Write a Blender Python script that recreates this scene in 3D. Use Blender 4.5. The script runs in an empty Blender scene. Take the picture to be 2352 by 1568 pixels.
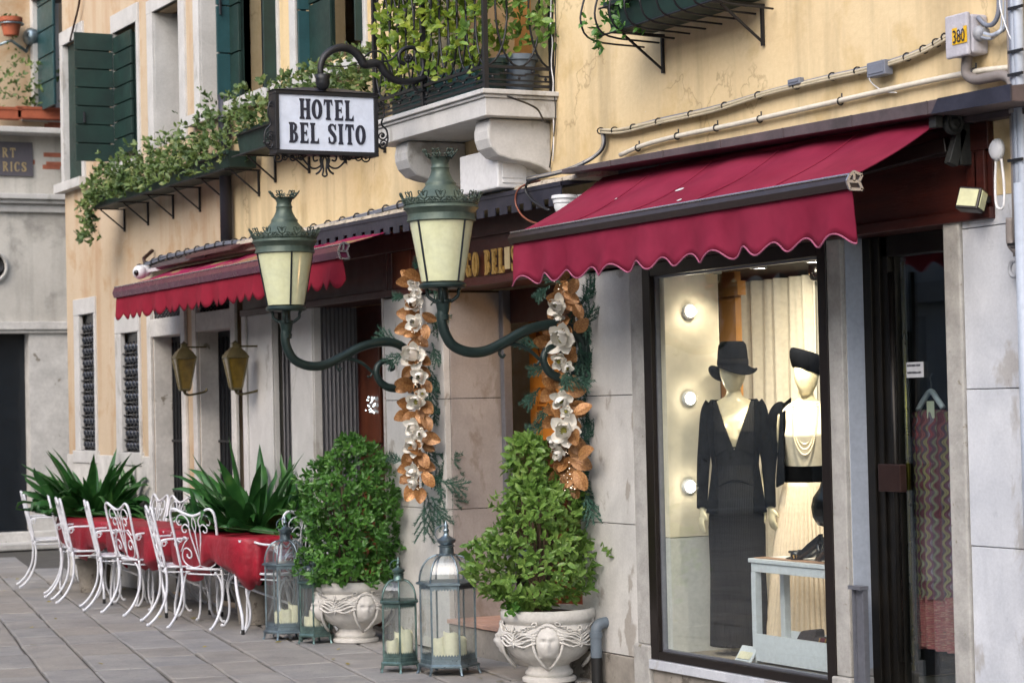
import bpy, bmesh, math, random
from mathutils import Vector, Matrix, noise
sc = bpy.context.scene
COL = sc.collection
PI = math.pi
# ---------------------------------------------------------------- camera
# World: the shop fronts stand on the plane y = 0 and run along x, the square is at y < 0, z is up, metres.
F, CX, CY, TH, PITCH, ROLL = 5168., 1176., 784., math.radians(27.2), math.atan(149/5168.), 0.0225
CAM = Vector((0, -6.4, 1.6))
AX = Vector((-math.cos(TH)*math.cos(PITCH), math.sin(TH)*math.cos(PITCH), math.sin(PITCH)))
R0 = Vector((math.sin(TH), math.cos(TH), 0)); U0 = R0.cross(AX)
cR, sR = math.cos(ROLL), math.sin(ROLL)
IX = R0*cR - U0*sR; IY = R0*sR + U0*cR
cd = bpy.data.cameras.new('camera'); cam = bpy.data.objects.new('camera', cd); COL.objects.link(cam)
m = Matrix.Identity(4)
for i in range(3):
    m[i][0] = IX[i]; m[i][1] = IY[i]; m[i][2] = -AX[i]; m[i][3] = CAM[i]
cam.matrix_world = m
cd.sensor_width = 36; cd.lens = F/2352*36; cd.clip_end = 1000; cd.clip_start = .1
cd.dof.use_dof = True; cd.dof.focus_distance = 12.2; cd.dof.aperture_fstop = 5.0
sc.camera = cam
# ---------------------------------------------------------------- sky and sun (soft, high overcast)
w = bpy.data.worlds.new('World'); sc.world = w; w.use_nodes = True
nt = w.node_tree; nt.nodes.clear()
sky = nt.nodes.new('ShaderNodeTexSky'); sky.sky_type = 'NISHITA'; sky.sun_disc = False
SE, SA = math.radians(38), math.radians(148)
sky.sun_elevation = SE; sky.sun_rotation = SA; sky.air_density = 1.0; sky.dust_density = 2.6; sky.ozone_density = 1.0
bg = nt.nodes.new('ShaderNodeBackground'); bg.inputs[1].default_value = .15
wo = nt.nodes.new('ShaderNodeOutputWorld')
nt.links.new(sky.outputs[0], bg.inputs[0]); nt.links.new(bg.outputs[0], wo.inputs[0])
sd = bpy.data.lights.new('sun', 'SUN'); sd.energy = .7; sd.angle = math.radians(60); sd.color = (1, .97, .96)
so = bpy.data.objects.new('sun', sd); COL.objects.link(so)
sdir = Vector((math.sin(SA)*math.cos(SE), math.cos(SA)*math.cos(SE), math.sin(SE)))
so.rotation_euler = sdir.to_track_quat('Z', 'Y').to_euler(); so.location = (-10, -10, 20)
vs = sc.view_settings; sc.display_settings.display_device = 'sRGB'
vs.view_transform = 'Standard'; vs.look = 'None'; vs.gamma = 1; vs.use_curve_mapping = False; vs.exposure = 1.3
sc.render.engine = 'CYCLES'
sc.cycles.max_bounces = 8; sc.cycles.transparent_max_bounces = 24

# ---------------------------------------------------------------- measuring helper: where a sight line meets a real plane
def P(px, py, x=None, y=None, z=None):
    d = AX + IX*((px-CX)/F) - IY*((py-CY)/F)
    t = (x-CAM.x)/d.x if x is not None else (y-CAM.y)/d.y if y is not None else (z-CAM.z)/d.z
    return CAM + d*t
def FX(px, py=900, y=0): return P(px, py, y=y).x
def FZ(px, py, y=0): return P(px, py, y=y).z

# ---------------------------------------------------------------- mesh helpers
class MB:
    def __init__(s): s.v = []; s.f = []
    def add(s, v, f):
        n = len(s.v); s.v += [tuple(q) for q in v]; s.f += [tuple(n+i for i in g) for g in f]; return s
    def box(s, x0, x1, y0, y1, z0, z1):
        if x0 > x1: x0, x1 = x1, x0
        if y0 > y1: y0, y1 = y1, y0
        if z0 > z1: z0, z1 = z1, z0
        return s.add([(x0,y0,z0),(x1,y0,z0),(x1,y1,z0),(x0,y1,z0),(x0,y0,z1),(x1,y0,z1),(x1,y1,z1),(x0,y1,z1)],
            [(0,3,2,1),(4,5,6,7),(0,1,5,4),(1,2,6,5),(2,3,7,6),(3,0,4,7)])
    def hexa(s, p):   # 8 corners, bottom ring then top ring
        return s.add(p, [(0,3,2,1),(4,5,6,7),(0,1,5,4),(1,2,6,5),(2,3,7,6),(3,0,4,7)])
    def beam(s, a, b, w, h, up=(0,0,1)):
        a = Vector(a); b = Vector(b); d = (b-a).normalized(); up = Vector(up)
        if abs(d.dot(up)) > .98: up = Vector((1,0,0))
        r = d.cross(up).normalized()*(w/2); u = r.cross(d).normalized()*(h/2)
        return s.hexa([a-r-u, b-r-u, b+r-u, a+r-u, a-r+u, b-r+u, b+r+u, a+r+u])
    def tube(s, pts, r, n=6, closed=False, flat=None):
        pts = [Vector(p) for p in pts]; k = len(pts)
        rr = r if isinstance(r, (list, tuple)) else [r]*k
        t0 = None; nrm = None; rings = []
        for i in range(k):
            if closed: t = pts[(i+1) % k]-pts[i-1]
            else: t = pts[min(i+1, k-1)]-pts[max(i-1, 0)]
            if t.length < 1e-9: t = Vector((0,0,1))
            t.normalize()
            if nrm is None:
                a = Vector((0,0,1)) if abs(t.z) < .9 else Vector((1,0,0))
                nrm = t.cross(a).normalized()
            else:
                nrm = nrm - t*nrm.dot(t)
                if nrm.length < 1e-6: nrm = t.orthogonal()
                nrm.normalize()
            b = t.cross(nrm)
            rings.append([pts[i]+(nrm*math.cos(2*PI*j/n)+b*math.sin(2*PI*j/n))*rr[i] for j in range(n)])
        v = [p for g in rings for p in g]; f = []
        for i in range(k if closed else k-1):
            a = i*n; c = ((i+1) % k)*n
            for j in range(n): f.append((a+j, a+(j+1) % n, c+(j+1) % n, c+j))
        if not closed: f.append(tuple(range(n))[::-1]); f.append(tuple((k-1)*n+j for j in range(n)))
        return s.add(v, f)
    def loft(s, rings, cap=True, closed=True):
        n = len(rings[0]); v = [p for g in rings for p in g]; f = []
        for i in range(len(rings)-1):
            for j in range(n if closed else n-1):
                f.append((i*n+j, i*n+(j+1) % n, (i+1)*n+(j+1) % n, (i+1)*n+j))
        if cap: f.append(tuple(range(n))[::-1]); f.append(tuple((len(rings)-1)*n+j for j in range(n)))
        return s.add(v, f)
    def lathe(s, c, prof, n=24, cap=True, a0=0, sx=1, sy=1):
        return s.loft([[(c[0]+r*sx*math.cos(a0+2*PI*j/n), c[1]+r*sy*math.sin(a0+2*PI*j/n), c[2]+z) for j in range(n)] for r, z in prof], cap)
    def prism(s, poly, fn, a, b):   # poly 2D, fn(u, v, w) -> 3D
        n = len(poly)
        v = [fn(p[0], p[1], a) for p in poly]+[fn(p[0], p[1], b) for p in poly]
        f = [tuple(range(n)), tuple(range(2*n-1, n-1, -1))]+[(i, i+n, (i+1) % n+n, (i+1) % n) for i in range(n)]
        return s.add(v, f)
    def ball(s, c, r, n=8, sz=1):
        k = max(4, n//2+1)
        return s.lathe(c, [(max(1e-4, r*math.sin(PI*i/k)), -r*sz*math.cos(PI*i/k)) for i in range(k+1)], n)
    def build(s, name, mat, parent=None, smooth=False, bev=0, fix=True, sub=0, auto=None):
        o = ORG.get(parent.name, Vector()) if parent else Vector()
        me = bpy.data.meshes.new(name)
        me.from_pydata([(q[0]-o.x, q[1]-o.y, q[2]-o.z) for q in s.v], [], s.f)
        if fix:
            b = bmesh.new(); b.from_mesh(me); bmesh.ops.recalc_face_normals(b, faces=b.faces); b.to_mesh(me); b.free()
        if smooth:
            for p in me.polygons: p.use_smooth = True
        ms = mat if isinstance(mat, list) else [mat]
        for q in ms: me.materials.append(q)
        ob = bpy.data.objects.new(name, me); COL.objects.link(ob)
        if parent: ob.parent = parent
        ORG[ob.name] = o.copy()
        if smooth and auto:
            me.shade_smooth() if False else None
            md = ob.modifiers.new('e', 'EDGE_SPLIT'); md.split_angle = math.radians(auto)
        if bev:
            md = ob.modifiers.new('b', 'BEVEL'); md.width = bev; md.segments = 2; md.limit_method = 'ANGLE'; md.angle_limit = math.radians(40)
        if sub:
            md = ob.modifiers.new('s', 'SUBSURF'); md.levels = sub; md.render_levels = sub
        return ob
ORG = {}
def tag(o, label=None, cat=None, group=None, kind=None):
    if label: o['label'] = label
    if cat: o['category'] = cat
    if group: o['group'] = group
    if kind: o['kind'] = kind
    return o
def thing(name, label, cat, loc=(0,0,0), group=None):
    o = bpy.data.objects.new(name, None); COL.objects.link(o); o.location = loc; ORG[o.name] = Vector(loc)
    o.empty_display_size = .1
    return tag(o, label, cat, group)
KIDS = lambda o: [c for c in bpy.data.objects if c.parent == o]
def copy_tree(o, loc=None, rz=None, label=None, parent=None, group=None):
    c = o.copy(); COL.objects.link(c)
    if parent: c.parent = parent
    for ch in list(o.children): copy_tree(ch, parent=c)
    if loc is not None: c.location = loc
    if rz is not None: c.rotation_euler = (0, 0, rz)
    if label: c['label'] = label
    if group: c['group'] = group
    return c
def dupe(o, parent, mw):
    c = o.copy(); COL.objects.link(c); c.parent = parent; c.matrix_local = mw; return c

def spiral(c, r0, a0, turns, k=None, n=26, dirn=1, r1=.1):
    """flat spiral curling in, 2D points"""
    return [(c[0]+(r0*(1-t)+r0*r1*t)*math.cos(a0+dirn*2*PI*turns*t), c[1]+(r0*(1-t)+r0*r1*t)*math.sin(a0+dirn*2*PI*turns*t)) for t in [i/n for i in range(n+1)]]
def smooth(pts, n=6):
    """Catmull-Rom through the points"""
    q = [Vector(p) for p in pts]; q = [q[0]*2-q[1]]+q+[q[-1]*2-q[-2]]; out = []
    for i in range(1, len(q)-2):
        for k in range(n):
            t = k/n
            out.append(.5*((2*q[i])+(-q[i-1]+q[i+1])*t+(2*q[i-1]-5*q[i]+4*q[i+1]-q[i+2])*t*t+(-q[i-1]+3*q[i]-3*q[i+1]+q[i+2])*t**3))
    out.append(q[-2]); return out

# ---------------------------------------------------------------- materials
def lin(h):
    h = h.lstrip('#'); c = [int(h[i:i+2], 16)/255 for i in (0, 2, 4)]
    return tuple(q/12.92 if q <= .04045 else ((q+.055)/1.055)**2.4 for q in c)
MATS = {}
class NT:
    def __init__(s, name):
        s.m = bpy.data.materials.new(name); s.m.use_nodes = True; s.t = s.m.node_tree; s.b = s.t.nodes['Principled BSDF']
        s.co = s.n('ShaderNodeTexCoord').outputs['Object']
    def n(s, k, **kw):
        q = s.t.nodes.new(k)
        for a, v in kw.items(): setattr(q, a, v)
        return q
    def l(s, a, b): s.t.links.new(a, b)
    def map(s, sc=(1,1,1), src=None, rot=(0,0,0)):
        q = s.n('ShaderNodeMapping'); q.inputs['Scale'].default_value = sc; q.inputs['Rotation'].default_value = rot
        s.l(src or s.co, q.inputs[0]); return q.outputs[0]
    def noise(s, scale, detail=4, rough=.55, src=None, dist=0):
        q = s.n('ShaderNodeTexNoise'); q.inputs['Scale'].default_value = scale; q.inputs['Detail'].default_value = detail
        q.inputs['Roughness'].default_value = rough; q.inputs['Distortion'].default_value = dist
        s.l(src or s.co, q.inputs['Vector']); return q.outputs[0]
    def voro(s, scale, src=None, feature='DISTANCE_TO_EDGE', rnd=1):
        q = s.n('ShaderNodeTexVoronoi'); q.feature = feature; q.inputs['Scale'].default_value = scale; q.inputs['Randomness'].default_value = rnd
        s.l(src or s.co, q.inputs['Vector']); return q.outputs[0]
    def ramp(s, src, a, b, c0=(0,0,0,1), c1=(1,1,1,1)):
        q = s.n('ShaderNodeValToRGB'); e = q.color_ramp.elements
        e[0].position = a; e[1].position = b; e[0].color = (*c0[:3], 1); e[1].color = (*c1[:3], 1)
        s.l(src, q.inputs[0]); return q.outputs[0]
    def mix(s, fac, a, b, mode='MIX'):
        q = s.n('ShaderNodeMix'); q.data_type = 'RGBA'; q.blend_type = mode; q.clamp_factor = True
        if isinstance(fac, (int, float)): q.inputs[0].default_value = fac
        else: s.l(fac, q.inputs[0])
        for i, v in ((6, a), (7, b)):
            if isinstance(v, tuple): q.inputs[i].default_value = (*v[:3], 1)
            else: s.l(v, q.inputs[i])
        return q.outputs[2]
    def math(s, op, a, b=0):
        q = s.n('ShaderNodeMath'); q.operation = op
        for i, v in ((0, a), (1, b)):
            if isinstance(v, (int, float)): q.inputs[i].default_value = v
            else: s.l(v, q.inputs[i])
        return q.outputs[0]
    def bump(s, h, st=.3, d=.01):
        q = s.n('ShaderNodeBump'); q.inputs['Strength'].default_value = st; q.inputs['Distance'].default_value = d
        s.l(h, q.inputs['Height'])
        if s.b.inputs['Normal'].links: s.l(s.b.inputs['Normal'].links[0].from_socket, q.inputs['Normal'])
        s.l(q.outputs[0], s.b.inputs['Normal'])
    def col(s, c):
        if isinstance(c, tuple): s.b.inputs['Base Color'].default_value = (*c[:3], 1)
        else: s.l(c, s.b.inputs['Base Color'])
    def fin(s, rough=.6, metal=0, spec=.5):
        if isinstance(rough, (int, float)): s.b.inputs['Roughness'].default_value = rough
        else: s.l(rough, s.b.inputs['Roughness'])
        s.b.inputs['Metallic'].default_value = metal; s.b.inputs['Specular IOR Level'].default_value = spec
        return s.m
def sc3(c, k): return tuple(min(1, q*k) for q in c[:3])
def plain(name, c, rough=.6, metal=0, var=.18, vs=5, bump=.15, bs=60, c2=None, wear=None, wsc=14, wamt=.62, bd=.004, spec=.5, rnd=0, sc=(1,1,1)):
    """base colour broken up by two scales of noise, an optional second colour in patches, an optional wear colour, and fine relief"""
    if isinstance(c, str): c = lin(c)
    if isinstance(c2, str): c2 = lin(c2)
    if isinstance(wear, str): wear = lin(wear)
    t = NT(name); mp = t.map(sc)
    f = t.ramp(t.noise(vs, 5, .6, mp), .3, .7)
    x = t.mix(f, sc3(c, 1-var), c2 if c2 else sc3(c, 1+var))
    x = t.mix(t.ramp(t.noise(vs*7, 4, .6, mp), .35, .7), x, t.mix(1., x, (.86,.86,.86), 'MULTIPLY'))
    if wear: x = t.mix(t.ramp(t.noise(wsc, 6, .7, mp, .3), wamt, wamt+.05), x, wear)
    if rnd:
        oi = t.n('ShaderNodeObjectInfo').outputs['Random']
        x = t.mix(oi, t.mix(1., x, (1-rnd,)*3, 'MULTIPLY'), t.mix(1., x, (1+rnd*.6,)*3, 'MULTIPLY'))
    t.col(x)
    if bump: t.bump(t.noise(bs, 5, .6, mp), bump, bd)
    r = t.math('ADD', t.math('MULTIPLY', t.noise(vs*3, 3), .3), rough-.15)
    return t.fin(r, metal, spec)
def plaster(name, c, hi, lo, grime, streak=.5, crack=True, zlo=None):
    c, hi, lo, grime = [lin(q) for q in (c, hi, lo, grime)]
    t = NT(name)
    x = t.mix(t.ramp(t.noise(.9, 5, .6), .35, .68), c, hi)
    x = t.mix(t.ramp(t.noise(2.3, 6, .65, dist=.4), .52, .72), x, lo)
    st = t.noise(1, 6, .6, t.map((4.5, 4.5, .45)))
    x = t.mix(t.math('MULTIPLY', t.ramp(st, .48, .72), streak), x, grime)
    x = t.mix(t.ramp(t.noise(34, 3), .3, .75), x, t.mix(1., x, (.93,.92,.9), 'MULTIPLY'))
    if crack:
        wv = t.n('ShaderNodeVectorMath', operation='ADD')
        ns = t.n('ShaderNodeTexNoise'); ns.inputs['Scale'].default_value = 5; ns.inputs['Detail'].default_value = 5; t.l(t.co, ns.inputs['Vector'])
        sc_ = t.n('ShaderNodeVectorMath', operation='SCALE'); sc_.inputs['Scale'].default_value = .55; t.l(ns.outputs['Color'], sc_.inputs[0])
        t.l(t.co, wv.inputs[0]); t.l(sc_.outputs[0], wv.inputs[1])
        cr = t.math('MULTIPLY', t.ramp(t.voro(.75, wv.outputs[0]), 0.0, .009, (1,1,1), (0,0,0)), t.ramp(t.noise(1.1, 2), .5, .56))
        x = t.mix(t.math('MULTIPLY', cr, .45), x, lin('#7a6547'))
        chip = t.ramp(t.noise(6, 8, .75, dist=.6), .69, .70)
        x = t.mix(t.math('MULTIPLY', chip, t.ramp(t.noise(.7, 2), .46, .56)), x, lin('#c9c2b2'))
        t.bump(cr, -.35, .01)
    t.col(x); t.bump(t.noise(26, 6, .65), .25, .01); t.bump(t.noise(2, 3), .3, .04)
    return t.fin(.88, 0, .25)
def marble(name, c, c2, stain, amt=.6, rough=.5, vein=True, sts=2.2, rnd=.06):
    c, c2, stain = lin(c), lin(c2), lin(stain)
    t = NT(name)
    x = t.mix(t.ramp(t.noise(3.2, 7, .62, dist=.5), .33, .68), c, c2)
    x = t.mix(t.math('MULTIPLY', t.ramp(t.noise(1, 6, .6, t.map((7, 7, 1.1))), .5, .75), .35), x, sc3(c2, .8))
    s = t.ramp(t.noise(sts, 6, .6, t.map((1.6, 1.6, .8), rot=(0, .15, 0)), .3), amt, amt+.045)
    x = t.mix(t.math('MULTIPLY', s, .6), x, stain)
    x = t.mix(t.ramp(t.noise(70, 3), .35, .7), x, t.mix(1., x, (.9,.9,.9), 'MULTIPLY'))
    oi = t.n('ShaderNodeObjectInfo').outputs['Random']
    x = t.mix(oi, t.mix(1., x, (1-rnd,)*3, 'MULTIPLY'), x)
    t.col(x); t.bump(t.noise(45, 6, .7), .22, .006)
    return t.fin(t.math('ADD', t.math('MULTIPLY', t.noise(9, 4), .4), rough-.2), 0, .4)
def glassm(name, tint=(1,1,1), base=.04, rough=0.0, dirt=.0):
    m = bpy.data.materials.new(name); m.use_nodes = True; t = m.node_tree; t.nodes.clear()
    N = lambda k: t.nodes.new(k)
    o = N('ShaderNodeOutputMaterial'); tr = N('ShaderNodeBsdfTransparent'); tr.inputs[0].default_value = (*tint, 1)
    g = N('ShaderNodeBsdfGlossy'); g.inputs['Roughness'].default_value = rough
    lw = N('ShaderNodeLayerWeight'); lw.inputs[0].default_value = .5
    p = N('ShaderNodeMath'); p.operation = 'POWER'; p.inputs[1].default_value = 4.5; t.links.new(lw.outputs['Facing'], p.inputs[0])
    a = N('ShaderNodeMath'); a.operation = 'MULTIPLY_ADD'; a.inputs[1].default_value = 1-base; a.inputs[2].default_value = base; t.links.new(p.outputs[0], a.inputs[0])
    mx = N('ShaderNodeMixShader'); t.links.new(a.outputs[0], mx.inputs[0]); t.links.new(tr.outputs[0], mx.inputs[1]); t.links.new(g.outputs[0], mx.inputs[2])
    last = mx.outputs[0]
    if dirt:
        df = N('ShaderNodeBsdfDiffuse'); df.inputs[0].default_value = (.6,.62,.62,1)
        tc = N('ShaderNodeTexCoord'); nz = N('ShaderNodeTexNoise'); nz.inputs['Scale'].default_value = 6; nz.inputs['Detail'].default_value = 5; t.links.new(tc.outputs['Object'], nz.inputs[0])
        mm = N('ShaderNodeMath'); mm.operation = 'MULTIPLY'; mm.inputs[1].default_value = dirt; t.links.new(nz.outputs[0], mm.inputs[0])
        m2 = N('ShaderNodeMixShader'); t.links.new(mm.outputs[0], m2.inputs[0]); t.links.new(last, m2.inputs[1]); t.links.new(df.outputs[0], m2.inputs[2]); last = m2.outputs[0]
    t.links.new(last, o.inputs[0]); return m
def emit(name, c, s):
    t = NT(name); t.b.inputs['Emission Color'].default_value = (*c, 1); t.b.inputs['Emission Strength'].default_value = s; t.col(c); return t.fin(.5)
def leafm(name, cs, rough=.4, trans=.25, vs=9):
    cs = [lin(c) for c in cs]; t = NT(name)
    q = t.n('ShaderNodeValToRGB'); e = q.color_ramp.elements; e[0].position = .28; e[1].position = .74
    e[0].color = (*cs[0], 1); e[1].color = (*cs[-1], 1)
    for i, c in enumerate(cs[1:-1]):
        z = e.new(.28+.46*(i+1)/(len(cs)-1)); z.color = (*c, 1)
    t.l(t.noise(vs, 3, .8), q.inputs[0])
    oi = t.n('ShaderNodeObjectInfo').outputs['Random']
    x = t.mix(oi, t.mix(1., q.outputs[0], (.85,.85,.85), 'MULTIPLY'), q.outputs[0])
    t.col(x); t.b.inputs['Subsurface Weight'].default_value = 0
    mt = t.fin(rough, 0, .45)
    tr = t.n('ShaderNodeBsdfTranslucent'); t.l(x, tr.inputs[0]); ms = t.n('ShaderNodeMixShader'); ms.inputs[0].default_value = trans
    out = t.t.nodes['Material Output']; t.l(t.b.outputs[0], ms.inputs[1]); t.l(tr.outputs[0], ms.inputs[2]); t.l(ms.outputs[0], out.inputs[0])
    return mt

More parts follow.
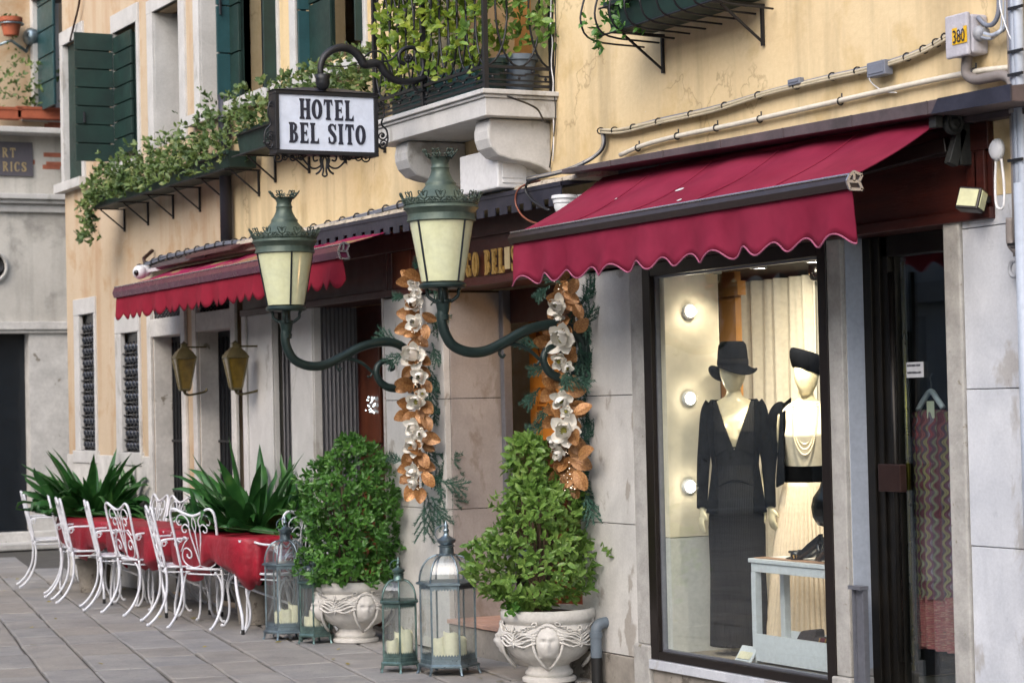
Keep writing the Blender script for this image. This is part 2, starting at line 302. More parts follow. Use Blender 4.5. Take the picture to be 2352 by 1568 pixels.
M = dict(
 brass=plain('tarnished_brass', '#5a5238', .45, .5, var=.3, vs=12, bump=.3, bs=50, wear='#a09a84', wamt=.68, wsc=20),
 yellow=plaster('yellow_plaster', '#ccb58c', '#d5c29c', '#bca373', '#918367', .6),
 tan=plaster('tan_plaster', '#b3a086', '#bfae97', '#a98a66', '#a07650', .5, False),
 greywall=plaster('grey_plaster', '#b0ada6', '#c9c7c0', '#8f8d88', '#77756f', .5, False),
 white_st=marble('white_stone', '#c6c5c2', '#b2b1ae', '#8b877e', .60, .6),
 panel=marble('marble_panel', '#d2d0cb', '#bbb9b5', '#857b6e', .575, .45, sts=3.4),
 panel_w=marble('pale_marble', '#cdd0d5', '#b4b8bf', '#98928a', .61, .35),
 pinkm=marble('pink_marble', '#a8a19d', '#918a86', '#7d7166', .55, .4),
 granite=plain('rough_granite', '#a3a19c', .85, var=.2, vs=8, bump=.6, bs=90, wear='#777060', wamt=.64),
 stone_old=plain('old_istrian_stone', '#c0beb9', .85, var=.18, vs=4, bump=.5, bs=30, wear='#7d776c', wamt=.63, wsc=5),
 plinth=plain('plinth_stone', '#8d877e', .85, var=.25, vs=5, bump=.5, bs=40, wear='#5c564e', wamt=.58, wsc=6),
 paving=plain('trachyte_paving', '#76787b', .7, var=.16, vs=2.6, bump=.75, bs=34, c2='#868684', wear='#5c5c5d', wamt=.62, wsc=9, bd=.012, rnd=.26),
 joint=plain('joint_sand', '#4b4843', .95, var=.2, bump=.5, bs=80),
 darkwood=plain('dark_red_timber', '#33120d', .45, var=.3, vs=3, bump=.3, bs=30, c2='#461b12', sc=(.5,4,6)),
 midwood=plain('varnished_timber', '#4a2415', .35, var=.25, vs=3, bump=.2, bs=30, c2='#653420', sc=(4,4,.6)),
 orangewood=plain('blond_timber', '#b98448', .4, var=.12, vs=3, bump=.1, bs=30, sc=(5,5,.7)),
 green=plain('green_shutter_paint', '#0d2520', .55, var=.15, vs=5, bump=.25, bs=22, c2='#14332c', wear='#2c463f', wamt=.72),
 greenlt=plain('lit_green_paint', '#24464a', .36, var=.14, vs=5, bump=.25, bs=22, wear='#3c5e60', wamt=.66),  # lit copy of the shutter green: sky sheen put into the colour
 black=plain('black_iron', '#1b1c20', .45, .2, var=.2, bump=.3, bs=90, wear='#35343a', wamt=.68),
 blackpaint=plain('black_paint', '#141b22', .35, var=.15, bump=.1),
 navy=plain('navy_sheet_metal', '#2a2c3a', .42, .3, var=.25, vs=6, bump=.3, bs=20, c2='#3a3a47', wear='#77777c', wamt=.71, wsc=30),
 lead=plain('weathered_lead_sheet', '#514a4b', .55, .3, var=.2, vs=5, bump=.3, bs=24, c2='#66595c', wear='#9a9692', wamt=.68, wsc=26),
 frame=plain('dark_brown_frame', '#1b1310', .38, .2, var=.1, bump=.05),
 bronze=plain('dark_bronze_frame', '#1c1b1a', .38, .6, var=.3, vs=6, bump=.2, bs=30, c2='#28241f', wear='#3f5550', wamt=.74),
 awning=plain('burgundy_canvas', '#741630', .85, c2='#84283f', var=.14, vs=1.6, bump=.35, bs=420, wear='#8f5560', wamt=.68, wsc=7, bd=.001, spec=.15),
 awningold=plain('faded_red_canvas', '#801c2e', .85, var=.12, vs=2.5, bump=.3, bs=300, bd=.001, spec=.15),
 awningtop=plain('soiled_magenta_canvas', '#8a1d48', .85, var=.2, vs=2, bump=.3, bs=300, bd=.001, spec=.15, wear='#8b7a52', wamt=.53, wsc=3.5),
 piping=plain('rose_piping', '#97506a', .7, bump=0),
 barbrown=plain('awning_bar_brown', '#2a1f1d', .38, .0, var=.1, bump=0),
 barmetal=plain('awning_bar_edge', '#b5b2b5', .25, .8, var=.1, bump=0),
 barplum=plain('plum_awning_bar', '#5d2440', .3, .4, var=.15, bump=0),
 verdigris=plain('green_cast_iron', '#3a4c46', .5, .25, var=.22, vs=8, bump=.35, bs=50, c2='#566458', wear='#8a8a70', wamt=.7, wsc=22),
 verdidark=plain('dark_green_cast_iron', '#1e2e2c', .42, .3, var=.2, vs=8, bump=.3, bs=60, wear='#6f7a74', wamt=.74, wsc=30),
 lampglass=plain('milk_glass', '#d6d7a8', .16, var=.08, vs=3, bump=0, spec=.6, c2='#c9cdae', wear='#bdb884', wamt=.6, wsc=4),
 whiteiron=plain('white_painted_iron', '#d7d9de', .38, .0, var=.05, bump=.15, bs=60, wear='#a8a49c', wamt=.76, wsc=40),
 velvet=plain('red_satin', '#860c20', .52, var=.2, vs=6, bump=.5, bs=16, c2='#9c1028', bd=.02),
 blacktip=plain('black_rubber', '#111111', .6, bump=0),
 urn=plain('cast_stone_urn', '#c8c5bf', .85, var=.1, vs=6, bump=.4, bs=70, wear='#9a958c', wamt=.66, wsc=12),
 soil=plain('dry_leaf_soil', '#4c3a2c', .95, var=.4, vs=25, bump=1, bs=40, bd=.03),
 patina=plain('patina_lantern_metal', '#51625f', .38, .75, var=.3, vs=10, bump=.3, bs=60, c2='#7b9791', wear='#59423a', wamt=.66, wsc=20),
 patinab=plain('silver_blue_lantern_metal', '#727f86', .33, .8, var=.25, vs=10, bump=.3, bs=60, c2='#93a5ae', wear='#5a4d4a', wamt=.67, wsc=20),
 wax=plain('ivory_wax', '#dcd8bb', .5, var=.05, bump=.05),
 plastic=plain('white_plastic', '#cfd0d2', .45, var=.03, bump=.03),
 plasticg=plain('grey_plastic', '#8d9096', .55, var=.1, bump=.1, wear='#b9b7b2', wamt=.66, wsc=18),
 pvc=plain('grey_pvc', '#5f6a74', .5, var=.15, bump=.1, wear='#8e98a0', wamt=.68),
 boxgrey=plain('weathered_grey_box', '#adabb2', .7, var=.12, vs=9, bump=.4, bs=120, wear='#8f8890', wamt=.6, wsc=9),
 cream=plain('cream_cable', '#b3a88f', .5, var=.12, vs=9, bump=0),
 greycable=plain('grey_cable', '#6f7480', .5, var=.1, bump=0),
 blackcable=plain('black_cable', '#17171a', .5, bump=0),
 whitecable=plain('white_cable', '#dcdcdc', .5, bump=0),
 redcable=plain('brown_cable', '#7d4632', .5, bump=0),
 conduit=plain('cream_conduit', '#cfc8b8', .45, var=.08, bump=.05, wear='#8d8778', wamt=.68),
 conduitg=plain('grey_conduit', '#7a736f', .6, var=.12, bump=.2, wear='#aaa49c', wamt=.66),
 pipeblue=plain('pale_grey_pipe', '#a0a8b4', .5, var=.08, bump=.1),
 drain=plain('dark_downpipe', '#2c2e36', .5, .2, var=.15, bump=.2),
 terracotta=plain('terracotta', '#9a5136', .8, var=.2, vs=12, bump=.3),
 gold=plain('gold_letter', '#a8874a', .45, .5, var=.3, vs=40, bump=.3, wear='#4a3a22', wamt=.6, wsc=60),
 palegold=plain('pale_gold_letter', '#c0ad84', .4, .4, var=.1, bump=0),
 slate=plain('slate_plaque', '#5b5961', .4, var=.12, vs=20, bump=.1),
 signwhite=plain('sign_white', '#cbd4e4', .3, var=.02, vs=2, bump=0),
 ink=plain('ink', '#1c2030', .5, bump=0),
 inkbrown=plain('brown_ink', '#6a3410', .5, bump=0),
 tagy=plain('yellow_tag', '#d8ab1a', .5, var=.04, bump=0),
 copper=plain('copper_leaf', '#955a30', .36, .3, var=.35, vs=14, bump=.4, bs=30, c2='#c0925e', rnd=.4),
 petal=plain('white_petal', '#f3f1ec', .6, var=.06, vs=18, bump=.15, bs=60, c2='#ebe6d8', rnd=.1),
 stamen=plain('stamen', '#8c8a3c', .7, var=.3, vs=80, bump=.4, bs=120),
 glitter=plain('silver_glitter', '#c9bfae', .2, .9, var=.3, vs=60, bump=.5, bs=120),
 creamwall=plain('cream_display_panel', '#e3dac4', .6, var=.03, vs=1.5, bump=.06, bs=200),
 whitewash=plain('whitewashed_base', '#c9c9c5', .8, var=.08, bump=.3, bs=40),
 curtain=plain('cream_curtain', '#efe9dc', .8, var=.05, bump=.15, bs=250, bd=.001),
 skin=plain('mannequin_cream', '#d6ccae', .32, var=.02, bump=0),
 felt=plain('black_felt', '#050506', .95, var=.2, bump=.1, bs=200, spec=.03),
 feltnavy=plain('navy_felt', '#0b0d12', .95, var=.2, bump=.1, bs=200, spec=.04),
 ribbon=plain('ribbon', '#0a0908', .8, bump=0, spec=.05),
 jacket=plain('black_cloth', '#07080a', .95, var=.15, bump=.1, bs=200, spec=.03),
 whitecloth=plain('white_silk', '#e2dac8', .5, var=.03, vs=4, bump=.05),
 skirt=plain('pleated_chiffon', '#d3c3ad', .7, var=.05, vs=6, bump=0),
 pearl=plain('pearl', '#dcd2bc', .2, .1, var=.1, bump=0),
 tablew=plain('white_lacquer', '#cfd6dc', .35, var=.02, bump=.02),
 leather=plain('black_patent', '#0e0d0e', .18, bump=.05),
 tanlining=plain('tan_lining', '#a5836b', .5, bump=0),
 bagred=plain('red_stripe', '#5a1420', .5, bump=0),
 suede=plain('grey_suede', '#332c2e', .8, bump=.2),
 doormetal=plain('brown_metal_plate', '#3d2a26', .4, .6, var=.15, bump=.1),
 alu=plain('grey_aluminium', '#80828a', .4, .6, var=.1, bump=.05),
 interior=plain('dark_interior', '#1c1815', .9, bump=0),
 interiorg=plain('shop_interior_wall', '#66757e', .7, bump=0),
 carpet=plain('display_floor', '#8c8273', .9, var=.2, bump=.3),
 roofing=plain('soiled_ledge_mortar', '#b0a594', .9, var=.25, vs=9, bump=1, bs=20, bd=.02, wear='#6d6352', wamt=.58),
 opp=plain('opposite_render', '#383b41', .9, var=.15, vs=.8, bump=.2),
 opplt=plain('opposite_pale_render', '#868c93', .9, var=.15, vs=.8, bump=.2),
 oppst=plain('opposite_stone', '#6f7276', .8, var=.1, bump=.1),
 oppwin=plain('opposite_dark_window', '#0b0d10', .2, bump=0),
 stemm=plain('bark', '#4a3a2a', .85, var=.3, bump=.4),
 iris=leafm('aspidistra_leaf', ['#1b3c20', '#2a5628', '#3a6a32', '#5c8440'], .36, .22, 3),
 box1=leafm('pittosporum_leaf', ['#2b5020', '#406d2a', '#578538', '#7da254'], .38, .25, 6),
 box2=leafm('pittosporum_leaf_light', ['#41602a', '#5f8238', '#7b9a4a', '#a2b566'], .38, .3, 6),
 ivy=leafm('window_box_leaf', ['#2c4424', '#4a6232', '#6c8044', '#96925c'], .45, .25, 5),
 lime=leafm('balcony_leaf', ['#3c5a1c', '#65822a', '#93a43c', '#bcbd5a'], .4, .35, 5),
 fir=plain('fir_needle', '#23463a', .6, var=.3, vs=10, bump=0, c2='#35604e'),
 glass=glassm('shop_glass', (.97,.99,.98), .07),
 glassd=glassm('door_glass', (.9,.96,.97), .12),
 glassl=glassm('lantern_glass', (.93,.96,.95), .10, dirt=.10),
 oldglass=plain('amber_glass', '#4a3c18', .18, var=.35, vs=9, bump=0, c2='#6b5722', spec=.6),
 bulb=emit('lit_bulb', (1,.9,.72), 14),
 floodglass=plain('floodlight_glass', '#b7b68a', .2, bump=0),
 redlight=emit('red_neon', (1,.05,.02), 2.0),
 greyflute=plain('weathered_roller_gate', '#6f6e72', .6, .3, var=.15, vs=6, bump=.2, wear='#7d5238', wamt=.68, wsc=14, sc=(1,1,.4)),
 bottleglass=plain('bottle_glass_rondels', '#23262c', .12, .0, var=.4, vs=12, bump=.4, bs=20, spec=.9),
)
# ribbed black knit
def knit():
    t = NT('ribbed_black_knit'); wv = t.n('ShaderNodeTexWave'); wv.inputs['Scale'].default_value = 26; wv.inputs['Distortion'].default_value = .4
    wv.bands_direction = 'X'; t.l(t.co, wv.inputs[0]); t.col(t.mix(wv.outputs[1], (.003,.003,.0035), (.02,.02,.021))); t.bump(wv.outputs[1], .5, .004); return t.fin(.8, 0, .06)
M['knit'] = knit()
def zigzag():
    t = NT('multicolour_zigzag_knit'); sp = t.n('ShaderNodeSeparateXYZ'); t.l(t.co, sp.inputs[0])
    zz = t.math('MULTIPLY', t.math('SINE', t.math('MULTIPLY', sp.outputs[2], 92)), .007)
    u = t.math('ADD', sp.outputs[0], zz); s = t.math('FRACT', t.math('MULTIPLY', u, 9.5), 0)
    q = t.n('ShaderNodeValToRGB'); q.color_ramp.interpolation = 'CONSTANT'; e = q.color_ramp.elements
    cs = ['#70383e', '#9a5c5a', '#57505e', '#a09a68', '#7c4c62', '#98929a', '#a04c50', '#5a4656', '#889070', '#6a3440']
    e[0].color = (*lin(cs[0]), 1); e[1].position = .1; e[1].color = (*lin(cs[1]), 1)
    for i, c in enumerate(cs[2:]): z = e.new((i+2)/10); z.color = (*lin(c), 1)
    t.l(s, q.inputs[0])
    q2 = t.math('SINE', t.math('MULTIPLY', u, 900)); t.col(t.mix(.35, t.mix(t.ramp(q2, .3, .7), q.outputs[0], t.mix(1., q.outputs[0], (.5,.5,.5), 'MULTIPLY')), lin('#6a4248')))
    t.bump(t.math('SINE', t.math('MULTIPLY', u, 400)), .4, .004); return t.fin(.9, 0, .2)
M['zigzag'] = zigzag()
def melange():
    t = NT('melange_knit_hem'); n = t.noise(30, 4, .8, t.map((.8, .8, 9)))
    q = t.n('ShaderNodeValToRGB'); e = q.color_ramp.elements; e[0].position = .35; e[1].position = .65
    e[0].color = (*lin('#6a5c54'), 1); e[1].color = (*lin('#b4a488'), 1); z = e.new(.5); z.color = (*lin('#a04850'), 1); t.l(n, q.inputs[0]); t.col(q.outputs[0]); return t.fin(.9, 0, .2)
M['melange'] = melange()

def paving_mat():
    t = NT('trachyte_slab'); oi = t.n('ShaderNodeObjectInfo').outputs['Random']
    off = t.n('ShaderNodeCombineXYZ'); t.l(t.math('MULTIPLY', oi, 37.), off.inputs[0]); t.l(t.math('MULTIPLY', oi, 11.), off.inputs[2])
    va = t.n('ShaderNodeVectorMath', operation='ADD'); t.l(t.co, va.inputs[0]); t.l(off.outputs[0], va.inputs[1]); co = va.outputs[0]
    x = t.mix(t.ramp(t.noise(3.2, 5, .6, co), .32, .7), lin('#7b7b7c'), lin('#979591'))
    x = t.mix(t.math('MULTIPLY', oi, .55), x, lin('#8d857a'))
    x = t.mix(t.ramp(t.noise(1.3, 4, .6, co), .5, .7), x, t.mix(1., x, (.8,.8,.8), 'MULTIPLY'))
    pit = t.ramp(t.noise(1, 6, .75, t.map((14, 60, 14), co, rot=(0, 0, A_PAVE))), .60, .66)
    x = t.mix(t.math('MULTIPLY', pit, .6), x, lin('#47464a'))
    t.col(x); t.bump(pit, -.6, .006); t.bump(t.noise(30, 6, .7, co), .6, .012); t.bump(t.noise(4, 3, .6, co), .5, .02)
    return t.fin(t.math('ADD', t.math('MULTIPLY', t.noise(9, 4), .3), .55), 0, .35)
A_PAVE = math.radians(10.7)
M['paving'] = paving_mat()
# ================================================================= SETTING
rnd = random.Random(7)
g = MB().box(-140, 140, -140, 140, -.4, -.05).build('ground', M['joint']); tag(g, kind='structure')
pav = MB().box(-42, 8, -14.5, 3.0, -.05, -.016).build('paving', M['joint']); tag(pav, kind='structure')
# stone courses run 10.7 degrees off the house front
A = math.radians(10.7); PD = Vector((-math.cos(A), math.sin(A), 0)); PN = Vector((-math.sin(A), -math.cos(A), 0))
def stone_mb(mb, c, L, Wd, rg, h=.0):
    j = lambda: rg.uniform(-.006, .006)
    q = [c+PD*(sx*L/2+j())+PN*(sy*Wd/2+j()) for sx, sy in ((-1,-1),(1,-1),(1,1),(-1,1))]
    t = [h+rg.uniform(-.003, .003) for _ in range(4)]
    cen = sum(q, Vector())/4
    lo = [(p.x, p.y, -.02) for p in q]; mi = [(p.x, p.y, t[i]-.006) for i, p in enumerate(q)]
    up = []
    for i, p in enumerate(q):
        d = (cen-p); d = PD*(.011*(1 if d.dot(PD) > 0 else -1))+PN*(.011*(1 if d.dot(PN) > 0 else -1)); up.append((p.x+d.x, p.y+d.y, t[i]))
    mb.add(lo+mi+up, [(0,1,5,4),(1,2,6,5),(2,3,7,6),(3,0,4,7),(4,5,9,8),(5,6,10,9),(6,7,11,10),(7,4,8,11),(8,9,10,11)])
rest = MB(); npv = 0; v = -1.0; org = Vector((-11, 3.2, 0)); cand = []
while v < 17:
    Wd = rnd.choice((.32, .38, .43, .36, .48)); u = -14+rnd.uniform(0, .8)
    while u < 26:
        L = rnd.uniform(.5, 1.0); c = org+PD*(u+L/2)+PN*(v+Wd/2); u += L
        if -41.5 < c.x < 7.5 and -14 < c.y < .15: cand.append((c, L, Wd))
    v += Wd
def onscreen(c):
    d = c-CAM; k = d.dot(AX)
    if k < 5: return 1e9
    X = F*d.dot(IX)/k; Y = -F*d.dot(IY)/k
    return 0 if (-1260 < X < 1260 and Y < 860) else 1e9
vis = [q for q in cand if onscreen(q[0]) == 0 and q[0].y < .12]; vis.sort(key=lambda q: (q[0]-CAM).length); vis = vis[:299]; ids = set(id(q) for q in vis)
for q in cand:
    if id(q) in ids:
        mb = MB(); stone_mb(mb, q[0], q[1]-.010, q[2]-.017, rnd, rnd.uniform(-.004, .004)); mb.build('paving_stone', M['paving'], pav, fix=False)
    else: stone_mb(rest, q[0], q[1]-.012, q[2]-.012, rnd, rnd.uniform(-.004, .004))
tag(rest.build('paving_stone', M['paving'], pav, fix=False), kind='stuff')
# a few fallen leaves
lf = MB()
for i in range(46):
    x = rnd.uniform(-23, -11.3); y = rnd.uniform(-2.6, -.05) if i % 2 else rnd.uniform(-.7, -.05); a = rnd.uniform(0, 6.3); s = rnd.uniform(.018, .04)
    d = Vector((math.cos(a), math.sin(a), 0))*s; e = Vector((-d.y, d.x, 0))*.5; c = Vector((x, y, .006))
    lf.add([c-d, c+e+Vector((0,0,.008)), c+d+Vector((0,0,.004)), c-e], [(0,1,2,3)])
tag(lf.build('fallen_leaves', plain('yellowed_leaf', '#8f8238', .8, var=.4, bump=0)), kind='stuff')

def wall(mb, x0, x1, z0, z1, ops, y=0., d=.4):
    xs = sorted({x0, x1, *[q for o in ops for q in o[:2]]}); zs = sorted({z0, z1, *[q for o in ops for q in o[2:4]]})
    xs = [q for q in xs if x0 <= q <= x1]; zs = [q for q in zs if z0 <= q <= z1]
    for i in range(len(xs)-1):
        for k in range(len(zs)-1):
            a, b, c, e = xs[i], xs[i+1], zs[k], zs[k+1]; mx, mz = (a+b)/2, (c+e)/2
            if any(o[0] < mx < o[1] and o[2] < mz < o[3] for o in ops): continue
            mb.add([(a,y,c),(b,y,c),(b,y,e),(a,y,e)], [(0,1,2,3)])
    for a, b, c, e in [o[:4] for o in ops]:
        mb.add([(a,y,c),(a,y+d,c),(a,y+d,e),(a,y,e)], [(0,1,2,3)]); mb.add([(b,y,c),(b,y+d,c),(b,y+d,e),(b,y,e)], [(3,2,1,0)])
        mb.add([(a,y,e),(b,y,e),(b,y+d,e),(a,y+d,e)], [(0,1,2,3)]); mb.add([(a,y,c),(b,y,c),(b,y+d,c),(a,y+d,c)], [(3,2,1,0)])
    return mb
XT = FX(537, 560)               # seam between the ochre house and the tan house
XR = 4.0
FB, FT = 2.375, 2.80            # timber fascia bottom and top
# ---------------------------------------------------------------- ochre house
shop = thing('ochre_house', 'ochre plastered house with shop window, hotel entrance and timber fascia under its canopies', 'building', (-10, 0, 0))
# upper windows (behind the balcony and the shutters)
W5 = (FX(683, 100), FX(835, 100), FZ(700, 165), 7.2)
BD = (-13.1, -12.1, 3.50, 6.2)
U4 = (FX(463, 200), FX(640, 200), FZ(500, 250), 6.6)
mb = wall(MB(), XT, XR, FT, 11.5, [W5, BD, (XT, U4[1], U4[2], U4[3])])
mb.add([(XT,8,0),(XR,8,0),(XR,8,11.5),(XT,8,11.5)], [(0,1,2,3)]); mb.add([(XR,0,0),(XR,8,0),(XR,8,11.5),(XR,0,11.5)], [(0,1,2,3)])
mb.add([(XT,0,11.5),(XR,0,11.5),(XR,8,11.5),(XT,8,11.5)], [(0,1,2,3)]); mb.add([(XT,.0,FT),(XR,.0,FT),(XR,8,FT),(XT,8,FT)], [(0,1,2,3)])
mb.build('wall', M['yellow'], shop, fix=False)
MB().box(BD[0], BD[1], .4, .42, BD[2], BD[3]).build('balcony_door', M['orangewood'], shop)
# fascia
XF0, XF1 = FX(562, 690), FX(2292, 500)
fa = MB(); fa.box(XF0, XF1, -.02, .3, FB, FT)
fa.box(XF0, XF1, -.045, -.021, FB, FB+.05); fa.box(XF0, XF1, -.045, -.021, FT-.12, FT)
for xx in (XF1-.07, FX(2262), FX(912), FX(900), FX(1400)): fa.box(xx-.035, xx+.035, -.04, -.0215, FB+.0505, FT-.1205)
fa.build('fascia', M['darkwood'], shop, bev=.004)
MB().box(FX(915), FX(958), -.032, -.022, FB+.055, FT-.125).build('fascia_panel', M['midwood'], shop)
MB().box(XF1+.002, XR, -.012, .3, FB+.1, FT).build('wall', M['yellow'], shop, fix=False)
# piers, reveals and panels
x2225, x2187 = FX(2225), FX(2187); x1910, x1945 = FX(1910), FX(1945)
xW0, xW1 = -10.80, -9.04
x1457, x1330 = FX(1457), FX(1330); x1025, x885 = FX(1025), FX(886); x720, x670, x632, x565 = FX(722), FX(672), FX(634), FX(566)
def core_(*a): MB().box(*a).build('pier_core', M['joint'], shop)
core_(x2225, XR, .03, .5, 0, FB); core_(x1330+.01, x1457, .03, .5, 0, FB); core_(x885, x1025-.02, .03, .46, 0, FB)
core_(x670, x720-.02, .03, .4, 0, FB); core_(x565, x632-.02, .03, .4, 0, FB)
def panels(xa, xb, joints, mat, name='marble_panel', y0=-.012, y1=.03, gap=.004):
    for i in range(len(joints)-1):
        o = MB().box(xa+gap/2, xb-gap/2, y0+rnd.uniform(-.003, .003), y1, joints[i]+gap/2, joints[i+1]-gap/2).build(name, mat, shop, bev=.003)
zj = [.30, .935, 1.63, 2.345, FB+.1]
panels(x2225+.0, x2225+.62, [.0]+zj[1:], M['panel_w']); 
for k in range(6): panels(x2225+.62+k*.75, x2225+.62+(k+1)*.75, [.0]+zj[1:], M['panel_w'])
panels(x1330, x1457, [.175, .92, 1.65, FB-.01], M['panel'])
MB().box(x1330-.0, x1457, -.022, .03, 0, .172).build('plinth', M['plinth'], shop, bev=.005)
MB().box(x1457+.004, xW0-.002, -.018, .3, .262, FB).build('stone_jamb', M['granite'], shop, bev=.006)
MB().box(x1457-.004, xW0+.008, -.045, .3, 0, .26).build('jamb_base', M['granite'], shop, bev=.01)
MB().box(x2187, x2225-.002, -.03, .35, 0, FB+.02).build('stone_jamb', M['granite'], shop, bev=.008)
MB().box(x1910, x1945, -.02, .12, .262, FB).box(x1945-.0, x1945+.012, .0, .12, .262, FB).build('stone_jamb', M['granite'], shop, bev=.006)
MB().box(x1910-.01, x1945+.02, -.04, .12, 0, .26).build('jamb_base', M['granite'], shop, bev=.01)
MB().box(x1945+.012, x1945+.016, -.0, .1, .3, FB).build('bluish_reveal', M['pipeblue'], shop)  # thin facing, lighter and bluer than the granite jamb
# entrance left pier: front panels and the warm marble reveal facing the door
panels(x885+.03, x1025, [.0, .93, 1.66, FB-.01], M['panel'])
MB().box(x885, x885+.028, -.02, .4, 0, FB).build('iron_edge', plain('rusty_white_edge', '#b9b4ae', .7, bump=.3, wear='#7a4a35', wamt=.6, wsc=30), shop)
zz = [.0, .93, 1.66, FB-.01]
for i in range(3): MB().box(x1025-.02, x1025+.004, .032, .42, zz[i]+.002, zz[i+1]-.002).build('reveal_panel', M['pinkm'], shop, bev=.002)
MB().box(x670, x720, -.015, .03, 0, FB).build('stone_pilaster', M['white_st'], shop, bev=.006)
MB().box(x565, x632, -.015, .03, 0, FB).box(x565, x565+.09, -.035, -.015, 0, FB).box(x632-.06, x632, -.03, -.015, 0, FB).build('stone_pilaster', M['white_st'], shop, bev=.006)
# step of the entrance
MB().box(x1025+.006, x1330-.002, -.02, 1.2, 0, .185).build('entrance_step', M['plinth'], shop, bev=.006)
MB().box(x1025+.006, x1330-.002, -.035, 1.2, .187, .215).build('step_slab', plain('pink_step_marble', '#b08d7c', .5, var=.12, bump=.2), shop, bev=.004)
# entrance: aluminium guide, timber doors set back, posters
ent = MB(); ent.box(x1025+.006, x1025+.06, .40, .46, .2, FB); ent.build('shutter_guide', M['alu'], shop, bev=.003)
MB().box(x1025+.02, x1330, .46, .50, FB-.22, FB).build('door_head', M['darkwood'], shop)
yd = .75
dr = MB()
for xa, xb in ((x1025+.0, x1025+.16), (x1025+.56, x1025+.68), (x1330-.5, x1330-.4), (x1330-.1, x1330)): dr.box(xa, xb, yd, yd+.06, .215, FB)
dr.box(x1025, x1330, yd+.001, yd+.059, FB-.2, FB); dr.box(x1025, x1330, yd+.001, yd+.059, .215, .45)
dr.build('entrance_door', M['midwood'], shop, bev=.006)
MB().box(x1025+.16, x1025+.56, yd+.02, yd+.03, .45, FB-.2).build('door_pane', M['glass'], shop)
MB().box(x1025, x1330, 1.9, 1.92, .2, FB).build('lobby_wall', M['midwood'], shop)
# dark timber shop door beyond the left pier
g0, g1 = x720, x885
MB().box(g0, g1, .36, .40, 0, FB).build('timber_door_frame', M['darkwood'], shop)
dd = MB(); dd.box(g0+.1, g0+.45, .33, .36, 1.35, 2.1); dd.box(g0+.1, g0+.45, .33, .36, .15, 1.1); dd.build('door_panel', M['midwood'], shop, bev=.01)
pn = MB().box(g0+.55, g1-.06, .325, .34, .5, 2.1).build('door_pane', M['glassd'], shop)
MB().box(x632, x670, .36, .40, 0, FB).build('timber_door_frame', M['darkwood'], shop)
def flutes(x, y0, y1, z0, z1, n):
    m_ = MB(); prof = []
    for i in range(n*4+1):
        t = i/(n*4); prof.append((y0+(y1-y0)*t, .012*math.sin(2*PI*n*t)+.012))
    v = []
    for z in (z0, z1): v += [(x+q, y, z) for y, q in prof]
    k = len(prof); m_.add(v, [(i, i+1, k+i+1, k+i) for i in range(k-1)]); return m_
q = P(795, 900, x=x720).y
flutes(x720-.02, .06, .36, 0, FB, 9).build('folded_gate', M['greyflute'], shop, smooth=True)
MB().box(x720-.05, x720+.012, .0, .055, 0, FB).build('gate_post', M['white_st'], shop)
flutes(x632-.02, .06, .36, 0, FB, 9).build('folded_gate', M['greyflute'], shop, smooth=True)
# ---------------- shop window
fr = MB(); a0, a1, b0, b1 = FX(1508), -9.113, .234, 2.301
fr.box(xW0, a0, -.03, .07, .188, FB); fr.box(a1, xW1, -.03, .07, .188, FB); fr.box(a0, a1, -.029, .069, .188, b0); fr.box(a0, a1, -.029, .069, b1, FB)
fr.build('window_frame', M['frame'], shop, bev=.004)
ed = MB()
for (u0, u1, w0, w1) in ((a0, a0+.01, b0, b1), (a1-.01, a1, b0, b1), (a0+.0105, a1-.0105, b0, b0+.012), (a0+.0105, a1-.0105, b1-.012, b1)): ed.box(u0, u1, .0, .03, w0, w1)
ed.build('glazing_bead', M['alu'], shop)
MB().box(a0+.004, a1-.004, .012, .018, b0+.004, b1-.004).build('shop_pane', M['glass'], shop)
MB().box(xW0+.01, xW1, -.05, .12, .135, .186).build('window_sill', M['panel_w'], shop, bev=.004)
MB().box(xW0+.01, xW1-.0, -.02, .12, .0, .133).build('sill_plinth', M['plinth'], shop, bev=.004)
# display room
SX = -10.66; YP = P(1655, 900, x=SX).y; YB = 1.35
rm = MB(); rm.box(SX, -8.95, .09, YB+.3, .19, .225)
rm.build('display_floor', M['carpet'], shop)
MB().box(-11.9, -8.95, .07, 3.0, FB-.02, FB+.02).box(-9.0, -8.97, .125, YB+.3, .23, FB).build('display_ceiling', M['interior'], shop)
pw = MB().box(SX-.06, SX, .03, YP, .86, 2.36).build('display_panel', M['creamwall'], shop)
MB().box(SX-.06, SX+.004, .03, YP, .225, .855).build('panel_base', M['whitewash'], shop)
MB().box(a0-.08, SX-.061, .03, .06, .23, FB-.03).build('brick_return', plain('red_brown_return', '#4d2a1e', .8, bump=.3), shop)
for py in (715, 915, 1117):
    c = P(1581, py, x=SX)
    m_ = MB(); rot = lambda r, z: [(SX+z, c.y+r*math.cos(a), c.z+r*math.sin(a)) for a in [2*PI*i/28 for i in range(28)]]
    m_.loft([rot(.042, .0), rot(.042, .016), rot(.036, .024), rot(.030, .022), rot(.029, .010)], cap=False); l_ = m_.build('panel_lamp', M['plastic'], shop, smooth=True)
    MB().loft([rot(.028, .004), rot(.027, .014), rot(.018, .019), rot(.001, .021)]).build('bulb', M['bulb'], l_, smooth=True)
wd = MB(); c0 = P(1657, 900, y=YP+.25).x; c1 = P(1694, 900, y=YP+.25).x
wd.box(c0, c1, YP+.25, YP+.29, .23, FB-.03); wd.build('timber_upright', M['orangewood'], shop)
zb = FZ(1675, 665, YP+.2); MB().box(c0-.02, c1+.12, YP+.19, YP+.245, zb-.035, zb+.045).build('timber_rail', M['orangewood'], shop)
MB().box(-11.9, -8.95, YB+.32, YB+.36, .23, FB-.03).build('back_wall', M['interiorg'], shop)
